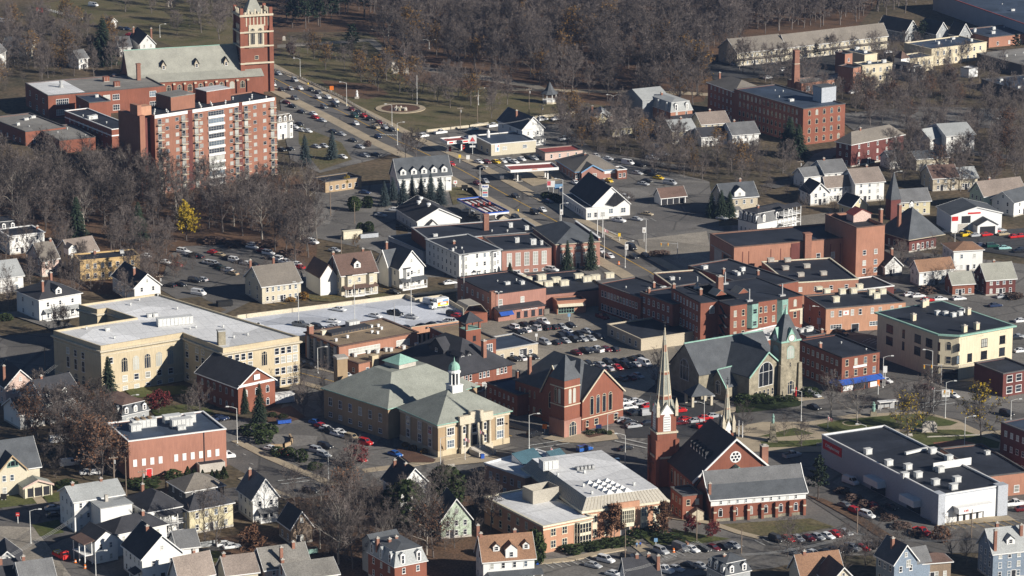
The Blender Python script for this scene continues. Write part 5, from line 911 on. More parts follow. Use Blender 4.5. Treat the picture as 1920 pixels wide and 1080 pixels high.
for k in range(3): z = 4+k*3.2;m.box(-1.3,-.01,.8,5,z,z+.1);m.box(-1.3,-1.25,.8,5,z+.9,z+.96);m.slab([(-1.2,.8,z),(-.5,.8,z),(-.5,4.6,z+3.2),(-1.2,4.6,z+3.2)],.08)
s.part('fire_escape',m,'dark_paint')
for u,v in ((.18,.55),(.46,.5)):
    x,y = u*s.a,v*s.b;m = MB();z = s.rz;m.face([(x-2,y-1.6,z),(x+2,y-1.6,z),(x,y-1.6,z+1.6)],1);m.slab([(x-2.1,y-1.7,z),(x,y-1.7,z+1.7),(x,y+3,z+1.7),(x-2.1,y+3,z)],.1,0);m.slab([(x+2.1,y+3,z),(x,y+3,z+1.7),(x,y-1.7,z+1.7),(x+2.1,y-1.7,z)],.1,0);s.part('skylight',m,['pale_slate','red_brick'],s.roof)
for u,v in ((.31,.08),(.78,.1),(.1,.9),(.5,.92)): m = MB();m.lathe((u*s.a,v*s.b),[(.3,s.rz),(.28,s.rz+4)],6);m.box(u*s.a-1,u*s.a+1,v*s.b-.6,v*s.b+.6,s.rz,s.rz+.5);s.part('vent_pipe',m,'grey_metal',s.roof)
s = flat('low_white_roof_shop','low brick shop with pale tattered roof in front of the bay windowed block','shop','',(1425,640),(1376,617),(1510,610),6,'red_brick','white_membrane',cop='white_paint',units=4,seed=12)
s = flat('black_roof_shop','low brick shop with black roof and parapet chimney behind the clock tower','shop','',(1512,630),(1478,606),(1545,618),6.4,'red_brick','black_membrane',units=5,seed=13,chim=((.9,.1,1.2),))
s = flat('corner_brick_shop','red brick three storey corner shop with blue awnings facing the common','shop','32',(556,518),(238,402),(842,482),11,'red_brick','black_membrane',cop='dark_paint',nL=8,nR=0,fl=3,units=2,seed=2,chim=((.05,.55,1.4),))
for u in (.13,.37,.62,.86):
    for z in (8.0,4.6): s.win1('R',u*s.a,z,1.15,2.0,'rect','trim_stone')
m = MB();m.box(.3*s.a,.66*s.a,-.12,-.004,7.0,7.7);s.part('sign_board',m,'white_paint');m = MB();m.slab([(-1.2,-2.2,3.0),(s.a+.6,-2.2,3.0),(s.a+.6,-.02,4.0),(-1.2,-.02,4.0)],.12);o = s.part('awning',m,'blue_paint');m = MB();m.box(.04*s.a,.3*s.a,-.2,-.004,.3,2.9,0);m.box(.33*s.a,.6*s.a,-.2,-.004,.3,2.9,1);m.box(.64*s.a,.7*s.a,-.2,-.004,.1,2.9,1);m.box(.76*s.a,.97*s.a,-.2,-.004,.3,2.9,0);s.part('shopfront',m,['white_paint','window_glass'])
m = MB();m.slab([(-2.2,-.5,2.6),(-.02,-.5,3.6),(-.02,4,3.6),(-2.2,4,2.6)],.12);s.part('awning',m,'blue_paint')
s = flat('salmon_block','salmon brick two storey block with black roof and many cream rooftop units','office','32',(435,152),(252,55),(1036,106),8.6,'salmon_brick','black_membrane',nL=2,fl=2)
for u in (.08,.18,.33,.43,.58,.68,.83,.93): s.win1('R',u*s.a,5.6,1.1,1.9,blind=.7)
s.win1('R',s.a*.13,1.6,4,1.4,'multi',blind=.9);s.win1('R',s.a*.62,1.6,4,1.4,'multi',blind=.9);s.door('R',.37,2.4,2.6);m = MB();m.box(-1,1,-.1,-.004,0,1.5,0);m.box(-.12,.12,-.12,-.1,.4,1.1,1);m.box(-.35,.35,-.121,-.1,.63,.87,1);s.part('wall_sign',m,['white_paint','red_paint'],None,(.25*s.a,0,5.8))
for p in ((380,30),(440,45),(508,105),(555,45),(640,40),(685,10),(775,50),(812,78),(858,45)): roofbox(s,'32',p,2.2,1.6,1.7,'air_conditioner',('cream_paint','grey_metal'))
s = Bd('cream_corner_block','three storey cream brick corner building with cut corner entrance and copper cornice','commercial building','32',(1352,362),(825,182),(1840,278),14.4,'cream_brick');a,D = s.a,s.b;cc = 4.2;P = [(0,cc),(cc,0),(a,0),(a,D),(0,D)]
m = MB();m.prism(P,0,13.6);s.part('wall',m,'cream_brick');m = MB();m.prism(inset(P,-.8),13.75,14.2);s.part('cornice',m,'copper_patina');m = MB();m.prism(inset(P,-.4),13.6,13.75);s.part('cornice_bed',m,'trim_stone');m = MB();m.prism(inset(P,.1),14.2,14.3);s.roof = s.part('roof',m,'black_membrane');s.rz = 14.3
for u,ww in ((.16,1.1),(.34,1.8),(.56,2.4),(.84,2.2)):
    for z,st in ((9,'rect'),(5.2,'rect')): s.win1('R',u*a,z,ww,2.6,'arch' if u<.2 and z>8 else ('multi' if ww>1.5 else 'rect'),'dark_paint') if not (u==.34 and z>8) else None
for u,ww in ((.12,1.1),(.26,3.0),(.42,3.0),(.62,1.1),(.82,3.2)):
    for z in (9,5.2): s.win1('L',u*D,z,ww,2.6,'multi' if ww>1.5 else 'rect','dark_paint',0)
edge_win(s,P[0],P[1],[.5],5.0,1.7,2.4,'rect','trim_stone',0);edge_win(s,P[0],P[1],[.5],9.2,1.6,2.8,'arch','trim_stone',0);edge_win(s,P[0],P[1],[.5],.2,3.2,3.2,'rect','dark_paint',0)
m = MB();Q = inset(P,-.35);m.face([(*P[0],3.9),(*P[1],3.9),(*Q[1],4.1),(*Q[0],4.1)]);m.face([(*Q[0],4.1),(*Q[1],4.1),(*Q[1],4.6),(*Q[0],4.6)]);m.face([(*Q[0],4.6),(*Q[1],4.6),(*P[1],4.7),(*P[0],4.7)]);m.box(cc,a*.72,-.35,-.004,4.0,4.7);s.part('shop_cornice',m,'trim_stone');m = MB()
for u in (.25,.5,.85):
    for k in range(3): m.box(u*a+(k-1)*.9-.2,u*a+(k-1)*.9+.2,-.06,-.004,12.5,12.9)
s.part('attic_vent',m,'trim_stone');s.win1('R',a*.12,.4,2.4,3,'rect','dark_paint',0);s.win1('R',a*.55,1.6,1.2,2,'rect','dark_paint',0);s.win1('R',a*.85,.3,4.2,3.2,'band','dark_paint',0)
for u,v in ((.12,.6),(.3,.05),(.5,.06),(.86,.5),(.62,.92),(.7,.95)): s.chim(u,v,16.4,1.3,'cream_brick',z0=14.2)
for p in ((1270,200),(1330,205),(1390,215),(1440,205),(1460,185)): roofbox(s,'32',p,1.6,1.2,1.2)
flat('edge_brick_store','dark red brick storefront with black roof cut by the right edge at the junction','shop','32',(1765,640),14,(2000,600),7.4,'dark_brick','black_membrane',nR=3,w=2.2,wh=2.2,fl=2)
# ---- theatre and neighbours
s = flat('theatre','orange brick theatre with black roof and long blank side wall','theatre','21',(1666,770),(1446,672),(2586,702),12,'orange_brick','black_membrane',cop='brown_shingle',nL=0)
for u in (.07,.12,.3,.38,.46,.62,.79,.87): m = MB();m.box(-.12,.12,-.06,-.004,1,10);s.part('brick_joint',m,'dark_brick',None,(u*s.a,0,0))
for u in (.69,.81,.93): s.win1('R',u*s.a,5,1.5,2.2)
m = MB();m.box(-1.2,1.2,-1,1,0,14.5,0);m.box(-1.35,1.35,-1.15,1.15,14.2,14.8,0);s.part('chimney_stack',m,'chimney_brick',None,(.59*s.a,-.6,0));m = MB();m.box(-1.6,1.6,-.1,-.004,0,11.4);s.part('dark_recess',m,'dark_brick',None,(.5*s.a,0,0))  # the wide dark sheet paints a shaded recess on a flush wall
m = MB();m.box(-.1,-.004,s.b*.2,s.b*.42,5,7.5,0);s.part('louvre',m,'dark_paint');m = MB();m.box(-.12,-.004,s.b*.1,s.b*.95,8.0,8.3);m.box(-.1,-.004,s.b*.5,s.b*.8,.5,7.8);s.part('stone_panel',m,'concrete')
s = flat('fly_tower','tall windowed brick block with roof hut at the right end of the theatre','theatre','31',(665,625),(432,530),(878,605),17.5,'orange_brick','black_membrane',cop='brown_shingle',par=1.0);[s.win1('R',u*s.a,z,1.3,1.7,'rect','white_paint') for u in (.3,.7) for z in (1.2,4,7.6)]
m = MB();x,y = s.loc('31',(680,570),s.rz);m.box(-3.4,3.4,-2.4,2.4,0,2.6,0);m.face([(-3.4,-2.4,2.6),(3.4,-2.4,2.6),(0,-2.4,4.2)],0);m.slab([(-3.7,-2.7,2.5),(0,-2.7,4.4),(0,2.7,4.4),(-3.7,2.7,2.5)],.15,1);m.slab([(3.7,2.7,2.5),(0,2.7,4.4),(0,-2.7,4.4),(3.7,-2.7,2.5)],.15,1);m.build('roof_hut',['pink_clapboard','red_metal'],s.roof,(x,y,s.rz))
s = flat('salmon_shop','orange brick building with black roof and four roof ventilators before the theatre','commercial building','31',(155,1040),(-60,880),(680,1013),7.6,'orange_brick','black_membrane',cop='cream_paint',nR=4,fl=2,w=1.2,wh=1.5,door=('R',.88,2,2.4));[roofbox(s,'31',p,2.2,1.6,1.3,'roof_ventilator',('concrete','brown_shingle')) for p in ((145,885),(130,945),(290,930),(245,995),(415,985),(20,885))]
flat('dark_low_block','low block with dark roof right of the orange ventilator building','commercial building','31',(640,1095),14,(945,1060),4.6,'dark_brick','black_membrane',nR=3,cop='white_paint')
flat('black_roof_block','brick block with wide black roof between the bay windowed block and salmon offices','commercial building','22',(1840,0),(1330,-120),(2160,-20),9.4,'red_brick','black_membrane',units=5,seed=21,chim=((.2,.6,1.5),(.7,.4,1.2)))
flat('rear_black_block','brick block with black roof and white parapet beyond the long rose block','commercial building','21',(1240,1090),(1120,960),(1560,1050),8.8,'red_brick','black_membrane',cop='trim_stone',units=3,seed=22)
# ---- upper right
s = house('brick_mansard_inn','large house of grey shingle with twin hip roofs above orange brick','20',(1190,840),(1000,775),(1352,822),5.6,'mans',3.6,'orange_brick','light_shingle',2,3,2,chim=((.4,.7),));gable_block(s,-5,s.a*.8,s.b*.7,s.b*1.5,8.4,3.2,'x','grey_clapboard','light_shingle',name='rear_block');s.porch(-.02,1.02,2.6,3.2,'dark_shingle')
house('brick_cottage','tiny orange brick cottage with grey roof below the twin hip roofed inn','20',(1078,968),(995,932),(1148,952),2.8,'y',1.8,'orange_brick','taupe_shingle',1,1,1,attic=False)
house('yellow_park_house','pale yellow house with grey roof beside the brick cottage','20',(1205,982),(1152,930),(1378,962),5.4,'x',3,'yellow_clapboard','light_shingle',3,2,2,chim=((.6,.5),))
house('pink_roof_house','cream house with pale pink roof and red chimney in front of the mill','20',(1422,932),(1370,890),(1628,910),5.4,'x',3.6,'cream_clapboard','pink_shingle',4,2,2,chim=((.5,.55),))
house('low_dark_house','low white house with dark roof before the pink roofed house','20',(1422,1028),(1385,985),(1612,1005),4,'x',2.6,'white_clapboard','dark_shingle',3,1,1)
house('mill_side_house','white house with patched grey roof tucked beside the mill wall','20',(1655,1012),(1608,965),(1848,988),5,'x',3.6,'white_clapboard','grey_shingle',3,1,2,chim=((.3,.55),))
house('tree_hidden_house','yellow cottage with pale roof behind autumn trees below the park wall','20',(755,955),(700,925),(902,940),4,'x',3,'yellow_clapboard','taupe_shingle',4,1,1,chim=((.1,.5),))
house('cream_gable_cottage','cream cottage with pale hip roof among autumn trees by the park wall','20',(598,900),(550,860),(760,905),4.4,'y',3.2,'yellow_clapboard','light_shingle',2,1,1,chim=((.1,.8),))
for i,(A,L,R,lb) in enumerate((((1690,396),(1546,344),(2058,352),'left and nearer of two long cream row houses at upper right'),((2058,352),(1970,305),(2805,246),'right and longer of two cream row houses with taupe roof'))):
    s = house('row_house_block',lb,'20',A,L,R,6.4,'x',5,'cream_clapboard','taupe_shingle',9 if i == 0 else 18,2,2,w=.9,wh=1.3,group='long cream row houses',cat='row house');m = MB();m.slab([(-.2,-1.2,3.2),(s.a+.2,-1.2,3.2),(s.a+.2,-.01,3.7),(-.2,-.01,3.7)],.15);s.part('canopy',m,'taupe_shingle')
for i,(A,L,R,lb) in enumerate((((1030,240),(800,168),(1110,198),'left of three dark roofed houses beyond the cream row houses'),((1262,252),(1092,165),(1330,205),'middle of three dark roofed houses beyond a pine'),((1432,262),(1322,200),(1500,225),'right of three dark roofed houses beside the grey warehouse'))):
    house('dark_roof_house',lb,'30',A,L,R,5,'y',5,'grey_clapboard','dark_shingle',2,5,2,group='dark roofed houses in the upper right')
flat('grey_warehouse','large pale grey windowless warehouse in the top right corner','warehouse','30',(1990,200),(1240,-60),60,9,'grey_panel','navy_membrane',cop='red_metal',over=.3,units=9,seed=31)
flat('navy_roof_store','low orange brick building with wide navy roof at the right edge below warehouse','commercial building','30',(1658,278),(1432,222),(2050,240),5,'orange_brick','navy_membrane',units=5,seed=32,nR=4)
flat('cream_mill','cream two storey mill with navy roof and eight window bays','mill','30',(1228,366),(1022,318),(1640,312),8,'cream_brick','navy_membrane',cop='cream_brick',nR=8,fl=2,w=1.1,wh=1.9,units=7,seed=33,blind=.1)
s = flat('low_cream_mill','lower cream mill wing with small white stair turret','mill','30',(1055,442),10,(1242,416),6.5,'cream_brick','navy_membrane',cop='cream_brick',nR=4,fl=1,units=3,seed=34,sill=3);m = MB();m.box(-5,-.01,-.6,4,0,7.2,0);m.prism([(-5.3,-.9),(.2,-.9),(.2,4.3),(-5.3,4.3)],7.2,10.2,1,shrink=.03);s.part('turret',m,['white_clapboard','brown_shingle'])
flat('cream_mill_end','four storey cream mill end with navy roof joined to orange brick','mill','30',(708,490),(636,455),(930,466),11.5,'cream_brick','navy_membrane',cop='cream_brick',nR=4,nL=1,fl=3,w=1.1,wh=1.9,blind=.1,units=3,seed=35)
flat('orange_mill_strip','narrow orange brick strip between low mill ruin and cream mill end','mill','30',(640,508),8,(704,492),11.2,'orange_brick','black_membrane',nR=1,fl=2,w=2,wh=2.4,style='multi')
flat('orange_stair_tower','square orange brick stair tower above the cream mill roofs','mill','30',(578,402),6,(634,393),13,'orange_brick','black_membrane',nR=1,fl=3)
flat('navy_roof_mill','navy roofed cream mill block behind the orange stair tower','mill','30',(725,410),(552,366),(818,396),9,'cream_brick','navy_membrane',cop='cream_brick',units=3,seed=36)
flat('low_brick_mill','low orange brick mill wall with broad multi pane windows behind the tall chimney','mill','30',(252,622),10,(642,572),5.5,'orange_brick','grey_membrane',nR=7,w=2,wh=2.2,style='multi',fl=1,sill=1.6)
house('dark_mansard_house','shaded mansard house in front of the cream mill','30',(1078,552),(905,500),(1160,520),3.6,'mans',2.8,'grey_clapboard','dark_shingle',2,3,1)
s = flat('brick_mill','four storey red brick mill with long dark side and navy roof','mill','30',(265,814),(-255,660),(578,772),15,'red_brick','navy_membrane',nL=15,nR=5,fl=4,w=1.3,wh=2.3,frame='trim_stone',style='arch',blind=.1);x,y = s.loc('30',(455,765),s.rz);m = MB();m.box(-3.6,3.6,-3,3,0,6.2,0);m.box(-3.8,3.8,-3.2,3.2,6.2,6.4,1);m.build('penthouse',['grey_panel','slate'],s.roof,(x,y+3,s.rz));s.units(5,seed=5)
house('mill_wing','red brick mill wing with brown hip roof at the far left end of the mill','20',(1672,690),(1470,618),14,13,'hip',3.4,'red_brick','taupe_shingle',2,6,4,cat='mill',chim=((.3,.9),))
p = GQ('30',(205,700));m = MB();m.prism([(-1.5,-1.5),(1.5,-1.5),(1.5,1.5),(-1.5,1.5)],0,18.5,0,shrink=.72);m.box(-1.25,1.25,-1.25,1.25,18.3,19,0);m.box(-1.3,1.3,-1.3,1.3,13,13.3,1);tag(m.build('mill_chimney',['chimney_brick','trim_stone'],None,(p.x,p.y,0),.4),'tall tapered brick mill chimney rising above the navy mill roof','chimney')
house('brick_apartment_house','brick apartment house with patched slate hip roof right of the mill','30',(625,1085),(505,1045),(1010,995),9,'hip',4,'dark_brick','taupe_shingle',5,2,3,chim=((.3,.5),))
house('white_twin_house','left of a white twin pair with grey hip roof at upper right','30',(1215,1040),(1092,1008),(1330,1018),6,'x',3,'white_clapboard','light_shingle',2,2,2)
house('white_twin_house','right and taller of a white twin pair at upper right','30',(1338,1020),(1275,950),(1538,990),7.4,'x',3,'white_clapboard','light_shingle',3,2,3)
flat('grey_roof_store','long low dark building with pale flat roof at the right edge','commercial building','30',(1930,492),(1565,398),30,5,'dark_clapboard','grey_membrane',units=4,seed=41)
flat('long_low_store','long low building with bluish roof at the right edge below the pale roof','commercial building','30',(1930,690),(1600,590),26,4,'dark_clapboard','navy_membrane',units=6,seed=42)
flat('white_box_shed','small white box shed between two long low stores','shed','30',(1508,512),5,(1575,500),4.4,'white_panel','white_membrane')
house('grey_white_house','white house with mid grey roof, uppermost of a cluster right of the bare lot','31',(425,220),(325,170),(595,206),5.4,'x',3.6,'white_clapboard','grey_shingle',3,2,2,chim=((.25,.5),))
house('small_grey_house','small white house with grey roof left in the cluster above black gable','31',(272,246),(192,214),(400,230),4.6,'x',2.6,'white_clapboard','grey_shingle',2,2,1)
house('black_gable_house','white gable fronted house with black roof in the right hand cluster','31',(320,372),(240,330),(462,358),4.6,'y',3.6,'white_clapboard','dark_shingle',2,2,2)
house('rosy_roof_house','white house with rosy grey roof behind the black gabled one','31',(435,320),(392,285),(610,298),6,'x',3.2,'white_clapboard','pink_shingle',4,1,2)
house('rosy_twin_house','tall white house with rosy weathered roof behind wispy bare trees','31',(655,294),(592,240),(866,266),7.4,'x',4,'white_clapboard','pink_shingle',3,2,3,chim=((.65,.55),))
house('yellow_gable_house','little yellow gabled house with dark roof beside the fly tower','31',(632,470),(532,436),(742,452),4,'y',3.2,'yellow_clapboard','dark_shingle',2,2,1)
house('yellow_slate_house','yellow house with grey slate roof behind the thin dark spire','31',(975,436),(940,395),(1212,412),5.4,'x',3.6,'yellow_clapboard','grey_shingle',4,1,2)
house('small_white_house','small white house with grey roof below the brick apartment house','31',(915,116),(832,66),(1002,98),4,'x',2.6,'white_clapboard','slate',2,1,1)
house('long_white_cottage','long cream cottage with navy roof below the white twin houses','31',(1115,112),(1080,72),(1350,90),4.6,'x',2,'cream_clapboard','slate',6,1,1)
house('plum_roof_house','long house with plum brown roof behind rusty trees at right','31',(1238,258),(1192,205),(1425,238),5,'x',3.6,'tan_clapboard','brown_shingle',3,2,2)
house('pale_hidden_house','pale yellow house with light roof beside rusty trees at right','31',(1440,255),(1410,215),(1565,236),4.6,'x',3,'cream_clapboard','light_shingle',3,1,1)
s = house('mint_house','mint green house with pinkish roof and shaded gable at the right edge','31',(1620,390),(1502,334),(1925,345),6.2,'x',4.4,'green_clapboard','pink_shingle',4,3,2,chim=((.3,.55),))
house('right_edge_house','white house with slate roof cut by the right edge beside the workshop','31',(1845,440),10,(2000,400),5.4,'x',3.2,'white_clapboard','slate',2,2,2)
s = Bd('workshop','white gabled workshop with navy roof and red signs at right','workshop','31',(1376,538),(1180,480),(1770,540),6.4,'white_panel');s.gable('y',2.6,'slate',.3);m = MB();m.box(-1.2,1.2,-.06,-.004,0,1.6,0);s.part('wall_sign',m,'red_paint',None,(1.4,0,4.4));m = MB();m.box(-1.7,1.7,-.06,-.004,0,2.6);s.part('opening',m,'dark_paint',None,(5.6,0,3.4));m = MB();m.box(-1.9,1.9,-.08,-.004,0,3.2);s.part('garage_door',m,'concrete',None,(4.5,0,0));gable_block(s,s.a*.42,s.a*.82,-5,-.02,3.4,2,'y','white_panel','slate',name='lean_to');m = MB();m.box(s.a*.47,s.a*.77,-5.06,-5.004,0,3);s.part('opening',m,'dark_paint');m = MB();m.box(-2.4,2.4,-.07,-.004,0,.6);s.part('wall_sign',m,'red_paint',None,(s.a*.45,0,6.6))  # dark sheets on the walls paint the shade within the openings
s = house('station_house','old station like building with steep dark pyramid roof and red chimneys','31',(1060,706),(880,650),(1262,672),5.2,'hip',9.2,'dark_brick','slate',5,4,1,ov=2.2,cat='station',trim='tan_clapboard',wh=2);s.chim(.05,.5,16,1.1);s.chim(-.1,1.1,13,1.1);s.dormer(.5,2.4,.5,1.2,'white_clapboard','slate')
p = GQ('31',(935,560));m = MB();m.box(-2,2,-2,2,0,7.5,0);m.prism([(-2.2,-2.2),(2.2,-2.2),(2.2,2.2),(-2.2,2.2)],7.5,17.5,1,shrink=.02);tag(m.build('turret',['dark_brick','slate'],None,(p.x,p.y,0),.4),'thin dark needle spire rising behind the theatre fly tower','spire')
house('cream_mansard_house','bright white tall house with shallow tan hip roof at the right','31',(1394,802),11,(1612,790),7.4,'hip',1.8,'white_clapboard','rust_shingle',2,3,2)
house('brown_flat_house','low white house with mottled brown roof left of the tan hipped house','31',(1135,955),(1065,915),(1392,925),5.4,'x',3,'white_clapboard','rust_shingle',4,2,2)
house('dark_gable_cottage','small white gabled cottage with dark roof beside the fly tower base','31',(880,915),(850,870),(1000,895),3.6,'y',3,'white_clapboard','dark_shingle',1,2,1,chim=((.9,.9),))
house('brick_saltbox','brick house with pale roof at the right above the parking lot','31',(1638,1018),(1562,965),(1856,1000),5.6,'x',4.2,'dark_brick','pale_slate',4,2,2,chim=((.45,.55),))
house('brick_cape','smaller brick house with pale roof left of the larger one','31',(1385,1050),(1352,1010),(1545,1034),4.2,'x',3,'red_brick','pale_slate',3,1,1)
# ---- lower right
s = Bd('pharmacy_store','large white pharmacy store with black roof and red sign at lower right','store','33',(1288,470),(432,105),(1800,440),8.4,'grey_panel');m = MB();m.box(1.3,s.a-2.5,-.08,-.004,0,7.7);s.part('lit_front_panel',m,'white_panel');s.flat_roof('black_membrane','white_paint',.6,.1);a,D = s.a,s.b  # side wall greyed for its shade, white sheet for the lit front
m = MB();m.box(-.9,1.3,-.9,2.2,0,8.8);s.part('corner_pier',m,'grey_panel');m = MB();m.box(a-2.5,a+.6,-.6,2,0,8.5);s.part('corner_pier',m,'grey_panel')
m = MB();m.box(a*.22,a*.72,-2.6,-.01,3.0,4.6,0);m.box(a*.2,a*.74,-2.8,-.01,4.6,4.9,0);o = s.part('entrance_canopy',m,'white_paint');lettering('CVS',.8,'red_paint',o,(a*.33,-2.66,3.8));m = MB();m.box(a*.27,a*.68,-.15,-.004,0,2.9,0)
for k in range(4): m.box(a*(.3+.1*k),a*(.3+.1*k)+1.2,-.2,-.15,.1,2.2,1)
s.part('entrance_doors',m,['dark_paint','white_paint']);m = MB();m.box(-.15,-.004,D*.82,D*.985,4.6,7.2);o = s.part('wall_sign',m,'red_paint');lettering('CVS/pharmacy',1.25,'white_paint',o,(-.2,D*.9,5.9),(PI/2,0,-PI/2))
for v0,v1 in ((.44,.56),(.14,.26)): m = MB();m.box(-2.6,-.01,v0*D,v1*D,2.6,4.4);s.part('drive_canopy',m,'white_paint');m = MB();m.box(-.12,-.004,v0*D,v1*D,.2,2.5);s.part('shaded_bay',m,'window_glass')  # dark glass sheets paint the shade beneath the canopies
m = MB();m.box(-.35,-.004,.0,D*.14,0,8.45);s.part('brick_panel',m,'grey_panel')
for p in ((748,165),(905,250),(1048,280),(1025,345),(1125,340),(1232,160),(1290,300),(1390,430),(1255,395),(1415,375),(1355,215)): roofbox(s,'33',p,2.0,1.6,1.5,'air_conditioner',('pale_metal','grey_metal'))
m = MB();x,y = s.loc('33',(1110,158),s.rz);m.box(-4,4,-.4,.4,.3,1,0);m.build('duct','pale_metal',s.roof,(x,y,s.rz),.2);m = MB();x,y = s.loc('33',(1380,265),s.rz);m.box(-6,6,-.15,.15,0,2,0);m.build('screen_wall','white_paint',s.roof,(x,y,s.rz));
flat('pharmacy_neighbour','low brick store with black roof behind the white pharmacy at lower right','store','33',(1640,330),(1275,120),(1960,300),6.4,'orange_brick','black_membrane',nR=2,units=1,w=1.6,wh=2)
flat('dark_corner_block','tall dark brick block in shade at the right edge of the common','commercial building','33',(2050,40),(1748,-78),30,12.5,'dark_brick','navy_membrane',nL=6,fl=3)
s = house('brown_gable_house','white house with brown roof, dormer and front gable beside the library','13',(1705,965),(1640,890),(2088,938),6.6,'x',5,'white_clapboard','rust_shingle',4,2,2,chim=((.02,.5,1),(.7,.6,1),(.05,1.1,1.5)),porch=(.1,1.12,2.2,2.8,'slate'));s.dormer(.28,1.7,.15,1.6,'white_clapboard','rust_shingle');s.dormer(.55,3.0,.0,2.6,'white_clapboard','rust_shingle');s.dormer(.86,1.7,.15,1.6,'white_clapboard','rust_shingle')
house('slate_bottom_house','dark slate roofed house with three chimneys cut by the bottom edge before library','23',(860,1110),(830,1040),(1110,1085),5.6,'x',4.4,'white_clapboard','dark_shingle',3,1,2,chim=((.4,.5),(.75,.5),(.98,.2)))
house('shaded_mansard_cottage','grey mansard cottage with small hip top at the bottom right of centre','23',(1600,1075),(1465,1030),(1790,1050),4,'mans',2.6,'grey_clapboard','slate',2,3,1,chim=((.35,.55,.3),))
house('tan_roof_house','house with sandy brown roof among bare twigs at the bottom edge','33',(250,1080),(170,1010),(560,1040),4.6,'x',4.2,'cream_clapboard','rust_shingle',3,1,1,chim=((.2,.5),))
house('cream_gable_bottom','cream gabled house top peeking up at the bottom edge right of sandy roof','33',(470,1130),9,(660,1110),5,'y',3.6,'cream_clapboard','brown_shingle',2,1,1)
s = house('blue_grey_house','blue grey gable fronted house with slate roof at bottom right','33',(948,985),(810,905),(1118,950),7,'y',4.2,'blue_clapboard','slate',2,3,2,chim=((.3,.5),));gable_block(s,s.a*.9,s.a*1.8,s.b*.2,s.b*.85,5.4,3,'x','blue_clapboard','grey_shingle',name='side_ell');s.win1('R',s.a*.62,5.4,1.3,1.9,'multi')
house('bottom_brown_house','white trimmed dark brown house right of the blue grey gable','33',(1160,985),(1125,930),(1370,960),4.8,'hip',1.6,'brown_clapboard','brown_shingle',3,1,1)
s = house('pale_blue_house','pale blue house with light grey roof and three chimneys in the bottom right corner','33',(1690,905),(1555,830),(2010,880),7.4,'x',4.8,'blue_clapboard','light_shingle',4,3,3,chim=((.05,.05,1),(.35,.8,.6),(.75,.3,1)));s.dormer(.45,2.2,.12,1.6,'white_clapboard','light_shingle')
# ================================================================ GROUND
LV = [0.0]
def structure(o): o['kind'] = 'structure';return o
def sheet(name,o,pts,m):
    LV[0] += .004;w = [GQ(o,p) for p in pts];b = MB();b.face([(p.x,p.y,LV[0]) for p in w]);return structure(b.build(name,m))
def poly_line(o,pts): return [GQ(o,p) for p in pts]
def offset_line(w,d):
    out = []
    for i,p in enumerate(w):
        t = (w[min(i+1,len(w)-1)] - w[max(i-1,0)]).normalized();out.append(p + Vector((-t.y,t.x,0))*d)
    return out
def ribbon(name,o,pts,width,m,off=0,raised=0):
    LV[0] += .004;w = offset_line(poly_line(o,pts),off);l,r = offset_line(w,width/2),offset_line(w,-width/2);b = MB();z = LV[0]+raised
    for i in range(len(w)-1):
        q4 = [r[i],r[i+1],l[i+1],l[i]];b.face([(p.x,p.y,z) for p in q4])
        if raised:
            for a,c in ((r[i],r[i+1]),(l[i+1],l[i])): b.face([(a.x,a.y,0),(c.x,c.y,0),(c.x,c.y,z),(a.x,a.y,z)])
    return structure(b.build(name,m))
def dash(name,o,pts,width,m,off=0): return ribbon(name,o,pts,width,m,off)
m = MB();m.face([(-4000,-1100,0),(4000,-1100,0),(4000,8000,0),(-4000,8000,0)]);structure(m.build('ground','meadow'))
sheet('leaf_litter','',[(-60,330),(250,300),(560,330),(600,400),(590,520),(470,462),(330,470),(310,520),(260,560),(120,540),(-60,470)],'leaf_litter')
sheet('leaf_litter','',[(500,-60),(1700,-60),(1600,60),(1350,110),(1320,190),(1190,205),(1040,185),(860,155),(740,118),(690,60),(540,60),(510,110)],'leaf_litter')
sheet('leaf_litter','',[(540,930),(980,880),(1000,1010),(880,1100),(430,1100),(400,1010),(520,990)],'leaf_litter')
sheet('park_lawn','',[(505,118),(560,72),(700,66),(760,122),(870,155),(1060,195),(1200,202),(1190,212),(1060,224),(960,238),(860,246),(760,254),(640,190)],'grass')
sheet('park_lawn','',[(300,-30),(440,-30),(440,80),(330,90),(230,50),(120,40),(60,10)],'grass')
sheet('leaf_litter','',[(600,150),(700,158),(730,176),(690,186),(640,180)],'leaf_litter');sheet('leaf_litter','',[(740,120),(900,150),(880,168),(760,150)],'leaf_litter')
sheet('park_path','',[(960,165),(1290,172),(1400,180),(1400,184),(1290,178),(960,170)],'pavement_slab');sheet('park_path','',[(520,84),(700,72),(760,120),(900,140),(1010,160),(1040,172),(890,148),(740,124),(690,78),(520,90)],'gravel_lot')
sheet('town_ground','',[(700,262),(830,240),(1060,232),(1120,290),(1330,340),(1345,440),(1700,470),(1960,500),(1960,1045),(1660,1020),(1450,1065),(1000,1110),(990,1000),(905,880),(570,935),(415,870),(412,790),(520,780),(560,690),(640,620),(860,590),(850,520),(790,520),(760,420),(600,420),(590,360),(840,330)],'asphalt')
MAIN = [(440,107),(520,150),(665,222),(745,264),(860,316),(960,371),(1075,432),(1150,472),(1215,508),(1290,556),(1340,590)]
ribbon('road','',MAIN,14,'road_asphalt');dash('road_marking','',MAIN,.45,'yellow_line')
ribbon('pavement','',MAIN,4.2,'pavement_slab',9.2,.12);ribbon('pavement','',MAIN,5.2,'pavement_slab',-9.7,.12)
STB = [(-60,672),(60,668),(330,640)][::-1]
sheet('side_street','',[(-40,632),(100,624),(190,690),(170,740),(60,720),(-40,690)],'road_asphalt')
SB = [(470,660),(562,699),(627,716),(720,745),(850,786),(960,818),(1060,848),(1150,872)]
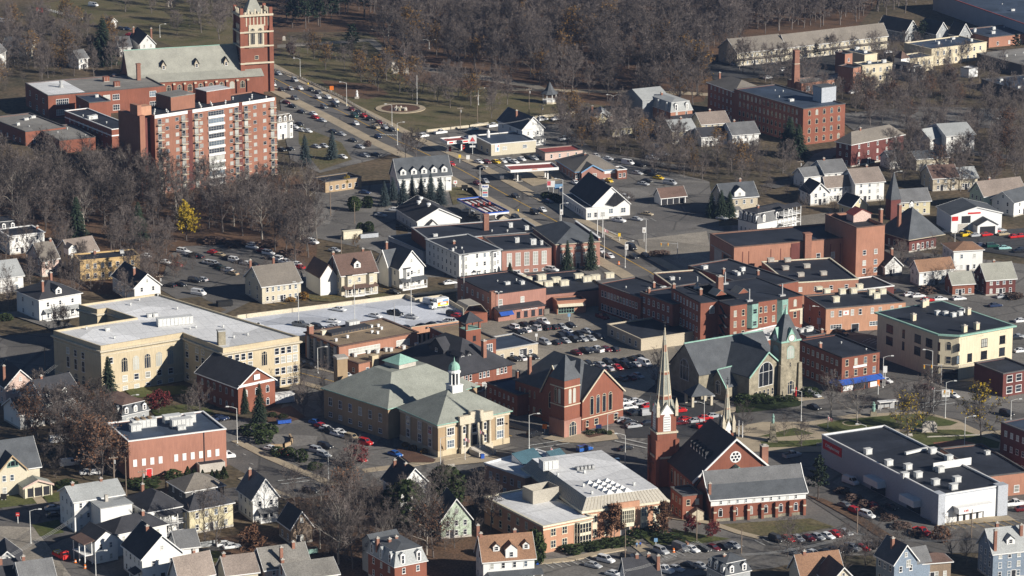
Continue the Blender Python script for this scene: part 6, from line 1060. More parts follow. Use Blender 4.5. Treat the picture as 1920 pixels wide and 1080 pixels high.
ribbon('road','',SB,12,'road_asphalt');dash('road_marking','',SB[:6],.35,'yellow_line');ribbon('pavement','',SB[:6],3,'pavement_slab',7.6,.12);ribbon('pavement','',SB[:4],3,'pavement_slab',-7.6,.12)
SC = [(380,932),(480,926),(560,914),(700,899),(800,886),(905,866),(1000,850),(1090,846),(1200,854),(1350,857),(1480,853),(1560,848),(1750,838),(1960,824)]
ribbon('road','',SC,13,'road_asphalt');ribbon('pavement','',SC[3:6],3.4,'pavement_slab',8,.12);ribbon('pavement','',SC[9:],4,'pavement_slab',8.5,.12)
SA = [(395,835),(450,864),(520,895),(590,925)]
ribbon('road','',SA,13,'road_asphalt');ribbon('pavement','',SA,3,'pavement_slab',8,.12);ribbon('pavement','',SA,3,'pavement_slab',-8,.12)
SD = [(1140,880),(1200,850),(1290,812),(1370,790),(1450,768),(1560,758),(1700,752),(1800,760),(1960,800)]
ribbon('road','',SD,12,'road_asphalt');SE = [(1560,600),(1640,660),(1720,730),(1800,790),(1900,850),(1980,900)]
ribbon('road','',SE,13,'road_asphalt');ribbon('pavement','',[(1740,712),(1840,712),(1960,690)],5,'pavement_slab',0,.12);ribbon('pavement','',SD[3:6],3,'pavement_slab',7.5,.12)
sheet('parking_lot','',[(318,478),(345,462),(470,458),(560,490),(610,530),(600,552),(560,565),(470,566),(420,590),(375,578),(330,560),(296,540),(310,505)],'road_asphalt')
sheet('parking_lot','',[(595,375),(680,362),(740,385),(745,470),(800,520),(700,470),(560,440),(560,400)],'asphalt')
sheet('parking_lot','',[(850,606),(940,596),(1060,580),(1140,575),(1200,640),(1262,648),(1290,690),(1230,720),(1195,748),(1160,738),(1000,698),(930,690)],'gravel_lot')
sheet('parking_lot','',[(1160,738),(1195,748),(1230,720),(1300,735),(1400,790),(1370,820),(1175,822)],'dark_asphalt')
sheet('parking_lot','',[(560,782),(610,782),(700,830),(790,862),(880,872),(850,890),(700,904),(600,890),(540,862),(505,820)],'asphalt')
sheet('parking_lot','',[(1000,1062),(1180,1024),(1290,1004),(1400,984),(1560,1000),(1660,1020),(1640,1042),(1500,1044),(1400,1064),(1200,1096),(1000,1100)],'asphalt')
sheet('parking_lot','',[(1510,878),(1560,905),(1700,975),(1760,1000),(1960,968),(1960,1034),(1700,1040),(1620,1004),(1500,925),(1440,878)],'road_asphalt')
sheet('parking_lot','',[(1100,424),(1180,408),(1260,362),(1345,372),(1348,424),(1300,430),(1190,442)],'road_asphalt')
sheet('side_road','',[(1170,444),(1300,428),(1480,416),(1480,428),(1330,438),(1210,456)],'asphalt')
sheet('vacant_lot','',[(1195,450),(1325,434),(1340,505),(1262,508),(1205,478)],'gravel_lot');sheet('vacant_lot','',[(1465,410),(1560,398),(1550,430),(1480,432)],'gravel_lot')
sheet('parking_lot','',[(525,188),(560,180),(640,228),(735,290),(700,300),(600,325),(545,300),(530,240)],'asphalt')
sheet('forecourt','',[(800,262),(890,238),(960,232),(1000,262),(1100,300),(1240,318),(1300,345),(1180,352),(1090,345),(1010,348),(900,295)],'asphalt');sheet('forecourt','',[(950,322),(1040,312),(1060,336),(1000,350)],'pavement_slab')
sheet('lawn','',[(840,352),(885,352),(900,372),(850,385)],'grass');sheet('lawn','',[(560,235),(640,268),(660,300),(600,320),(560,270)],'grass')
sheet('parking_lot','',[(1650,530),(1740,515),(1960,560),(1960,740),(1890,720),(1780,600),(1680,580)],'asphalt');sheet('parking_lot','',[(1780,440),(1960,425),(1960,490),(1830,470)],'dark_asphalt')
sheet('parking_lot','',[(1560,215),(1720,200),(1900,205),(1880,240),(1600,245)],'asphalt');sheet('parking_lot','',[(1300,112),(1500,95),(1640,110),(1560,140),(1340,150)],'dark_asphalt')
sheet('muddy_street','',[(-60,960),(40,985),(110,1000),(240,1100),(30,1110),(-60,1060)],'gravel_lot');sheet('side_street','',[(-60,958),(110,934),(135,950),(60,990),(-60,985)],'road_asphalt');sheet('side_street','',[(60,985),(130,955),(240,1000),(330,1090),(140,1090)],'road_asphalt')
sheet('lawn','03',[(-80,470),(220,455),(280,540),(-80,585)],'bright_grass');sheet('lawn','03',[(320,480),(440,455),(450,525),(360,535)],'bright_grass');sheet('lawn','03',[(240,700),(440,660),(480,760),(300,790)],'bright_grass');sheet('lawn','03',[(1490,890),(1640,900),(1720,960),(1520,1000)],'bright_grass');sheet('lawn','03',[(1250,360),(1720,250),(1860,330),(1500,430),(1250,440)],'meadow');sheet('garden_path','03',[(190,430),(260,430),(350,535),(280,545)],'pavement_slab')
sheet('lawn','02',[(920,755),(1380,735),(1480,790),(1000,830)],'bright_grass');sheet('lawn','02',[(1110,900),(1500,870),(1620,950),(1180,975)],'bright_grass');sheet('parking_lot','02',[(570,820),(720,820),(820,880),(600,900)],'asphalt')
sheet('lawn','12',[(350,55),(640,30),(760,80),(560,108),(420,100)],'grass');sheet('lawn','12',[(820,60),(960,40),(1010,65),(880,85)],'grass');ribbon('pavement','12',[(-200,235),(0,208),(560,140),(1120,62),(1520,20)],3,'pavement_slab',0,.12);sheet('lawn','02',[(1290,90),(1500,70),(1700,170),(1640,190)],'meadow')
com = lambda pts: [(1380+x/3.556,680+y/3.556) for x,y in pts]
sheet('common_paving','',com([(0,430),(180,400),(480,400),(760,350),(1240,330),(1480,390),(1560,430),(1800,540),(1800,590),(600,600),(0,600)]),'pavement_slab')
sheet('common_lawn','',com([(535,420),(700,385),(1080,352),(1240,345),(1390,380),(1480,405),(1430,425),(1200,440),(620,472)]),'bright_grass');sheet('common_lawn','',com([(690,512),(900,482),(1290,452),(1500,452),(1760,535),(1750,575),(800,555)]),'bright_grass');sheet('common_lawn','',com([(150,498),(390,440),(520,480),(280,502)]),'bright_grass');sheet('common_lawn','',com([(190,572),(160,530),(420,525),(590,515),(640,540),(560,562)]),'bright_grass');sheet('brick_paving','',com([(1310,540),(1500,520),(1700,575),(1380,578)]),'terracotta')
sheet('church_garden','',com([(0,250),(60,230),(330,230),(450,270),(420,295),(140,330),(0,340)]),'shrub_leaves');
sheet('lawn','23',[(1195,735),(1450,780),(1640,808),(1400,845),(1330,828)],'bright_grass');sheet('lawn','23',[(620,820),(800,790),(860,830),(700,880)],'bright_grass');sheet('lawn','23',[(990,800),(1180,770),(1240,850),(1060,860)],'bright_grass')
sheet('lawn','33',[(-360,700),(320,655),(500,720),(200,770),(-100,790)],'grass');ribbon('footpath','23',[(1150,640),(1500,690),(1700,760),(1860,800)],2.4,'pavement_slab');sheet('library_path','23',[(800,790),(880,780),(1050,890),(960,910)],'pavement_slab')
ribbon('pavement','23',[(200,985),(420,965),(700,905),(840,880)],2.6,'pavement_slab',0,.12);sheet('pharmacy_walk','33',[(1180,655),(1280,665),(1800,635),(1860,670),(1270,715)],'pavement_slab')
sheet('planting_strip','33',[(290,480),(420,510),(700,640),(1000,830),(880,830),(690,700),(480,580)],'leaf_litter');sheet('hall_paving','23',[(230,55),(340,20),(760,-10),(800,60),(560,90),(380,85)],'pavement_slab')
sheet('mulch_bed','23',[(540,35),(740,0),(770,15),(580,50)],'mulch');sheet('mulch_bed','13',[(1090,120),(1350,215),(1330,235),(1150,235),(1040,150)],'mulch');sheet('mulch_bed','12',[(0,960),(260,890),(380,980),(250,1010),(90,1010)],'mulch');sheet('town_hall_walk','13',[(1400,230),(1560,200),(1780,190),(1900,215),(1500,255),(1400,275)],'pavement_slab')
ribbon('side_street','',[(1440,352),(1505,335),(1545,292),(1600,272),(1700,268),(1800,284),(1960,306)],8,'road_asphalt');ribbon('side_street','',[(1600,272),(1640,225),(1700,205)],8,'road_asphalt');ribbon('side_street','',[(-60,598),(40,590),(110,612),(150,640)],8,'asphalt');ribbon('side_street','',[(1090,285),(1180,300),(1290,318)],7,'asphalt')
for o_,p_ in (('31',[(1260,300),(1320,300),(1300,340),(1240,340)]),('31',[(500,380),(560,370),(540,430),(470,430)]),('20',[(1010,990),(1140,990),(1110,1050),(980,1040)]),('01',[(420,860),(500,850),(480,930),(400,930)]),('11',[(340,960),(470,940),(500,1080),(380,1090)]),('03',[(1480,900),(1700,830),(1800,860),(1650,900)])): sheet('driveway',o_,p_,'asphalt')
def stripes(o,p0,p1,n,d,ln,m='road_line',w=.18):
    b = MB();LV[0] += .004;a,e = GQ(o,p0),GQ(o,p1);mid = ((p0[0]+p1[0])/2,(p0[1]+p1[1])/2);h = heading(o,mid,d);u = Vector((math.cos(h),math.sin(h),0))*ln/2;v = Vector((-math.sin(h),math.cos(h),0))*w/2
    for k in range(n): c = a.lerp(e,k/max(1,n-1));b.face([(x.x,x.y,LV[0]) for x in (c-u-v,c+u-v,c+u+v,c-u+v)])
    structure(b.build('road_marking',m))
stripes('23',(275,1010),(640,960),7,(2,1),5);stripes('23',(1130,935),(1700,850),10,(2,1),5);stripes('33',(-60,840),(640,760),13,(2,1),5);stripes('33',(1290,720),(1880,690),9,(1,.45),5,'yellow_line');stripes('21',(950,560),(1060,575),3,(2,1),5)
stripes('10',(930,1015),(1050,1020),7,(2,1),2.4,w=.5);stripes('12',(100,130),(1000,20),12,(6,1),5,'yellow_line')
for off in (0,3): ribbon('road_marking','13',[(190,400),(430,372)],.5,'road_line',off)
for off in (0,3.2): ribbon('road_marking','23',[(160,135),(430,92)],.4,'road_line',off);ribbon('road_marking','23',[(770,75),(1010,130)],.4,'road_line',off);ribbon('road_marking','21',[(640,655),(760,710)],.4,'road_line',off);ribbon('road_marking','32',[(1160,905),(1400,870)],.4,'road_line',off)
stripes('30',(520,850),(570,905),6,(6,-1),5)
stripes('30',(1560,860),(1700,880),8,(5,-1.4),4.6);stripes('30',(1690,890),(1850,920),9,(5,-1.4),4.6)
stripes('03',(1780,110),(1890,250),3,(2,1),1.5) ;stripes('32',(740,400),(830,420),4,(1,-.4),5)
# flower bed rings, park wall, fences
def ring_bed(label,c,r0,r1,inner,o=''):
    g = GQ(o,c);m = MB();n = 28
    for k in range(n):
        a0,a1 = 2*PI*k/n,2*PI*(k+1)/n;f = lambda r,a,z: (r*math.cos(a),r*math.sin(a),z)
        m.face([f(r0,a0,.25),f(r0,a1,.25),f(r1,a1,.25),f(r1,a0,.25)]);m.face([f(r1,a0,0),f(r1,a1,0),f(r1,a1,.25),f(r1,a0,.25)])
        m.face([f(0,0,.15),f(r0,a0,.15),f(r0,a1,.15)],1)
    tag(m.build('flower_bed',['pavement_slab',inner],None,(g.x,g.y,.05)),label,'flower bed')
ring_bed('large round stone edged flower bed on the park lawn',(751,204),8.2,10.6,'mulch');ring_bed('small oval stone edged bed under a bare tree on the common',(1597,795),2.3,2.8,'mulch')
def fence(label,o,pts,h,post,rails,m,step=3,name='fence',cat='fence',solid=None):
    w = poly_line(o,pts);b = MB();c0 = w[0].copy()
    for a,e in zip(w,w[1:]):
        d = e-a;L_ = d.length;n = max(1,int(L_/step));t = d.normalized();nn = Vector((-t.y,t.x,0))
        for k in range(n+1): p = a+d*(k/n)-c0;b.prism([(p.x-post,p.y-post),(p.x+post,p.y-post),(p.x+post,p.y+post),(p.x-post,p.y+post)],0,h,0)
        for z0,z1,tt in rails: p,q_ = a-c0,e-c0;b.prism([tuple((x+nn*s*tt)[:2]) for x,s in ((p,-1),(q_,-1),(q_,1),(p,1))],z0,z1,0)
    tag(b.build(name,m,None,(c0.x,c0.y,0)),label,cat)
fence('granite post and rail fence along the park side of the main road','10',[(120,520),(330,590),(660,745),(820,850),(1045,975)],1.1,.18,[(.35,.55,.08),(.8,1.0,.08)],'concrete')
fence('white stone wall along the lower edge of the park behind the filling station','10',[(1285,990),(1600,955),(1740,935)],1.1,.3,[(0,1.0,.2)],'trim_stone',5,'stone_wall','wall')
fence('white stone wall along the park edge behind the gazebo','20',[(60,900),(200,885),(480,850)],1.1,.3,[(0,1.0,.2)],'trim_stone',5,'stone_wall','wall');fence('white stone wall between park lawn and the twin roofed inn','20',[(700,822),(920,795)],1.1,.3,[(0,1.0,.2)],'trim_stone',5,'stone_wall','wall')
fence('curved stone retaining wall at the corner of the columned hall lot','13',[(120,120),(210,118),(262,98),(272,70),(255,45)],1.2,.3,[(0,1.1,.25)],'tan_brick',2,'retaining_wall','wall');fence('grey wooden board fence behind the small white garage house','03',[(1490,870),(1630,850)],1.6,.08,[(0,1.5,.04)],'grey_clapboard',2)
fence('white picket fence on the slope at upper left','00',[(320,70),(480,115),(620,150)],1.2,.15,[(.3,.5,.05),(.8,1.0,.05)],'white_paint',2);fence('low brick wall edging the library path','23',[(1170,770),(1320,850)],.7,.2,[(0,.7,.2)],'salmon_brick',4,'garden_wall','wall');fence('granite edging along the bottom of the common','32',[(1200,1125),(1700,1105)],.5,.2,[(0,.5,.2)],'concrete',4,'garden_wall','wall')
# ================================================================ VEHICLES
COL = {'w':('white',(.78,.78,.77)),'s':('silver',(.42,.43,.44)),'g':('grey',(.16,.165,.17)),'k':('black',(.018,.019,.022)),'n':('dark blue',(.02,.035,.085)),'b':('blue',(.03,.12,.4)),'r':('red',(.5,.018,.018)),'m':('maroon',(.13,.014,.018)),'e':('dark green',(.015,.07,.055)),'y':('yellow',(.75,.5,.02)),'t':('tan',(.42,.34,.22)),'l':('lime green',(.5,.62,.03)),'q':('teal',(.35,.6,.58))}
for k,(nm,c) in COL.items(): mat('paint_'+nm.replace(' ','_'),c,rough=.28,var=.06,spec=.5,fine=0)
mat('tyre',(.018,.018,.018));mat('headlight_lens',(.8,.8,.75),rough=.2,fine=0);mat('tail_lens',(.4,.01,.01),rough=.3,fine=0)
SPEC = { # length, half width, belt z, roof z, cabin bottom x0,x1, cabin top x0,x1, hood z
 's':(4.7,.9,.95,1.43,-1.85,1.0,-1.1,.3,.82),'h':(4.2,.88,.98,1.5,-2.0,1.0,-1.75,.3,.86),'u':(4.8,.95,1.12,1.78,-2.32,1.05,-2.15,.45,1.02),'p':(5.6,1.0,1.12,1.85,-.75,1.15,-.6,.6,1.08),'v':(5.3,1.0,1.25,2.05,-2.6,1.75,-2.52,1.05,1.1)}
TYN = {'s':'sedan','h':'hatchback','u':'suv','p':'pickup truck','v':'van'}
CM = {}
def car_mesh(ty,col):
    if (ty,col) in CM: return CM[ty,col]
    L_,hw,belt,roof,b0,b1,t0,t1,hood = SPEC[ty];h = L_/2;b = MB()
    st = [(-h,.34,.72 if ty in 'sh' else belt-.12,hw*.88),(-h+.12,.28,belt-.04,hw*.96),(b0,.26,belt,hw),(b1,.26,belt,hw),(b1+.3,.26,hood+.02,hw*.99),(h-.35,.27,hood-.08,hw*.95),(h-.08,.32,hood-.2,hw*.85),(h,.38,hood-.34,hw*.78)]
    rows = []
    for x,zb,zt,w in st: rows.append([(x,-w,zb),(x,-w*1.0,zt-.16),(x,-w*.86,zt),(x,w*.86,zt),(x,w,zt-.16),(x,w,zb)])
    for r0,r1 in zip(rows,rows[1:]):
        for k in range(5): b.face([r0[k],r1[k],r1[k+1],r0[k+1]])
        b.face([r0[5],r1[5],r1[0],r0[0]])
    b.face(rows[0][::-1]);b.face(rows[-1])
    tw = hw*.74;b.prism([(t0,-tw),(t1,-tw),(t1,tw),(t0,tw)],roof-.07,roof,0)
    for x,y,X,Y in ((t0,-tw,b0,-hw*.86),(t1,-tw,b1,-hw*.86),(t0,tw,b0,hw*.86),(t1,tw,b1,hw*.86)): b.tube((X,Y,belt-.02),(x,y,roof-.05),.06,.05,4)
    mx = (b0+b1)/2;b.tube((mx,-hw*.87,belt-.02),((t0+t1)/2,-tw-.01,roof-.05),.05,.05,4);b.tube((mx,hw*.87,belt-.02),((t0+t1)/2,tw+.01,roof-.05),.05,.05,4)
    if ty == 'v':
        for s_ in (-1,1): b.face([(b0+.1,s_*(hw*.9),belt-.1),(.3,s_*(hw*.9),belt-.1),(.25,s_*(tw+.06),roof-.05),(t0,s_*(tw+.06),roof-.05)])
    for y in (-hw*.62,hw*.62): b.box(h-.1,h+.01,y-.2,y+.2,hood-.34,hood-.2,1);b.box(-h-.02,-h+.06,y-.16,y+.16,belt-.35,belt-.17,2)
    if ty == 'p': b.box(-h+.15,b0-.1,-hw*.8,hw*.8,belt-.04,belt+.015,3);[b.box(-h+.02,b0-.05,s_*hw*.9-.06,s_*hw*.9+.06,belt-.1,belt+.12,0) for s_ in (-1,1)];b.box(-h,-h+.1,-hw*.9,hw*.9,belt-.1,belt+.12,0)  # dark rectangle painted for the shaded hollow of the bed
    g = MB();bw = hw*.85;lo = [(b0+.02,-bw,belt-.01),(b1-.02,-bw,belt-.01),(b1-.02,bw,belt-.01),(b0+.02,bw,belt-.01)];tp = [(t0,-tw,roof-.075),(t1,-tw,roof-.075),(t1,tw,roof-.075),(t0,tw,roof-.075)]
    for k in range(4): j = (k+1)%4;g.face([lo[k],lo[j],tp[j],tp[k]])
    if ('w',ty) not in CM:
        wm = MB();r = .36 if ty in 'upv' else .32;wm.tube((0,-.11,0),(0,.11,0),r,r,12,0);wm.tube((0,-.12,0),(0,.12,0),r*.6,r*.6,8,1);CM['w',ty] = (wm.mesh('wheel',['tyre','grey_metal']),r);CM['g',ty] = g.mesh('windows','window_glass')
    CM[ty,col] = b.mesh('body',['paint_'+COL[col][0].replace(' ','_'),'headlight_lens','tail_lens','sign_black']);return CM[ty,col]
def car(code,loc,rz,label,group=None):
    col,ty = code[0],code[1];me = car_mesh(ty,col);wm,r = CM['w',ty];t = thing({'s':'sedan','h':'hatchback','u':'suv','p':'pickup_truck','v':'van'}[ty],label,'car' if ty in 'shu' else ('van' if ty == 'v' else 'pickup truck'),loc,rz,group)
    put('body',me,t);put('windows',CM['g',ty],t);L_,hw = SPEC[ty][:2]
    for x in (-L_*.29,L_*.31):
        for y in (-hw*.9,hw*.9): put('wheel',wm,t,(x,y,r))
    return t
NCAR = [0]
def cars(o,d,desc,items,z=.12,alt=0,jit=4):
    """items: (x, y, code); heading along photo direction d; labelled left to right"""
    it = sorted(items,key=lambda i: q(o if len(i) < 4 else i[3],i[:2])[0])
    for i,t in enumerate(it):
        oo = o if len(t) < 4 else t[3];p = GQ(oo,t[:2],z+.6);h = heading(oo,t[:2],d)+math.radians(rnd.uniform(-jit,jit))
        if alt and rnd.random() < alt: h += PI
        car(t[2],(p.x,p.y,z),h,"%s %s, %s %s" % (COL[t[2][0]][0],TYN[t[2][1]],rank(i,len(it)),desc),'cars '+desc);NCAR[0] += 1
MD = (2.05,1)
cars('10',MD,'on the main road beside the park',[(170,550,'ss'),(290,600,'su'),(190,670,'ks'),(258,663,'ss'),(330,660,'ws'),(415,670,'ks'),(470,690,'gs'),(465,727,'ws'),(540,727,'ws'),(598,757,'ws'),(595,790,'ku'),(512,802,'gu'),(290,735,'gp'),(718,818,'ms'),(765,840,'ks'),(740,867,'ep'),(810,868,'rs'),(850,890,'ks'),(750,924,'ws'),(925,918,'ms'),(900,950,'tp'),(968,952,'ss'),(1020,972,'ks'),(915,1022,'ns'),(120,600,'ks'),(128,632,'ws')])
cars('10',(4,1),'in the small lot beside the apartment block',[(228,768,'ms'),(272,797,'ks'),(340,838,'ks'),(430,852,'ws'),(445,880,'rs'),(495,902,'ss'),(325,930,'ks'),(290,952,'ws'),(345,975,'ws'),(388,982,'ws'),(580,985,'ks'),(640,1005,'ss'),(725,1052,'ks')])
cars('10',(5,-.7),'at the park edge behind the filling station',[(1255,1018,'wu'),(1385,992,'wp'),(1630,965,'qs'),(1780,942,'wp'),(1590,1030,'ns')])
cars('20',(5,-.8),'by the park wall right of the white gabled house',[(230,893,'wu'),(330,890,'ws'),(380,885,'ws'),(390,1040,'wp')])
cars('01',(3.2,.55),'in the lot below the bare wood',[(1375,803,'wu'),(1415,824,'ws'),(1445,838,'ku'),(1485,843,'ks'),(1600,812,'rs'),(1650,830,'ts'),(1700,852,'ks'),(1760,870,'wu'),(1795,884,'ks'),(1842,893,'ws'),(1895,905,'ks'),(1565,885,'ws'),(1605,898,'su'),(1640,915,'ks'),(1672,932,'es'),(1704,943,'ws'),(1745,968,'ts'),(1460,1024,'ku'),(1512,1014,'ss'),(1275,1058,'ks'),(1350,1052,'ks'),(1890,770,'ws'),(1240,885,'ws'),(1325,905,'rs'),(1090,835,'ws'),(1880,752,'ws')],alt=.4)
cars('11',(3.2,.55),'in the row at the wood edge',[(40,800,'ms'),(95,818,'wu'),(92,852,'ks'),(155,858,'wu'),(222,886,'wp'),(295,897,'ws'),(322,922,'rs'),(425,735,'wu'),(410,720,'ws'),(590,795,'ss')],alt=.4)
cars('12',(6,1),'on the open roof of the parking deck',[(625,158,'ws'),(895,206,'ws'),(1045,188,'kp'),(1165,214,'ss'),(580,246,'ws'),(590,288,'ws'),(335,273,'gp'),(460,293,'ku'),(1310,108,'wv'),(1480,195,'ku'),(1515,208,'rs'),(1465,253,'wp'),(1130,299,'ks'),(1250,286,'ks'),(1325,274,'ks'),(4,276,'ws')],z=5.02)
LD = (2.1,.75)
cars('22',LD,'in the busy lot behind the police station',[(10,293,'wu'),(95,272,'ks'),(170,267,'ks'),(235,252,'wp'),(45,327,'ks'),(105,314,'ws'),(175,302,'su'),(250,297,'ku'),(312,292,'ks'),(375,287,'ss'),(440,277,'ks'),(415,322,'ws'),(370,357,'ks'),(430,352,'ns'),(500,342,'ks'),(565,322,'ss'),(248,407,'su'),(328,405,'ks'),(400,394,'ss'),(467,385,'kp'),(530,382,'ss'),(590,377,'ss'),(650,362,'ks'),(485,484,'ms'),(555,472,'kp'),(635,462,'wp'),(705,457,'ms'),(765,457,'ks'),(500,572,'ks'),(570,563,'ks'),(655,572,'ss'),(725,562,'ku'),(780,550,'ks'),(845,547,'ks'),(905,527,'ks'),(965,522,'ks'),(660,607,'ks'),(720,602,'ss'),(790,594,'rs'),(855,582,'ku'),(920,572,'ss'),(995,567,'wv'),(755,692,'ks'),(825,677,'gs'),(885,672,'ms'),(945,657,'ss'),(70,525,'ws'),(20,530,'ks'),(160,515,'ks'),(680,215,'mp')],alt=.3)
cars('22',(3.5,-.4),'in the dark lot behind the spired church',[(845,862,'wp'),(930,845,'ws'),(885,892,'ws'),(975,862,'ss'),(1030,882,'rs'),(915,925,'ks'),(940,938,'ks'),(1030,937,'sv'),(835,987,'ss'),(880,1002,'ks'),(915,1032,'ss'),(1030,1012,'ks'),(1240,917,'rp'),(1305,982,'rs'),(1385,992,'ss'),(1450,972,'rs'),(1512,957,'ss'),(1265,1007,'ms'),(1455,1032,'rp')])
cars('12',(3,.8),'in the lot beside the columned hall',[(450,1005,'bs'),(490,1033,'rs'),(530,1052,'ws'),(550,1070,'ks'),(630,1078,'ws'),(610,12,'ws','13'),(660,22,'ws','13'),(722,42,'tu','13'),(822,77,'ru','13'),(1045,162,'bs','13'),(740,172,'ks','13'),(778,202,'rs','13'),(460,137,'su','13'),(520,107,'ku','13'),(512,168,'ss','13')])
cars('13',(3,.6),'on the side street below the columned hall',[(115,122,'ws'),(200,152,'rs'),(407,440,'ku')])
cars('23',(2.1,.8),'in the front row of the library parking lot',[(1120,892,'su'),(1265,872,'gv'),(1350,877,'ws'),(1435,872,'ks'),(1510,867,'ms'),(1590,857,'ks'),(1660,847,'ss'),(65,802,'ku','33'),(150,797,'rs','33'),(222,797,'ss','33'),(300,794,'ms','33'),(370,784,'ss','33'),(445,777,'ws','33'),(510,762,'rs','33'),(582,750,'ss','33')])
cars('23',(2.4,.6),'in the rear row of the library parking lot',[(705,957,'wu'),(610,997,'ss'),(880,942,'ku'),(940,932,'ks'),(765,1062,'ws'),(1140,1032,'wp'),(1228,1022,'ss'),(1330,997,'ks'),(1412,1002,'ss'),(770,852,'ks','33'),(840,842,'ks','33'),(705,867,'rs','33'),(635,872,'su','33'),(570,882,'ks','33'),(500,887,'ks','33'),(440,902,'ks','33'),(340,907,'ws','33'),(180,900,'gs','33')])
cars('33',(2.4,.8),'in the lot along the pharmacy side wall',[(620,372,'wv'),(580,548,'gs'),(655,587,'rh'),(790,552,'rs'),(745,622,'wu'),(1155,748,'rp'),(920,558,'ks')])
cars('33',(3.5,-.6),'on the street below the common',[(180,172,'sp'),(-420,140,'ks'),(-590,112,'ms')])
cars('33',(3,-.3),'at the right end of the pharmacy',[(1855,535,'wp'),(1915,575,'ms')])
cars('23',(3.6,-.7),'at the crossing before the brick hall',[(545,125,'bu'),(850,120,'ks'),(170,15,'ku')])
cars('32',(4,-.3),'parked behind the cream corner building at right',[(1070,47,'ws'),(1130,57,'ws'),(1195,88,'rs'),(1295,80,'ws'),(1435,77,'ws'),(1760,62,'ss'),(1705,128,'ns'),(1900,243,'ws'),(1885,362,'ss'),(1860,372,'ks'),(1900,468,'ws'),(1840,572,'ws'),(900,15,'ws'),(980,25,'ks')])
cars('32',(3,.9),'on the streets around the common',[(555,338,'ku'),(1385,802,'ws'),(1790,942,'ku'),(345,892,'ks'),(885,692,'ws'),(350,800,'ss'),(1195,742,'ms')])
cars('31',(4,-.4),'in the workshop yard at right',[(1560,682,'ss'),(1640,677,'rs'),(1700,652,'rs'),(1765,672,'ts'),(1850,692,'rs'),(1905,687,'rs'),(1330,662,'ks'),(1500,678,'yp'),(1740,645,'ss')])
cars('31',(5,-.3),'along the fence below the workshop yard',[(1600,757,'ns'),(1685,762,'eu'),(1775,777,'qs'),(1890,802,'ks'),(1910,790,'ks')])
cars('21',(3,.9),'in the sales row before the cream garage',[(20,132,'ws'),(72,112,'ws'),(125,97,'ks'),(165,107,'ss'),(200,87,'ss'),(245,102,'ks'),(320,82,'qu'),(370,77,'rs'),(415,92,'ws'),(450,72,'ls'),(478,94,'ls'),(630,87,'ws'),(1670,132,'ws','11'),(1730,132,'ms','11'),(1800,132,'ys','11'),(1850,127,'ws','11'),(1895,117,'ss','11'),(1690,177,'ks','11')])
cars('21',(2.2,1),'parked before the brick restaurant',[(475,288,'ws'),(545,283,'mp'),(615,287,'ks'),(675,282,'ks'),(730,273,'ys')])
cars('21',(4,.6),'in the salvage corner right of the restaurant',[(870,142,'wv'),(960,157,'ks'),(940,217,'ss'),(1060,232,'ks'),(1100,252,'ys'),(985,297,'ss'),(1185,292,'sv'),(1040,215,'kp'),(720,108,'ws'),(1010,275,'ks'),(1085,80,'ws'),(1140,75,'ss'),(1050,105,'wp'),(1080,15,'ws')])
cars('21',MD,'on the main road between the two filling stations',[(25,387,'ks'),(170,512,'ku'),(230,492,'ws'),(30,553,'ku'),(895,777,'kv'),(915,842,'ks'),(1000,832,'ks'),(735,837,'ws'),(665,802,'ws'),(620,692,'ks'),(1465,148,'rs','11'),(1660,292,'ms','11'),(1720,277,'ss','11')])
cars('21',(4,.6),'in the bank and post office lots',[(800,572,'wp'),(935,562,'ss'),(1015,522,'ts'),(835,402,'wv'),(300,942,'wu'),(35,975,'wu'),(1575,555,'ss'),(270,430,'ns')])
cars('11',(4,.5),'behind the black roofed block and white hall',[(935,532,'ss'),(1095,627,'ks'),(815,362,'ns'),(1040,492,'ws'),(1590,500,'ss'),(1630,542,'ks')])
cars('11',(4,-.4),'beside the white three storey tenement',[(1455,1038,'ws')])
cars('11',(3,.8),'in the lot beyond the tan office',[(195,40,'ks'),(255,35,'ks'),(450,18,'ss'),(510,12,'ss'),(780,20,'ss'),(820,85,'ss'),(900,80,'ks'),(650,95,'ws')])
cars('03',(4,-.4),'around the white three storey house and brick block',[(400,568,'ss'),(410,622,'ks'),(520,235,'wv'),(660,300,'ws'),(720,300,'ws'),(440,60,'wv'),(1695,180,'wv'),(1690,840,'ws'),(1740,855,'ws'),(1890,930,'ws'),(1660,-105,'ns')])
cars('02',(3,.5),'around the long cream school',[(1490,38,'wv'),(640,812,'ks'),(1640,975,'ns'),(345,568,'ku','12'),(395,585,'kp','12'),(680,655,'ws','12'),(1030,28,'ks','12')])
cars('00',(4,.4),'on the hillside road at top left',[(905,212,'ks'),(950,215,'ns'),(975,260,'rs'),(60,150,'ws'),(20,160,'wv'),(860,570,'ws'),(700,38,'wv')])
cars('30',(5,-.8),'by the mills at the upper right',[(640,690,'ws'),(-240,480,'ws'),(760,400,'ws'),(905,390,'ws'),(870,330,'ws'),(980,395,'ss'),(1730,880,'ws'),(120,520,'ws'),(0,580,'ws'),(30,480,'ks'),(160,520,'ks')])
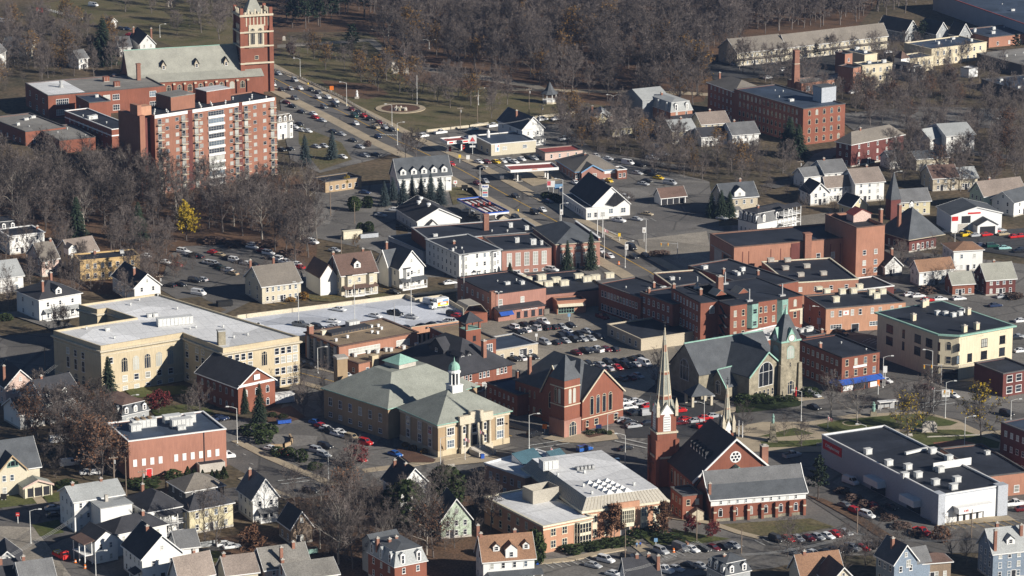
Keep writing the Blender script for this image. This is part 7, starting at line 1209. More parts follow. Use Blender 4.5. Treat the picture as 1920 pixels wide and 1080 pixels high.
# box truck with a painted side on the deck
p = GQ('12',(1365,140),5.5);t = thing('box_truck','white box truck with colourful painted side on the parking deck roof','truck',(p.x,p.y,5.02),heading('12',(1365,140),(-6,1)));m = MB();m.box(-3.4,1.0,-1.15,1.15,.7,3.3);o = m.build('cargo_box','white_paint',t);m = MB();m.box(1.05,2.9,-1,1,.45,1.3,0);m.prism([(1.05,-1),(2.3,-1),(2.3,1),(1.05,1)],1.3,2.2,0,shrink=.9);m.build('cab','white_paint',t);m = MB();m.box(1.5,2.25,-1.02,-.9,1.35,2.0);m.box(2.2,2.34,-.8,.8,1.35,2.0);m.build('windows','window_glass',t)
for s_ in (-1,1):
    m = MB();m.box(-3.2,.8,s_*1.17-.01,s_*1.17+.01,.9,1.5,0);m.box(-3.2,.8,s_*1.17-.01,s_*1.17+.01,1.52,2.2,1);m.box(-3.2,-1,s_*1.17-.01,s_*1.17+.01,2.22,2.9,2);m.box(-2.4,-.2,s_*1.19-.01,s_*1.19+.01,1.3,2.0,3);m.build('painted_panel',['paint_lime_green','orange_paint','skyblue_paint','white_paint'],t)
car_mesh('v','w')
for x in (-2.2,2.1):
    for y in (-1,1): put('wheel',CM['w','v'][0],t,(x,y,.4))
# red utility truck and road works at lower left
p = GQ('03',(460,950));t = thing('utility_truck','red truck with open bed parked in the torn up street','truck',(p.x,p.y,.1),heading('03',(460,940),(2,1)));m = MB();m.box(-2.8,1,-1.1,1.1,.5,1.3,0);m.box(-2.7,.9,-1,1,1.3,1.36,1)
for k in range(5): m.box(-2.4+k*.6,-2.1+k*.6,-.9,.9,1.36,1.7,2 if k%2 else 3)
m.build('bed',['red_paint','sign_black','white_paint','yellow_paint'],t);m = MB();m.box(1.05,2.8,-1.05,1.05,.5,1.4,0);m.prism([(1.05,-1),(2.2,-1),(2.2,1),(1.05,1)],1.4,2.3,0,shrink=.9);m.build('cab','red_paint',t);m = MB();m.box(2.05,2.25,-.8,.8,1.5,2.1);m.build('windows','window_glass',t)
for x in (-1.8,2.0):
    for y in (-1,1): put('wheel',CM['w','v'][0],t,(x,y,.4))
bar = [('03',565,985),('03',638,1028),('03',110,900),('03',278,995),('23',1212,905),('21',800,905),('32',828,735)]
for i,(o,x,y) in enumerate(bar):
    p = GQ(o,(x,y));m = MB();m.lathe((0,0),[(.42,0),(.42,.12),(.3,.14),(.3,.45)],10,0);m.lathe((0,0),[(.29,.45),(.28,.65)],10,1);m.lathe((0,0),[(.28,.65),(.24,1.1)],10,0)
    tag(m.build('traffic_barrel',['orange_paint','white_paint'],None,(p.x,p.y,.1)),'orange and white traffic barrel '+['right behind the red utility truck','below the red truck beside a street lamp','at the left edge of the torn up street','lying in the torn up street left of the red truck','in the library parking lot','at the main road before the tall dark spruce','before the corner shop with blue awnings'][i],'traffic barrel','traffic barrels')
for o,x,y,w,l,h,mm,lb,nm in (('11',720,712,2.4,7,3.0,'cream_paint','cream box trailer parked beside round evergreens','box_trailer'),('11',845,706,2.2,6.6,1.8,'grey_panel','open grey dumpster beside the cream box trailer','dumpster'),('22',205,205,2,3.4,2.0,'blue_paint','blue dumpster between the rose storefront and awning shop','dumpster'),('22',256,205,1.2,1.8,2.2,'taupe_shingle','grey brown steel cabinet beside the blue dumpster','cabinet'),('02',1685,138,2.4,5,1.8,'sign_black','open black dumpster on the dirt yard behind the school','dumpster'),('13',415,915,1.8,3,1.5,'green_paint','green dumpster beside the tree trunks at the bottom','dumpster'),('12',195,860,3,7,2.8,'white_paint','white trailer behind bare twigs right of the brick chapel','box_trailer'),('12',210,1020,1.4,4,1.3,'blue_paint','row of blue recycling bins beside the columned hall planting','bin'),('13',1697,205,.9,1,1.4,'blue_paint','blue mail box at the foot of the columned hall steps','mail box'),('23',170,1000,1.2,2,1.6,'blue_paint','blue bin behind the brown roofed gable house','bin'),('23',788,240,1,1.2,1.5,'skyblue_paint','blue mail box on the street before the spired church','mail box')):
    p = GQ(o,(x,y));k = MB();k.box(-l/2,l/2,-w/2,w/2,.25,h,0);k.box(-l/2-.06,l/2+.06,-w/2-.06,w/2+.06,h-.12,h,1);k.box(-l/2+.1,l/2-.1,-w/2+.1,w/2-.1,h-.1,h+.03,0 if 'trailer' in nm or 'box' in nm else 2)
    for a in (-.35,.35): k.box(l*a-.15,l*a+.15,-w/2,w/2,0,.25,2)
    for a in range(int(l)): k.box(-l/2+.3+a,-l/2+.38+a,-w/2-.04,-w/2,.3,h-.15,1)
    tag(k.build(nm.replace(' ','_'),[mm,mm,'sign_black'],None,(p.x,p.y,.1),.36),lb,nm.replace('_',' '))
# ================================================================ TREES
def strip(mb,p,d,ln,w,rg,m=0):
    e = p+d*ln;s = d.cross(Vector((rg.gauss(0,1),rg.gauss(0,1),rg.gauss(0,1)))).normalized()*w
    mb.face([p-s,p+s,e],m);return e
def rdir(d,sp,rg,up=0):
    return (d + Vector((rg.gauss(0,1),rg.gauss(0,1),rg.gauss(0,1)))*sp + Vector((0,0,up))).normalized()
def leaf(mb,p,s,rg,m=0):
    a = Vector((rg.gauss(0,1),rg.gauss(0,1),rg.gauss(0,1))).normalized();b = a.orthogonal().normalized();c = a.cross(b)*s*rg.uniform(.6,1.1);b = b*s
    mb.face([p-b-c*.4,p+b*.2-c,p+b+c*.3,p-b*.1+c],m)
def bare_tree(seed,H=15,spread=5.5,twigs=7,lf=0,clear=.22,dens=1.0,w=.085,lsize=.3):
    """trunk and limbs as tapering tubes, crown of fine twigs (and leaves)"""
    rg = random.Random(seed);T = MB();K = MB();r0 = H*.019;lean = Vector((rg.uniform(-.06,.06),rg.uniform(-.06,.06),1))
    pts = [Vector((0,0,-.1))];
    for k in range(1,7): pts.append(Vector((lean.x*H*k/6+rg.uniform(-.15,.15),lean.y*H*k/6+rg.uniform(-.15,.15),H*.86*k/6)))
    for k in range(6): T.tube(pts[k],pts[k+1],r0*(1-k*.155),r0*(1-(k+1)*.155),6,cap=False)
    def at(t): i = min(5,int(t*6));return pts[i].lerp(pts[i+1],t*6-i)
    nl = int(12*dens);a0 = rg.uniform(0,6)
    for i in range(nl):
        t = clear+(.97-clear)*(i/(nl-1))**.9;az = a0+i*2.4+rg.uniform(-.3,.3);el = .45+.75*t+rg.uniform(-.15,.15)
        ln = spread*(1.2-.75*abs(t-.42))*rg.uniform(.8,1.1);d = Vector((math.cos(az)*math.cos(el),math.sin(az)*math.cos(el),math.sin(el)));p = at(t);r = r0*(.62-.42*t);L3 = [p]
        for s in range(3):
            e = p+d*ln/3;T.tube(p,e,r*(1-.27*s),r*(1-.27*(s+1)),4,cap=False);p = e;L3.append(p);d = rdir(d,.18,rg,.12)
        for j in range(int(6*dens)):
            u = .25+.75*j/5;i3 = min(2,int(u*3));b = L3[i3].lerp(L3[i3+1],min(1,u*3-i3));dd = rdir((L3[3]-L3[0]).normalized(),.55,rg,.2);l2 = ln*.46*rg.uniform(.7,1.15);e = b+dd*l2
            T.tube(b,e,r*.3,r*.12,3,cap=False)
            for k in range(6):
                c = b.lerp(e,.25+.75*k/5);d3 = rdir(dd,.6,rg,.15);l3 = l2*.5*rg.uniform(.7,1.2);e3 = strip(K,c,d3,l3,w*.7,rg)
                for q_ in range(twigs):
                    c4 = c.lerp(e3,rg.uniform(.2,1));e4 = strip(K,c4,rdir(d3,.65,rg,.1),rg.uniform(.55,1.25)*H/15,w*.5,rg)
                    if lf and rg.random() < lf: leaf(K,e4,lsize*rg.uniform(.6,1.2),rg,1)
    return T,K
def spruce(seed,H=12,R=3.0,drop=.35):
    rg = random.Random(seed);T = MB();K = MB();T.tube((0,0,-.1),(0,0,H*.96),H*.02,.03,6)
    z = H*.07;
    while z < H*.985:
        f = (z/H);r = R*(1-f)**.85*rg.uniform(.8,1.12)+.12;n = max(4,int(5+r*3.2));a0 = rg.uniform(0,6)
        for k in range(n):
            a = a0+2*PI*k/n+rg.uniform(-.2,.2);rr = r*rg.uniform(.72,1.1);d = Vector((math.cos(a),math.sin(a),0));side = Vector((-d.y,d.x,0));m_ = max(2,int(rr/.42))
            for j in range(m_):
                u0,u1 = j/m_,(j+1.25)/m_;wd = (.2+.24*(1-u0))*rg.uniform(.7,1.2);zz = lambda u: z-drop*rr*u*u+.18*rr*u+rg.uniform(-.06,.06)
                p0 = d*rr*u0+Vector((0,0,zz(u0)));p1 = d*rr*u1+Vector((0,0,zz(u1)));tl = Vector((0,0,rg.uniform(-.25,.05)))
                K.face([p0-side*wd*.6,p1-side*wd+tl,p1+d*.12,p0]);K.face([p0,p1+d*.12,p1+side*wd+tl,p0+side*wd*.6])
        z += H*.028+.05
    return T,K
def pine(seed,H=16,R=4):
    rg = random.Random(seed);T = MB();K = MB();T.tube((0,0,-.1),(rg.uniform(-.3,.3),rg.uniform(-.3,.3),H*.93),H*.018,.06,6)
    for i in range(30):
        t = .32+.66*i/29;a = i*2.4+rg.uniform(-.4,.4);ln = R*(1.1-.85*(t-.32)/.68)*rg.uniform(.65,1.1);p = Vector((0,0,H*.93*t));d = Vector((math.cos(a),math.sin(a),rg.uniform(.05,.4))).normalized();e = p+d*ln;T.tube(p,e,.08,.03,3,cap=False)
        for j in range(16):
            c = p.lerp(e,rg.uniform(.35,1.05))+Vector((rg.gauss(0,.3),rg.gauss(0,.3),rg.gauss(.1,.18)))*ln*.35
            for k in range(3): leaf(K,c+Vector((rg.gauss(0,.22),rg.gauss(0,.22),rg.gauss(0,.12))),.34,rg)
    return T,K
def bush(seed,H=2.0,R=1.2,cone=False,s=.16,n=420):
    rg = random.Random(seed);K = MB()
    for i in range(n):
        a = rg.uniform(0,2*PI);f = rg.random()**.5;u = rg.random();z = H*(.05+.95*u);prof = (1-u)**.8 if cone else math.sqrt(max(0,1-(2*u-.9)**2*.8));lump = 1+.18*math.sin(3*a+seed)+.12*math.sin(7*a+5*u);r = R*prof*lump*(.65+.38*f)
        leaf(K,Vector((r*math.cos(a),r*math.sin(a),z)),s*rg.uniform(.7,1.3),rg)
    return K
PR = {}
def proto(kind):
    if kind in PR: return PR[kind]
    out = []
    add = lambda t,k,bark,cr: out.append((t.mesh('trunk',bark),k.mesh('crown',cr)))
    if kind == 'bare': [add(*bare_tree(s,15,sp,8,clear=c),'bark','bare_twigs') for s,sp,c in ((1,5.2,.2),(2,6.2,.25),(3,4.6,.28),(4,5.6,.18),(5,6.6,.22),(6,5,.3))]
    if kind == 'pale': [add(*bare_tree(s,15,sp,5,clear=c,w=.07),'pale_bark','bare_twigs') for s,sp,c in ((11,5.6,.3),(12,6.2,.26))]
    if kind == 'wispy': [add(*bare_tree(s,15,sp,5,clear=.1,w=.06),'bark','bare_twigs') for s,sp in ((21,5),(22,6))]
    if kind == 'russet': [add(*bare_tree(s,15,5.6,6,lf=.45,clear=.2,lsize=.26),'bark',['bare_twigs','russet_leaves']) for s in (31,32)]
    if kind == 'gold': [add(*bare_tree(s,15,5.4,6,lf=.3,clear=.2,lsize=.28),'bark',['bare_twigs','gold_leaves']) for s in (41,42)]
    if kind == 'yellow': [add(*bare_tree(s,15,4.6,6,lf=1,clear=.22,lsize=.4),'bark',['bare_twigs','yellow_leaves']) for s in (51,)]
    if kind == 'halfyellow': [add(*bare_tree(s,15,6,8,lf=.16,clear=.2,lsize=.3),'bark',['bare_twigs','yellow_leaves']) for s in (55,)]
    if kind == 'red': [add(*bare_tree(s,15,6.6,5,lf=1,clear=.12,lsize=.5),'bark',['bare_twigs','red_leaves']) for s in (61,)]
    if kind == 'copper': [add(*bare_tree(s,15,5.6,5,lf=1,clear=.14,lsize=.5),'bark',['bare_twigs','russet_leaves']) for s in (65,)]
    if kind == 'spruce': [add(*spruce(s,12,r),'bark','spruce_needles') for s,r in ((71,3.2),(72,2.8))]
    if kind == 'blue': [add(*spruce(s,12,r,.2),'bark','blue_spruce_needles') for s,r in ((75,3.4),(76,3.1))]
    if kind == 'pine': [add(*pine(s,16,r),'bark','spruce_needles') for s,r in ((81,4.2),(82,4.8))]
    if kind == 'ever': [add(*(lambda k: (MB().tube((0,0,0),(0,0,1.2),.12),k))(bush(s,6,2.3,False,.3,1100)),'bark','shrub_leaves') for s in (85,86)]
    PR[kind] = out;return out
HB = {'spruce':12,'blue':12,'pine':16,'ever':6}
KN = {'bare':'bare_tree','pale':'bare_tree','wispy':'bare_tree','russet':'oak_tree','gold':'autumn_tree','yellow':'yellow_tree','halfyellow':'autumn_tree','red':'red_tree','copper':'copper_tree','spruce':'spruce','blue':'blue_spruce','pine':'pine_tree','ever':'evergreen_tree'}
def tree(kind,w,H,label,group=None,wide=1.0):
    pr = proto(kind);tr,cr = pr[rnd.randrange(len(pr))];s = H/HB.get(kind,15);t = thing(KN[kind],label,'tree',(w.x,w.y,0),rnd.uniform(0,6.28),group);t.scale = (s*wide,s*wide,s)
    put('trunk',tr,t);put('crown',cr,t);return t
def inside(p,poly):
    r = False;j = len(poly)-1
    for i in range(len(poly)):
        a,b = poly[i],poly[j]
        if (a.y > p.y) != (b.y > p.y) and p.x < (b.x-a.x)*(p.y-a.y)/(b.y-a.y)+a.x: r = not r
        j = i
    return r
FOOT = []
def footprints():
    for o in list(C.objects):
        if o.type == 'EMPTY' and o.get('category') in FCAT:
            pts = []
            for c in o.children:
                if c.name.split('.')[0] == 'wall':
                    for v in c.bound_box: pts.append((v[0],v[1]))
            if pts: FOOT.append((o.location.copy(),o.rotation_euler.z,min(p[0] for p in pts)-1,max(p[0] for p in pts)+1,min(p[1] for p in pts)-1,max(p[1] for p in pts)+1))
def clear_of(p):
    for l,r,x0,x1,y0,y1 in FOOT:
        dx,dy = p.x-l.x,p.y-l.y;c,s = math.cos(-r),math.sin(-r);x,y = dx*c-dy*s,dx*s+dy*c
        if x0 < x < x1 and y0 < y < y1: return False
    return True
FCAT = {o.get('category') for o in C.objects if o.type == 'EMPTY'} - {'car','van','pickup truck','truck',None}
footprints()
def scatter(poly,n,kinds,hr,sp,seed):
    w = [G(p) for p in poly];rg = random.Random(seed);x0,x1,y0,y1 = min(p.x for p in w),max(p.x for p in w),min(p.y for p in w),max(p.y for p in w);out = [];tries = 0
    while len(out) < n and tries < n*60:
        tries += 1;p = Vector((rg.uniform(x0,x1),rg.uniform(y0,y1),0))
        if inside(p,w) and clear_of(p) and all((p-k[0]).length > sp for k in out): out.append((p,rg.choice(kinds),rg.uniform(*hr)))
    return out
POOL = []
def wood(poly,n,kinds,hr,sp,seed,labels,group,wide=1.0):
    for p,k,h in scatter(poly,n,kinds,hr,sp,seed):
        if KN[k] == 'bare_tree': POOL.append((h/(p.y-CAM_Y),p,k,h,labels['*'],group,wide))
        else: tree(k,p,h,labels[k],group+', '+KN[k].replace('_',' ')+'s',wide)
wood([(-30,345),(240,350),(330,372),(420,385),(575,380),(605,440),(565,505),(470,455),(400,440),(330,436),(262,436),(160,438),(-30,448)],104,['bare']*6+['pale','pale','wispy'],(11,18),6,5,{'*':'bare grey brown tree in the dense wood before the tall apartment block','russet':'bare oak with rusty leaves in the wood before the apartment block'},'trees of the wood before the apartment block')
wood([(-30,446),(140,448),(140,485),(-30,490)],9,['bare','wispy'],(9,13),4.5,61,{'*':'bare grey brown tree in the dense wood before the tall apartment block'},'trees of the wood before the apartment block');wood([(165,452),(320,446),(320,480),(300,520),(270,520),(200,478)],14,['bare','wispy'],(9,13),4.5,62,{'*':'bare grey brown tree in the dense wood before the tall apartment block'},'trees of the wood before the apartment block')
near = [(700,74),(760,126),(870,156),(1000,174),(1060,188),(1180,192),(1290,205),(1335,165),(1345,118),(1400,88),(1000,62),(700,52)]
wood(near,150,['bare']*8+['pale','gold'],(12,21),6.6,6,{'*':'tall bare tree along the near edge of the park forest','gold':'tall thinning tree with golden leaves along the park forest edge'},'trees of the park forest edge')
far = [(560,-50),(1760,-50),(1690,25),(1480,62),(1390,86),(1000,60),(700,50),(590,20)]
def merged(name,pts,mats,label):
    V,F,Mi = [],[],[]
    import numpy as np
    vs,fs,ms = [],[],[];off = 0;cache = {}
    for p,k,h in pts:
        i = rnd.randrange(len(proto(k)));
        for part in (0,1):
            key = (k,i,part)
            if key not in cache:
                me = proto(k)[i][part];v = np.empty(len(me.vertices)*3,'f');me.vertices.foreach_get('co',v);ln = np.empty(len(me.polygons),'i');me.polygons.foreach_get('loop_total',ln);lv = np.empty(len(me.loops),'i');me.loops.foreach_get('vertex_index',lv);mi = np.empty(len(me.polygons),'i');me.polygons.foreach_get('material_index',mi);cache[key] = (v.reshape(-1,3),ln,lv,mi)
            v,ln,lv,mi = cache[key];s = h/HB.get(k,15);a = rnd.uniform(0,6.28);c_,s_ = math.cos(a),math.sin(a);R_ = np.array([[c_,-s_,0],[s_,c_,0],[0,0,1]],'f')
            vs.append(v@R_.T*s+np.array([p.x,p.y,0],'f'));fs.append((ln,lv+off));ms.append(np.full(len(ln),part,'i'));off += len(v)
    me = bpy.data.meshes.new(name);v = np.concatenate(vs);ln = np.concatenate([f[0] for f in fs]);lv = np.concatenate([f[1] for f in fs]);st = np.concatenate([[0],np.cumsum(ln)[:-1]]).astype('i')
    me.vertices.add(len(v));me.vertices.foreach_set('co',v.ravel());me.loops.add(len(lv));me.loops.foreach_set('vertex_index',lv.astype('i'));me.polygons.add(len(ln));me.polygons.foreach_set('loop_start',st);me.polygons.foreach_set('loop_total',ln.astype('i'));me.polygons.foreach_set('material_index',np.concatenate(ms))
    for x in mats: me.materials.append(M(x))
    me.update(calc_edges=True);o = put(name,me);tag(o,label,'forest');o['kind'] = 'stuff'
FAR = scatter(far,300,['bare']*4+['pale'],(12,21),6.5,7)+scatter([(1150,-45),(1760,-45),(1700,28),(1480,62),(1260,72)],110,['bare','bare','pale'],(13,20),6,71)
wood([(515,55),(560,10),(700,-20),(720,30),(640,52),(560,62)],16,['pine','pine','bare'],(15,19),6.5,8,{'*':'bare tree among the pines behind the square bell tower','pine':'dark pine in the grove behind the square bell tower'},'grove behind the bell tower')
wood([(215,22),(300,-10),(440,-20),(440,80),(330,72)],26,['bare','bare','wispy'],(9,15),6,9,{'*':'bare tree on the lawn left of the square bell tower'},'trees left of the bell tower')
wood([(-20,50),(190,55),(232,100),(232,142),(120,150),(60,150),(-20,190)],58,['bare','bare','bare','wispy','gold'],(9,14),4.2,10,{'*':'bare tree on the hillside above the long low school','gold':'golden leaved tree on the hillside above the long low school'},'trees on the upper left hillside')
wood([(540,128),(640,135),(720,180),(860,205),(900,225),(1000,215),(980,190),(860,165),(740,135),(640,100),(540,90)],34,['bare','bare','wispy','gold','bare'],(8,13),8,12,{'*':'bare spreading tree standing on the open park lawn','gold':'tree with thinning gold leaves standing on the park lawn'},'trees on the park lawn',1.15)
wood([(1040,225),(1190,215),(1240,255),(1300,300),(1500,290),(1490,330),(1340,350),(1230,330),(1150,285),(1060,280)],62,['bare','bare','bare','wispy','gold'],(7.5,12),4.2,13,{'*':'bare tree among the houses below the brick mill','gold':'gold tinged tree among the houses below the brick mill'},'trees below the mill')
wood([(1590,178),(1720,170),(1930,190),(1930,330),(1850,375),(1760,350),(1650,345),(1690,260),(1600,230)],105,['bare','bare','bare','bare','wispy','russet'],(8,12.5),4.4,14,{'*':'bare tree among the right hand houses and mill parking','russet':'rusty leaved oak among the right hand houses'},'trees among the right hand houses')
wood([(1680,95),(1800,110),(1930,130),(1930,160),(1800,165),(1690,150),(1560,120),(1500,108)],26,['bare','wispy'],(8,11),6,15,{'*':'bare tree beside the mills at the upper right'},'trees beside the mills')
wood([(570,925),(700,890),(760,930),(880,960),(980,990),(900,1040),(800,1060),(620,1075),(540,1010)],25,['bare','wispy','wispy','pale','russet'],(9,14),6,16,{'*':'bare tree in the thicket between columned hall and bottom houses','russet':'rusty leaved tree in the thicket below the columned hall'},'trees in the thicket below the columned hall')
wood([(30,800),(210,770),(215,900),(150,880),(90,850)],20,['bare','bare','russet','wispy'],(9,13),4.6,17,{'*':'bare tree left of the brick block with blind panels','russet':'oak with russet leaves left of the brick block'},'trees left of the brick block')
wood([(0,540),(150,500),(300,520),(280,560),(150,590),(0,600)],14,['bare','wispy'],(8,11),5,18,{'*':'bare tree between the houses at the far left'},'trees at the far left houses')
wood([(1480,1010),(1660,1030),(1900,1060),(1900,1090),(1470,1090)],14,['wispy'],(7,10),5,19,{'*':'wispy bare tree among the bottom right houses'},'trees at the bottom right')
wood([(540,740),(610,725),(615,780),(560,790)],7,['wispy'],(6,9),4,20,{'*':'small bare tree on the bank left of the columned hall'},'trees left of the columned hall')
wood([(1660,480),(1780,480),(1790,540),(1690,545)],8,['wispy'],(6,9),4,21,{'*':'small bare tree among the white houses right of the theatre'},'trees right of the theatre')
wood([(1320,120),(1480,128),(1560,170),(1600,200),(1500,190),(1400,150)],22,['bare','wispy'],(8,13),5,23,{'*':'bare tree beside the mills at the upper right'},'trees beside the mills')
POOL.sort(key=lambda t: -t[0])
for _,p,k,h,lb,gr,wd in POOL[:272]: tree(k,p,h,lb,gr,wd)
merged('forest',FAR+[(p,k,h) for _,p,k,h,*r in POOL[272:]],['bark','bare_twigs'],'bare forest behind the park and smaller bare trees of the far slopes')
def trees(kind,items,desc,wide=1.0):
    it = sorted(items)
    for i,(x,y,h) in enumerate(it): tree(kind,G((x,y)),h,desc[0]+', '+rank(i,len(it))+' '+desc[1] if len(it) > 1 else desc[0]+' '+desc[1],desc[0]+'s '+desc[1] if len(it) > 1 else None,wide)
trees('blue',[(721,388,10),(737,376,9),(756,386,10.5),(773,370,8.5),(790,374,9.5),(808,378,11),(826,386,11)],('blue grey spruce','in the row before the dormered white building'))
trees('blue',[(572,312,13),(623,300,12)],('blue spruce','beside the small lot at the apartment block'))
trees('spruce',[(145,458,17.5),(260,452,14.5)],('large dark spruce','before the bare wood'),1.15);trees('spruce',[(204,752,14)],('tall dark green spruce','in front of the cream school'),1.1);trees('spruce',[(487,792,12)],('dark spruce','against the gable of the brick chapel'),.9);trees('spruce',[(460,775,8)],('slender dark spruce','by the brick chapel wall'),.8)
trees('spruce',[(1108,506,14)],('tall narrow dark spruce','at the post office corner'),.8);trees('spruce',[(1064,508,11)],('dark spruce in shade','before the post office front'),.9);trees('spruce',[(956,518,5)],('small dark spruce','before the post office wing'),1.3)
trees('spruce',[(194,122,22)],('very tall dark spruce','behind the long low school'),1.3);trees('spruce',[(1480,292,16),(1497,297,14)],('broad dark evergreen','against the brick mill'),1.45);trees('pine',[(1534,938,13)],('broad dull green pine','between the parish annex and pharmacy'),1.1)
trees('pine',[(1530,112,8),(1730,78,11),(1905,98,9)],('green pine','near the long cream row houses'),1.2);trees('pine',[(660,98,14),(600,50,16)],('dark pine','standing alone on the park lawn'),1.1)
trees('spruce',[(1334,408,9.5),(1352,410,11),(1368,408,10)],('dark spruce','right of the drive through kiosk'),1.1);trees('ever',[(664,396,5.5),(690,390,4.5),(676,436,3.6),(692,438,4.4)],('round dark evergreen','in the lot below the tan office'),1.1);trees('ever',[(1000,1058,9)],('dark evergreen','between the library and the brown roofed house'),.8);trees('ever',[(760,985,12),(835,950,11)],('ivy clad dark tree','among the bare thicket below the columned hall'),1.1)
trees('yellow',[(350,452,11.5)],('bright yellow leaved tree','before the bare wood above the car lot'));trees('yellow',[(650,355,4.5)],('small yellow leaved tree','against the tan office'));trees('halfyellow',[(1703,832,12),(1840,826,14)],('tree half covered in yellow leaves','on the common'),1.0);trees('gold',[(1275,195,12),(665,470,5)],('golden leaved tree','at a wood or lot edge'))
trees('pale',[(1558,785,12),(1607,797,11.5)],('bare tree','on the common facing the corner shop'),1.1);trees('bare',[(1732,812,13),(1745,765,11)],('bushy bare tree','at the right side of the common'),1.0);trees('wispy',[(1503,838,7.5),(1392,818,8),(1470,818,5),(1685,760,7)],('small bare tree','around the lower common and church'),1.3)
trees('copper',[(1152,1012,8),(1243,1008,8)],('copper brown pear tree','before the library entrance'),.85);trees('red',[(1295,1002,4.2),(1336,1012,4.2)],('small dark red tree','on the lawn beside the library'));trees('red',[(298,775,5.5)],('low spreading red tree','on the school lawn'),1.5);trees('red',[(545,105,5)],('dull red tree','on the park lawn beside the bell tower'));trees('red',[(668,875,5)],('maroon leaved tree','in the lot beside the columned hall'),1.4)
trees('wispy',[(360,790,8),(375,775,8)],('bare tree','between the brick chapel and the cream school'),1.2);trees('wispy',[(1232,730,11)],('pale bare tree','beside the tall spire in the dark lot'),1.0);trees('wispy',[(385,1022,14),(405,1025,13)],('many stemmed bare tree','before the pale yellow house at the bottom'),.9);trees('copper',[(475,1055,8)],('round reddish brown tree','at the bottom left of centre'),1.2);trees('pale',[(635,1058,17),(800,1040,16)],('tall pale bare tree','among the bottom houses'),1.0);trees('wispy',[(1225,905,9)],('bare tree','before the base of the big spire'),.9);trees('russet',[(190,905,15),(168,892,14)],('tall oak with russet leaves','left of the brick block with blind panels'),1.1);trees('bare',[(110,640,10),(95,810,12),(70,775,11),(120,630,9)],('bare tree','before the white houses at the far left'))
trees('bare',[(780,300,11),(760,302,10)],('russet tinged bare tree','at the bend of the main road above the dormered building'),1.1);trees('bare',[(1180,395,6),(1165,390,5.5)],('small bare tree','behind the white bank'),1.2)
UG = []
for po,n,sd in (([(1040,225),(1190,215),(1300,300),(1500,290),(1490,335),(1230,330),(1060,285)],70,51),([(1590,178),(1930,165),(1930,335),(1850,375),(1650,345),(1600,230)],110,52),([(-20,50),(190,55),(232,142),(60,165),(-20,190)],50,53),([(580,930),(760,930),(960,990),(800,1060),(560,1060)],45,54),([(-20,500),(300,510),(560,490),(580,515),(330,525),(0,590)],40,55),([(1640,480),(1790,470),(1800,550),(1660,545)],20,56),([(30,780),(215,760),(215,900),(60,900)],30,57),([(1320,330),(1700,345),(1660,400),(1500,400)],26,58)): UG += scatter(po,n,['wispy'],(3,5.5),2.6,sd)
merged('undergrowth',UG,['bark','bare_twigs'],'low bare brush filling the yards and slopes between houses')
BU = {}
def shrubs(items,desc,m='shrub_leaves',cone=False,name='shrub'):
    it = sorted(items)
    for i,(x,y,H,R_) in enumerate(it):
        k = (m,cone,i % 3)
        if k not in BU: BU[k] = bush(90+i%3,2.0,1.0,cone).mesh('shrub',m)
        w = G((x,y));o = put(name,BU[k],None,(w.x,w.y,0),rnd.uniform(0,6));o.scale = (R_,R_,H/2);tag(o,desc[0]+(', '+rank(i,len(it)) if len(it) > 1 else '')+' '+desc[1],'shrub',desc[0]+'s '+desc[1])
shrubs([(352,896,3.2,1.3),(364,896,2.6,1.1),(380,898,2.6,.9),(398,899,2.8,1),(407,900,2.9,1),(420,897,3.4,1.4)],('conical green shrub','along the brick block lean to'),cone=True)
shrubs([(325,897,2.4,2.4),(270,912,2.2,4.5),(126,915,2,3.4)],('dark clipped hedge','around the lower left lawns'));shrubs([(566,866,3.6,1.8),(543,858,3,1.6),(520,855,2.6,2),(590,880,2,2),(492,830,3.5,2.6),(500,815,3,3),(470,815,3,3)],('dark round shrub','along the side street before the columned hall lot'));shrubs([(775,845,1.6,1.2),(760,838,1.4,1),(795,850,1.4,1)],('tan shrub','in the mulch beside the columned hall'),'gold_leaves')
shrubs([(1060,940,1.6,2.0),(1075,1035,1.8,3.2),(1110,1030,1.8,3),(1142,1025,1.8,3.4),(1170,1020,1.7,3),(1200,1005,1.8,3),(1225,1002,2,3),(1260,1015,1.8,3.6),(1130,990,1.8,2.6),(1200,985,2.4,2.4)],('dark evergreen shrub','in the library beds'));shrubs([(1415,755,2.6,2.8),(1428,752,2.4,2.4),(1395,758,3,3),(1440,756,1.8,2.4),(1462,752,1.6,2.2),(1480,752,1.6,2.2),(1520,742,2.4,2.8)],('dull green shrub','before the stone church'));shrubs([(1105,815,1.2,1.4),(1125,812,1.2,1.5),(1140,815,1.2,1.3)],('green shrub','in the mulch bed before the brick hall'))
shrubs([(1580,925,1.6,2),(1600,938,1.6,2.2),(1622,950,1.7,2.2),(1645,962,1.6,2.2),(1665,975,1.6,2.2),(1690,990,1.6,2.4),(1720,1005,1.5,2.2)],('reddish brown shrub','in the strip between the library and pharmacy lots'),'russet_shrub');shrubs([(1765,1015,4,2.4)],('tall rust red shrub','right of the pharmacy entrance drive'),'russet_leaves');shrubs([(570,562,2.6,1.6),(512,562,2.4,1.8),(545,565,1.4,1.6)],('yellow green shrub','before the plain cream house'),'gold_leaves');shrubs([(938,510,4,2)],('dark clipped shrub','before the white three storey tenement'))
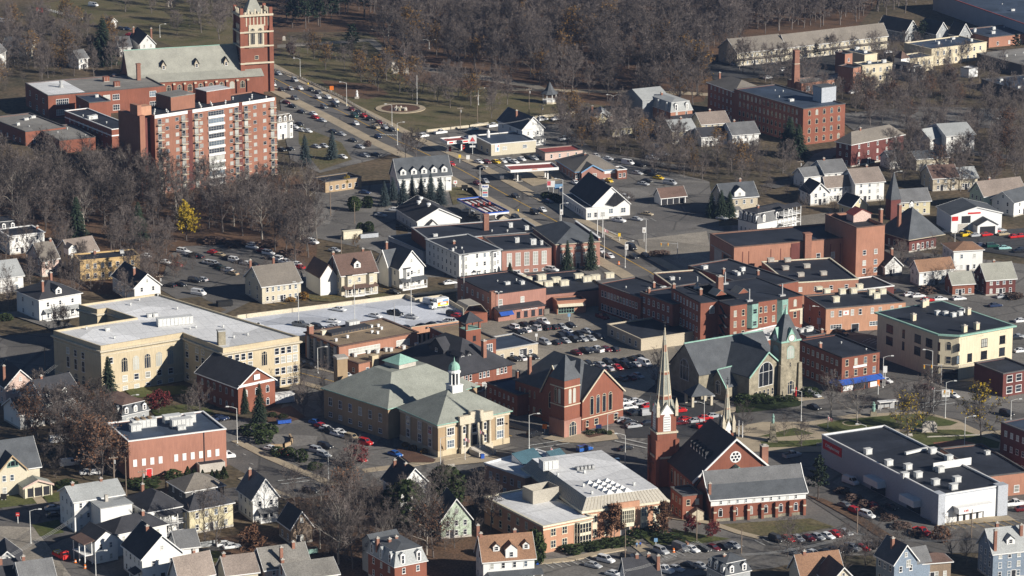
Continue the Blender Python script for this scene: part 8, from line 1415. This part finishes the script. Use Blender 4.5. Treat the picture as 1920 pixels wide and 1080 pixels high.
shrubs([(1025,372,2.4,2.2),(1040,376,2.6,2.2),(1050,380,2.6,2)],('dark hedge shrub','beside the red and white sign'));shrubs([(1230,480,1.8,2.6),(1244,478,1.6,2)],('rusty shrub','at the edge of the vacant gravel lot'),'russet_shrub');trees('russet',[(332,518,6.5)],('rust tinged bush','at the left side of the car lot'),1.2);shrubs([(690,275,2.4,1.4),(400,455,2,4),(440,462,2,4),(500,462,2,4),(545,480,2.2,4)],('dark bramble thicket','along the wood edge above the car lot'),'russet_shrub')
shrubs([(60,555,3,2),(75,575,2,3),(10,600,2,2.6)],('green shrub','around the italianate house'));shrubs([(445,705,1.6,1.6),(510,782,1.4,1.4),(530,785,1.4,1.4)],('small clipped shrub','in the planted slope left of the columned hall'));shrubs([(1900,560,2,3),(1740,550,2.4,3.4)],('brown shrub','by the right hand parking lots'),'russet_shrub')
# ================================================================ POLES, LAMPS, SIGNS
def lamp(items,desc,arm=2.6,z=0,two=False):
    it = sorted(items)
    for i,(x,y,h,s) in enumerate(it):
        w = G((x,y),z);t = thing('street_lamp','grey street lamp, '+rank(i,len(it))+' '+desc if len(it) > 1 else 'grey street lamp '+desc,'street lamp',w,0,'street lamps '+desc);m = MB();m.tube((0,0,0),(0,0,h),.13,.08,8);m.lathe((0,0),[(.25,0),(.22,.5)],8);m.build('pole','pale_metal',t)
        for sg in ((-1,1) if s == 'D' else ((1,) if s == 'R' else (-1,))):
            m = MB();m.tube((0,0,h-.1),(sg*arm*.5,0,h+.35),.07,.06,6);m.tube((sg*arm*.5,0,h+.35),(sg*arm,0,h+.45),.06,.05,6);m.build('arm','pale_metal',t);m = MB();m.prism([(sg*arm-.5,-.2),(sg*arm+.5,-.2),(sg*arm+.5,.2),(sg*arm-.5,.2)],h+.36,h+.6,0,shrink=.75);m.box(sg*arm-.35,sg*arm+.35,-.15,.15,h+.3,h+.36,1);m.build('lamp_head',['pale_metal','lamp_lens'],t)
lamp([(563,144,8,'L'),(650,199,10,'L'),(735,237,9,'L'),(745,272,9,'R'),(900,368,11,'R'),(1055,402,13,'L'),(1050,418,7,'R'),(1211,474,12,'L'),(1172,502,9,'R')],'along the main road')
lamp([(805,92,4,'D'),(300,70,6,'R'),(1150,210,7,'D'),(897,197,7,'R')],'in the park');lamp([(560,612,14,'D'),(665,604,13,'D'),(771,588,13,'D')],'standing on the parking deck',1.2,5);lamp([(935,600,9,'D')],'before the rose storefront',.8)
lamp([(596,700,8,'R'),(992,842,10,'R'),(910,770,8,'L'),(242,780,6,'R'),(445,832,10.5,'L'),(616,905,9,'L'),(826,880,9,'R'),(1172,874,9,'L'),(1320,800,7,'L'),(1139,815,6,'R')],'along the streets of the lower centre');lamp([(1540,622,8,'L'),(1655,727,9.5,'R'),(1747,718,10,'L'),(1772,785,11,'R'),(1868,720,6,'L'),(1895,788,6,'R'),(1502,790,9,'L'),(1808,840,9,'R'),(1623,836,6,'L'),(1320,795,8,'R')],'around the common');lamp([(58,1020,9,'R'),(180,1085,7,'R')],'in the torn up street at bottom left');lamp([(1790,462,5.5,'R'),(1676,352,6,'R')],'by the right hand yards')
def pole(items,desc,cross=True,name='utility_pole',lab='wooden utility pole',m_='wood_pole'):
    it = sorted(items)
    for i,(x,y,h) in enumerate(it):
        w = G((x,y));t = thing(name,lab+(', '+rank(i,len(it)) if len(it) > 1 else '')+' '+desc,'pole',w,.4,lab+'s '+desc);m = MB();m.tube((0,0,0),(0,0,h),.17,.1,8);m.build('pole',m_,t)
        if cross:
            m = MB();m.box(-1.3,1.3,-.08,.08,h-.8,h-.62);
            for k in (-1.1,-.4,.4,1.1): m.lathe((k,0),[(.09,h-.62),(.11,h-.5),(.04,h-.4)],6,1)
            m.build('crossarm',[m_,'concrete'],t);m = MB();m.lathe((.35,.1),[(.28,h-2.4),(.28,h-1.4),(.1,h-1.3)],8);m.build('transformer','grey_metal',t)
pole([(214,910,8.5),(268,923,6.5),(300,550,6.5),(235,560,5.5)],'among the lower left houses');pole([(895,230,12),(863,245,10),(992,222,13),(1016,235,9),(1365,240,8),(1645,465,7)],'at the park edge and right hand houses');pole([(237,930,11),(85,700,8),(619,385,9),(620,405,9),(665,420,8),(640,480,7),(1172,1070,11),(894,1075,6),(1607,1000,7),(1821,1010,8),(1306,1015,9),(1390,1040,7)],'without crossarm near the lots',False,'utility_pole','plain wooden pole');pole([(782,197,13)],'beside the round park bed',False,'flag_pole','tall bare flagpole','pale_metal');pole([(1120,440,9),(1130,445,9)],'before the white bank',False,'sign_post','white post','white_paint');pole([(1385,820,5),(1392,822,5)],'beside the statue on the common',False,'flag_pole','white post','white_paint');pole([(870,575,19),(740,650,14)],'rising from roofs at the middle',False,'radio_mast','thin radio mast','grey_metal')
def wires(lb,pts):
    m = MB();w = [G((x,y),h) for x,y,h in pts];o0 = w[0].copy()
    for a,e in zip(w,w[1:]):
        t = (e-a).normalized();s = Vector((-t.y,t.x,0))
        for k in (-1,0,1):
            P_ = [a+(e-a)*(i/8)+s*k*.6+Vector((0,0,-1.2*(1-(i/4-1)**2)))-o0 for i in range(9)]
            for p0,p1 in zip(P_,P_[1:]): m.tube(p0,p1,.035,.035,3,cap=False)
    tag(m.build('power_line','grey_metal',None,o0),lb,'power line')
wires('sagging power lines over the lower left street',[(-60,1060,8.5),(58,1020,8.5),(214,910,8.2),(237,930,10)]);wires('power lines along the street before the bottom houses',[(1120,1095,10),(1172,1070,10.6),(1306,1015,8.6),(1390,1040,6.6),(1607,1000,6.6),(1821,1010,7.6),(1960,1000,8)]);wires('power lines behind the park wall and filling station',[(863,245,9.5),(895,230,11.5),(992,222,12.5),(1016,235,8.6)]);wires('power lines across the right hand houses',[(1365,240,7.6),(1500,340,8),(1645,465,6.6)]);wires('power lines beside the low school at far left',[(85,700,7.6),(235,560,5.2),(300,550,6.2)])
pole([(1500,340,8.4)],'between the right hand houses')
for x,y,h,lb in ((758,130,8,'flagpole with striped flag at the park memorial'),(1133,486,11,'white flagpole with flag before the post office'),(872,864,7,'white flagpole at the columned hall steps'),(900,850,7,'white flagpole with flag right of the columned hall steps'),(624,690,4,'short angled flagpole with flag by the orange office'),(1033,858,3,'small flagpole on the library roof edge'),(1552,805,4,'striped red and white pole on the common')):
    w = G((x,y));t = thing('flagpole',lb,'flagpole',w);m = MB();m.tube((0,0,0),(0,0,h),.09,.05,6);m.lathe((0,0),[(.02,h-.05),(.12,h+.06),(.02,h+.18)],6);m.build('pole','white_paint',t);m = MB()
    for k in range(5): m.face([(.06+.24*k,.1*math.sin(k),h-.3-.1*k),(.3+.24*k,.1*math.sin(k+1),h-.4-.1*k),(.3+.24*k,.1*math.sin(k+1),h-1.3-.12*k),(.06+.24*k,.1*math.sin(k),h-1.2-.12*k)],k%2)
    m.build('flag',['flag_cloth','white_paint'],t)
def signal(x,y,h,arm,lb,d=1):
    w = G((x,y));t = thing('traffic_signal',lb,'traffic signal',w);m = MB();m.tube((0,0,0),(0,0,h),.14,.1,8);m.build('pole','grey_metal',t);m = MB();m.tube((0,0,h-.5),(d*arm,-.4,h),.08,.05,6);m.build('mast_arm','grey_metal',t)
    for f in (.55,.95): m = MB();cx = d*arm*f;m.box(cx-.2,cx+.2,-.75,-.4,h-1.2,h-.1,0);[m.box(cx-.12,cx+.12,-.8,-.75,h-.4-.34*k,h-.18-.34*k,1+k) for k in range(3)];m.build('signal_head',['yellow_paint','red_paint','orange_paint','green_paint'],t)
signal(1750,773,7,5.5,'traffic signal with long arm at the lower right junction');signal(1764,722,6.5,5.5,'traffic signal with arm before the cream corner building',-1);signal(1270,486,6,6,'traffic signal over the side road by the gravel lot',-1)
def board(o,x,y,z,w,h,cols,lb,nm='sign',posts=1,txt=None,tc='sign_black',ts=.6,rz=.05,fig=None,cat='sign'):
    g = GQ(o,(x,y));t = thing(nm,lb,cat,g,rz);m = MB()
    for k in range(posts): cx = 0 if posts == 1 else (-w*.3 if k == 0 else w*.3);m.tube((cx,0,0),(cx,0,z+.2),.12,.12,6)
    m.build('post','pale_metal',t);m = MB();m.box(-w/2,w/2,-.2,.2,z,z+h,0)
    for X0,X1,Z0,Z1,mi in (fig or ()): m.box(X0,X1,-.22,-.205,Z0,Z1,mi)
    p = m.build('panel',cols,t)
    for s_,zz,sz,cc in (txt or ()): lettering(s_,sz,cc,p,(0,-.23,zz))
    return t
t = board('20',-55,120,4.6,3.2,3.2,['white_paint','red_paint'],'white fuel sign with red triangle on a thin post','fuel_sign',fig=[]);m = MB();z0 = 5.4;m.face([(-1.1,-.24,z0),(1.1,-.24,z0),(0,-.24,z0+1.9)],0);m.face([(-.25,-.245,z0),(1.1,-.245,z0),(0,-.245,z0+1.9)],1);m.build('triangle_mark',['red_paint','flag_cloth'],t.children[1]);t.location = G((886,290));m = MB();m.box(-1.1,1.1,-.15,.15,3.0,3.7);m.build('lower_panel','white_paint',t);lettering('CITGO',.5,'skyblue_paint',t.children[1],(0,-.23,5.0))
def canopy(lb,o,A,L,R,h,fascia,top,cols,nm='fuel_canopy',under='white_paint',plant=False,red=False):
    b = Bd(nm,lb,'fuel canopy',o,A,L,R,h);a,D = b.a,b.b;m = MB();m.box(0,a,0,D,h-.9,h-.5,0);t = .18
    for X0,X1,Y0,Y1 in ((-t,a+t,-t,0),(-t,a+t,D,D+t),(-t,0,0,D),(a,a+t,0,D)): m.box(X0,X1,Y0,Y1,h-.95,h-.35,1);m.box(X0,X1,Y0,Y1,h-.35,h+.1,2)
    b.part('roof',m,[under,'white_paint',fascia]);m = MB();m.box(.1,a-.1,.1,D-.1,h-.5,h-.44,0)
    if plant:
        for i in range(4):
            for j in range(2): m.box(a*(.1+.22*i),a*(.1+.22*i)+a*.15,D*(.12+.45*j),D*(.12+.45*j)+D*.28,h-.42,h-.3,1)
        for i in range(4): m.box(a*(.05+.25*i),a*(.05+.25*i)+.3,D*.05,D*.95,h-.42,h-.1,2);m.box(a*(.05+.25*i)-.2,a*(.05+.25*i)+.5,D*.5,D*.5+.7,h-.42,h+.7,2)
    b.part('roof_deck',m,[top,'white_paint','red_metal']);m = MB()
    for u in (.18,.82):
        for v in ((.3,.7) if D > 8 else (.5,)): m.box(u*a-.25,u*a+.25,v*D-.25,v*D+.25,0,h-.9,0)
    b.part('column',m,'white_paint')
    for u in (.18,.82):
        for v in ((.3,.7) if D > 8 else (.5,)): k = MB();k.box(u*a+.5,u*a+1.4,v*D-.35,v*D+.35,.15,2.0,0);k.box(u*a+.5,u*a+1.4,v*D-.37,v*D+.37,1.2,1.8,1);k.box(u*a-.9,u*a+1.9,v*D-.7,v*D+.7,0,.15,2);tag(k.build('fuel_pump',[cols,'sign_black','concrete'],None,(b.root.location.x,b.root.location.y,.1),b.th),'fuel pump under the '+lb.split(',')[0],'fuel pump','fuel pumps under the '+lb.split(',')[0])
    return b
b = canopy('blue edged fuel canopy, white with red roof framing, beside the main road','11',(1724,518),(1512,395),(1893,492),5.4,'blue_paint','dark_paint','white_paint',plant=True)
b = canopy('long white fuel canopy with brown roof frame, right of the cream garage','21',(-8,196),(-30,158),(346,170),5.2,'white_paint','red_metal','sign_black');lettering('CITGO',.7,'orange_paint',b.root,(b.a*.5,-.22,4.95))
b = canopy('small white and red fuel canopy with raised end, left of the cream garage','10',(1435,1062),(1385,1020),(1595,1040),5.0,'white_paint','red_metal','red_paint');m = MB();m.box(-.2,b.a+.3,-.45,-.2,3.9,5.2,0);m.box(.6,b.a*.25,-.48,-.455,4.25,4.85,1);m.box(b.a*.72,b.a-.5,-.48,-.455,4.25,4.85,1);o = b.part('fascia_sign',m,['white_paint','red_paint']);lettering('CITGO',1.0,'sign_black',o,(b.a*.49,-.49,4.55))
board('11',1718,405,3.8,2.8,1.3,['white_paint'],'white fuel price pylon with rounded head beside the blue edged canopy','price_sign',txt=[('Mobil',4.4,.9,'blue_paint')]);t = [o for o in C.objects if o.name.startswith('price_sign')][-1];m = MB();m.box(-1.1,1.1,-.18,.18,.4,3.8,0);m.box(-.9,.9,-.2,-.185,2.6,3.2,1);m.box(-.9,.9,-.2,-.185,1.8,2.4,2);m.box(-.9,.9,-.2,-.185,.8,1.6,3);m.build('price_panel',['white_paint','green_paint','flag_cloth','skyblue_paint'],t)
board('21',292,385,3.2,3.0,2.4,['white_paint','flag_cloth'],'square white and red roadside sign on two posts at the filling station','sign',2,fig=[(-1.4,-.1,3.8,5.5,1)]);board('21',350,420,4.2,3.0,1.9,['skyblue_paint','white_paint','blue_paint'],'blue and white roadside sign beside the bank','sign',fig=[(-1.3,1.3,4.4,4.7,2)]);board('11',1565,350,.8,2.4,1.4,['sign_black'],'dark carved board sign on the lawn right of the dormered building','sign',2);board('11',1495,318,1,1.4,1.3,['white_paint','flag_cloth'],'small white sign by the dormered building corner','sign',1,fig=[(-.3,.3,1.4,1.9,1)]);board('11',1590,125,.6,1.4,1.6,['white_paint'],'small white folding sign on the filling station forecourt','sign');board('11',1845,270,.5,1.5,1.2,['white_paint'],'small white sign on the pavement opposite the dormered building','sign');board('00',300,140,3.2,3.2,2.2,['red_paint','white_paint'],'red and white round edged store sign at top left','sign',fig=[(-.8,.8,4,4.6,1)])
board('22',245,1095,1.6,1.3,1.3,['orange_paint','sign_black'],'orange diamond warning sign before the brick hall tower','sign');board('32',315,808,.5,1.3,1.8,['white_paint'],'white oval church sign beside the clock tower','sign');board('32',125,845,.3,1.6,1.0,['white_paint'],'low white sign board before the clock tower','sign');board('32',1330,890,3.0,2.4,2.2,['white_paint','concrete'],'large white street sign board at the lower right junction','sign',fig=[(-.05,.05,3.2,5,1),(-.9,-.2,3.6,4.6,1),(.2,.9,3.6,4.6,1)]);board('32',875,735,4.2,1.2,2.0,['white_paint'],'white banner sign on a lamp post beside the corner shop','sign');board('32',1700,770,2.5,1.4,1.8,['white_paint'],'white banner sign at the right edge store','sign');board('32',380,330,2.6,1.2,2.0,['white_paint'],'white banner sign before the salmon offices','sign');board('32',825,800,3.2,.7,1.4,['orange_paint'],'orange sign before the corner shop','sign');board('03',135,690,2.2,.9,.9,['red_paint'],'red stop sign at the left street corner','sign',txt=[('STOP',2.65,.3,'white_paint')]);board('03',612,850,2.4,.8,.8,['red_paint'],'red stop sign before the long white house porch','sign',txt=[('STOP',2.8,.28,'white_paint')]);board('10',568,690,.9,1.7,1.7,['orange_paint'],'orange square road work sign on the park lawn','sign');board('22',183,400,1.6,.8,.9,['white_paint'],'small white sign in the busy parking lot','sign');board('22',428,250,1.6,.9,1.0,['skyblue_paint'],'small blue sign in the parking lot before the awning shop','sign');board('21',805,730,1.8,.9,1.2,['yellow_paint'],'yellow sign at the crossing by the gravel lot','sign');board('11',1528,140,2,1.0,1.2,['yellow_paint'],'yellow diamond sign at the filling station pavement','sign');board('03',28,515,.5,1.6,1.4,['sign_black','white_paint'],'small board sign on the lawn of the yellow victorian house','sign',2);board('23',1078,850,1,.9,.9,['skyblue_paint'],'small blue accessible parking sign before the library','sign');board('22',650,1080,.6,1.6,1.6,['navy_paint'],'dark blue notice board before the brick hall','sign',2)
for o,x,y,z,lb in (('21',368,425,3.4,'white banner sign on the lamp left of the bank'),('21',370,590,3.0,'white banner sign on the lamp right of the post office'),('21',990,735,3.4,'white banner sign on the lamp at the gravel lot'),('21',858,850,2.8,'white banner sign on the lamp by the pedestrian crossing')): board(o,x,y,z,1.2,1.9,['white_paint','concrete'],lb,'sign',fig=[(-.3,.3,z+.4,z+1.2,1)])
for o,x,y in (('10',1062,980),('10',390,635),('10',680,795),('21',45,505)): p = GQ(o,(x,y));m = MB();m.lathe((0,0),[(.3,0),(.3,.5),(.22,.7),(.25,.8),(.05,.95)],8);tag(m.build('hydrant','yellow_paint',None,p),'yellow hydrant '+{(1062,980):'at the park end of the fence',(390,635):'far up the park pavement',(680,795):'at the foot of a park side street lamp',(45,505):'on the pavement by the blue edged canopy'}[(x,y)],'hydrant','yellow hydrants')
# gazebo, monuments, kiosk, statues
p = GQ('20',(282,772));t = thing('gazebo','small white octagonal gazebo with steep slate roof in the park','gazebo',p);oc = lambda r: [(r*math.cos(PI/8+k*PI/4),r*math.sin(PI/8+k*PI/4)) for k in range(8)];m = MB();m.prism(oc(3.2),0,.8);m.build('base','trim_stone',t);m = MB();m.prism(oc(3.9),4.2,5.6,0,shrink=.55);m.prism(oc(2.2),5.6,9.2,0,shrink=.03);m.build('roof','slate',t)
for x,y in oc(3.0): m = MB();m.box(x-.14,x+.14,y-.14,y+.14,.8,4.25);m.build('post','white_paint',t)
m = MB();m.prism(oc(3.02),.8,1.6);m.prism(oc(2.8),1.55,1.65);m.build('railing','white_paint',t)
for i,(o,x,y,w,h,lb) in enumerate((('10',1030,528,1.6,3.6,'tall rounded stone of the park war memorial'),('10',1052,555,2.8,4.0,'slab shaped granite stone of the park war memorial'),('10',1125,556,2.6,3.0,'low wide granite stone right of the memorial flagpole'),('10',1195,515,1.6,1.8,'left of two small stones behind the memorial'),('10',1222,515,1.6,1.8,'right of two small stones behind the memorial'),('00',1275,55,2,3.2,'pale gravestone on the upper slope left of the bell tower'),('00',1500,90,2,5,'taller pale gravestone on the slope left of the bell tower'),('10',210,305,1.4,2.2,'small white block at the park gate by the bell tower'),('32',1210,1088,4.2,3.6,'pale stone plinth on the lower common'))):
    p = GQ(o,(x,y));m = MB();m.box(-w/2-.3,w/2+.3,-.6,.6,0,.4,1);m.box(-w/2,w/2,-.35,.35,.4,h*.75,0);n = 8;m.prism([(-w/2,-.35),(w/2,-.35),(w/2,.35),(-w/2,.35)],h*.75,h,0,shrink=.6);tag(m.build('monument',['concrete','grey_stone'],None,p,.1),lb,'monument')
p = GQ('33',(35,75));t = thing('obelisk','rough stone war monument with green figure on top at the left of the common','monument',p);m = MB();m.box(-1.4,1.4,-1.4,1.4,0,.8);m.prism([(-1,-1),(1,-1),(1,1),(-1,1)],.8,5.6,0,shrink=.6);m.build('shaft','grey_stone',t);m = MB();m.lathe((0,0),[(.3,5.6),(.42,6.2),(.3,7.0),(.45,7.6),(.18,7.9),(.22,8.2),(.02,8.4)],8);m.build('figure','green_paint',t)
p = GQ('10',(757,738));m = MB();m.box(-.9,.9,-.9,.9,0,.8,1);m.lathe((0,0),[(.5,.8),(.6,1.6),(.4,2.4),(.6,2.9),(.25,3.1),(.3,3.5),(.05,3.7)],8,0);tag(m.build('statue',['white_paint','concrete'],None,p),'small white statue on the park lawn beside a shrub','statue')
p = GQ('10',(1085,825));m = MB();rg = random.Random(3)
for k in range(22): a = rg.uniform(0,6.3);r = rg.uniform(0,3);x,y = r*math.cos(a),r*math.sin(a);m.lathe((x,y),[(.7,0),(.6,rg.uniform(.3,.8)),(.2,rg.uniform(.9,1.5))],6,k%2)
tag(m.build('rockery',['concrete','grey_stone'],None,(p.x,p.y,.2)),'pile of rough stones in the middle of the round park bed','rockery')
p = GQ('11',(1850,600));t = thing('pump_kiosk','small grey gabled attendant kiosk below the blue edged fuel canopy','kiosk',p,.36);m = MB();m.box(-1.8,1.8,-1.3,1.3,0,2.5);m.face([(-1.8,-1.3,2.5),(1.8,-1.3,2.5),(0,-1.3,3.5)]);m.build('wall','tan_clapboard',t);m = MB();m.slab([(-2.1,-1.6,2.35),(0,-1.6,3.7),(0,1.6,3.7),(-2.1,1.6,2.35)],.12);m.slab([(2.1,1.6,2.35),(0,1.6,3.7),(0,-1.6,3.7),(2.1,-1.6,2.35)],.12);m.build('roof','taupe_shingle',t);m = MB();m.box(-.5,.5,-1.36,-1.31,.9,2);m.build('window','window_glass',t)
p = GQ('32',(895,912));t = thing('bus_shelter','low white roofed shelter on the common near the corner shop','shelter',p,.3);m = MB();m.box(-3,3,-1,1,2.5,2.7);m.build('roof','white_paint',t);m = MB();m.box(-2.6,2.6,.85,.95,0,2.5);[m.box(x-.06,x+.06,-.9,-.78,0,2.5) for x in (-2.6,2.6)];m.build('frame','grey_metal',t);m = MB();m.box(-1,1,.2,.7,.4,.5);m.build('bench','wood_pole',t)
p = GQ('32',(790,965));m = MB();m.box(-.9,.9,-.9,.9,0,1.6,1);m.lathe((0,0),[(.4,1.6),(.6,2.4),(.45,3.3),(.62,3.7),(.2,4),(.26,4.3),(.03,4.6)],8,0);tag(m.build('statue',['green_paint','grey_stone'],None,p),'dark green bronze statue on the common behind a shelter','statue')
for i,(o,x,y,r) in enumerate((('33',390,108,.3),('32',1060,1120,.3),('13',1465,268,.3),('33',540,115,.3),('33',1090,-5,.3))): p = GQ(o,(x,y));m = MB();m.box(-1,1,-.3,.3,.4,.5,0);[m.box(a-.1,a+.1,-.28,.28,0,.4,1) for a in (-.8,.8)];m.box(-1,1,.22,.3,.5,1.0,0);tag(m.build('bench',['concrete','grey_metal'],None,p,r),'pale bench '+['at the lower left edge of the common','below the yellow tree on the common','in the mulch bed before the columned hall','beside the common pavement near the pharmacy','on the lower common right of a yellow tree'][i],'bench')
# two people outside the library, bodies grown as one skin
def person(o,x,y,lb,shirt,trousers,rz,step):
    p = GQ(o,(x,y));me = bpy.data.meshes.new('body');V = [(0,0,.95),(0,0,1.2),(0,0,1.42),(0,0,1.52),(0,0,1.66),(.1,0,.9),(.11,step,.5),(.11,step*1.3-.06,.08),(.11,step*1.3+.14,.04),(-.1,0,.9),(-.11,-step,.5),(-.11,-step*1.3-.06,.08),(-.11,-step*1.3+.14,.04),(.2,0,1.38),(.26,-step*.6,1.1),(.26,-step*.4+.12,.86),(-.2,0,1.38),(-.26,step*.6,1.1),(-.26,step*.4+.12,.86)]
    E_ = [(0,1),(1,2),(2,3),(3,4),(0,5),(5,6),(6,7),(7,8),(0,9),(9,10),(10,11),(11,12),(2,13),(13,14),(14,15),(2,16),(16,17),(17,18)];me.from_pydata(V,E_,[]);t = thing('person',lb,'person',p,rz);ob = put('body',me,t);md = ob.modifiers.new('skin','SKIN');R_ = [.15,.15,.15,.06,.11,.09,.065,.05,.04,.09,.065,.05,.04,.065,.05,.04,.065,.05,.04]
    for i,r in enumerate(R_): me.skin_vertices[0].data[i].radius = (r,r)
    me.skin_vertices[0].data[0].use_root = True;sb = ob.modifiers.new('sub','SUBSURF');sb.levels = 1;sb.render_levels = 1;dg = bpy.context.evaluated_depsgraph_get();m2 = bpy.data.meshes.new_from_object(ob.evaluated_get(dg));ob.modifiers.clear();ob.data = m2;m2.materials.clear()
    for x_ in (shirt,trousers,'skin'): m2.materials.append(M(x_))
    for f in m2.polygons: z = f.center.z;f.material_index = 2 if z > 1.5 or (z < .95 and abs(f.center.x) > .2) else (0 if z > .95 else 1)
    m = MB();m.lathe((0,-.02),[(.12,1.68),(.125,1.74),(.06,1.8)],8);m.build('hair','sign_black',t)
mat('skin',(.45,.27,.19),fine=0)
person('23',935,872,'person in a blue jacket walking towards the library, left of two','skyblue_paint','navy_paint',3.4,.16);person('23',962,868,'person in dark blue walking towards the library, right of two','blue_paint','sign_black',3.2,-.14)
# ================================================================ HAZE
hz = MB();hz.box(-1500,1500,-1150,2200,-1.0,300);h_ = hz.build('haze',mat('haze_air',(1,1,1),fine=0));h_['kind'] = 'stuff';h_['label'] = 'thin pale blue haze over the town';h_['category'] = 'haze'
hm_ = M('haze_air');nt = hm_.node_tree;nt.nodes.clear();out = nt.nodes.new('ShaderNodeOutputMaterial');pv = nt.nodes.new('ShaderNodeVolumePrincipled');pv.inputs['Color'].default_value = (.42,.62,1,1);pv.inputs['Density'].default_value = .00005;pv.inputs['Anisotropy'].default_value = .3;nt.links.new(pv.outputs[0],out.inputs['Volume'])
# names say the kind: no words of place
DROP = {'bottom','left','right','edge','upper','lower','middle','corner','rear'}
for o in C.objects:
    if o.parent is None and o.get('label'):
        base = o.name.split('.')[0];k = [x for x in base.split('_') if x not in DROP];nb = '_'.join(k) or base
        if nb != base: o.name = nb
print('objects',len(C.objects),'cars',NCAR[0])
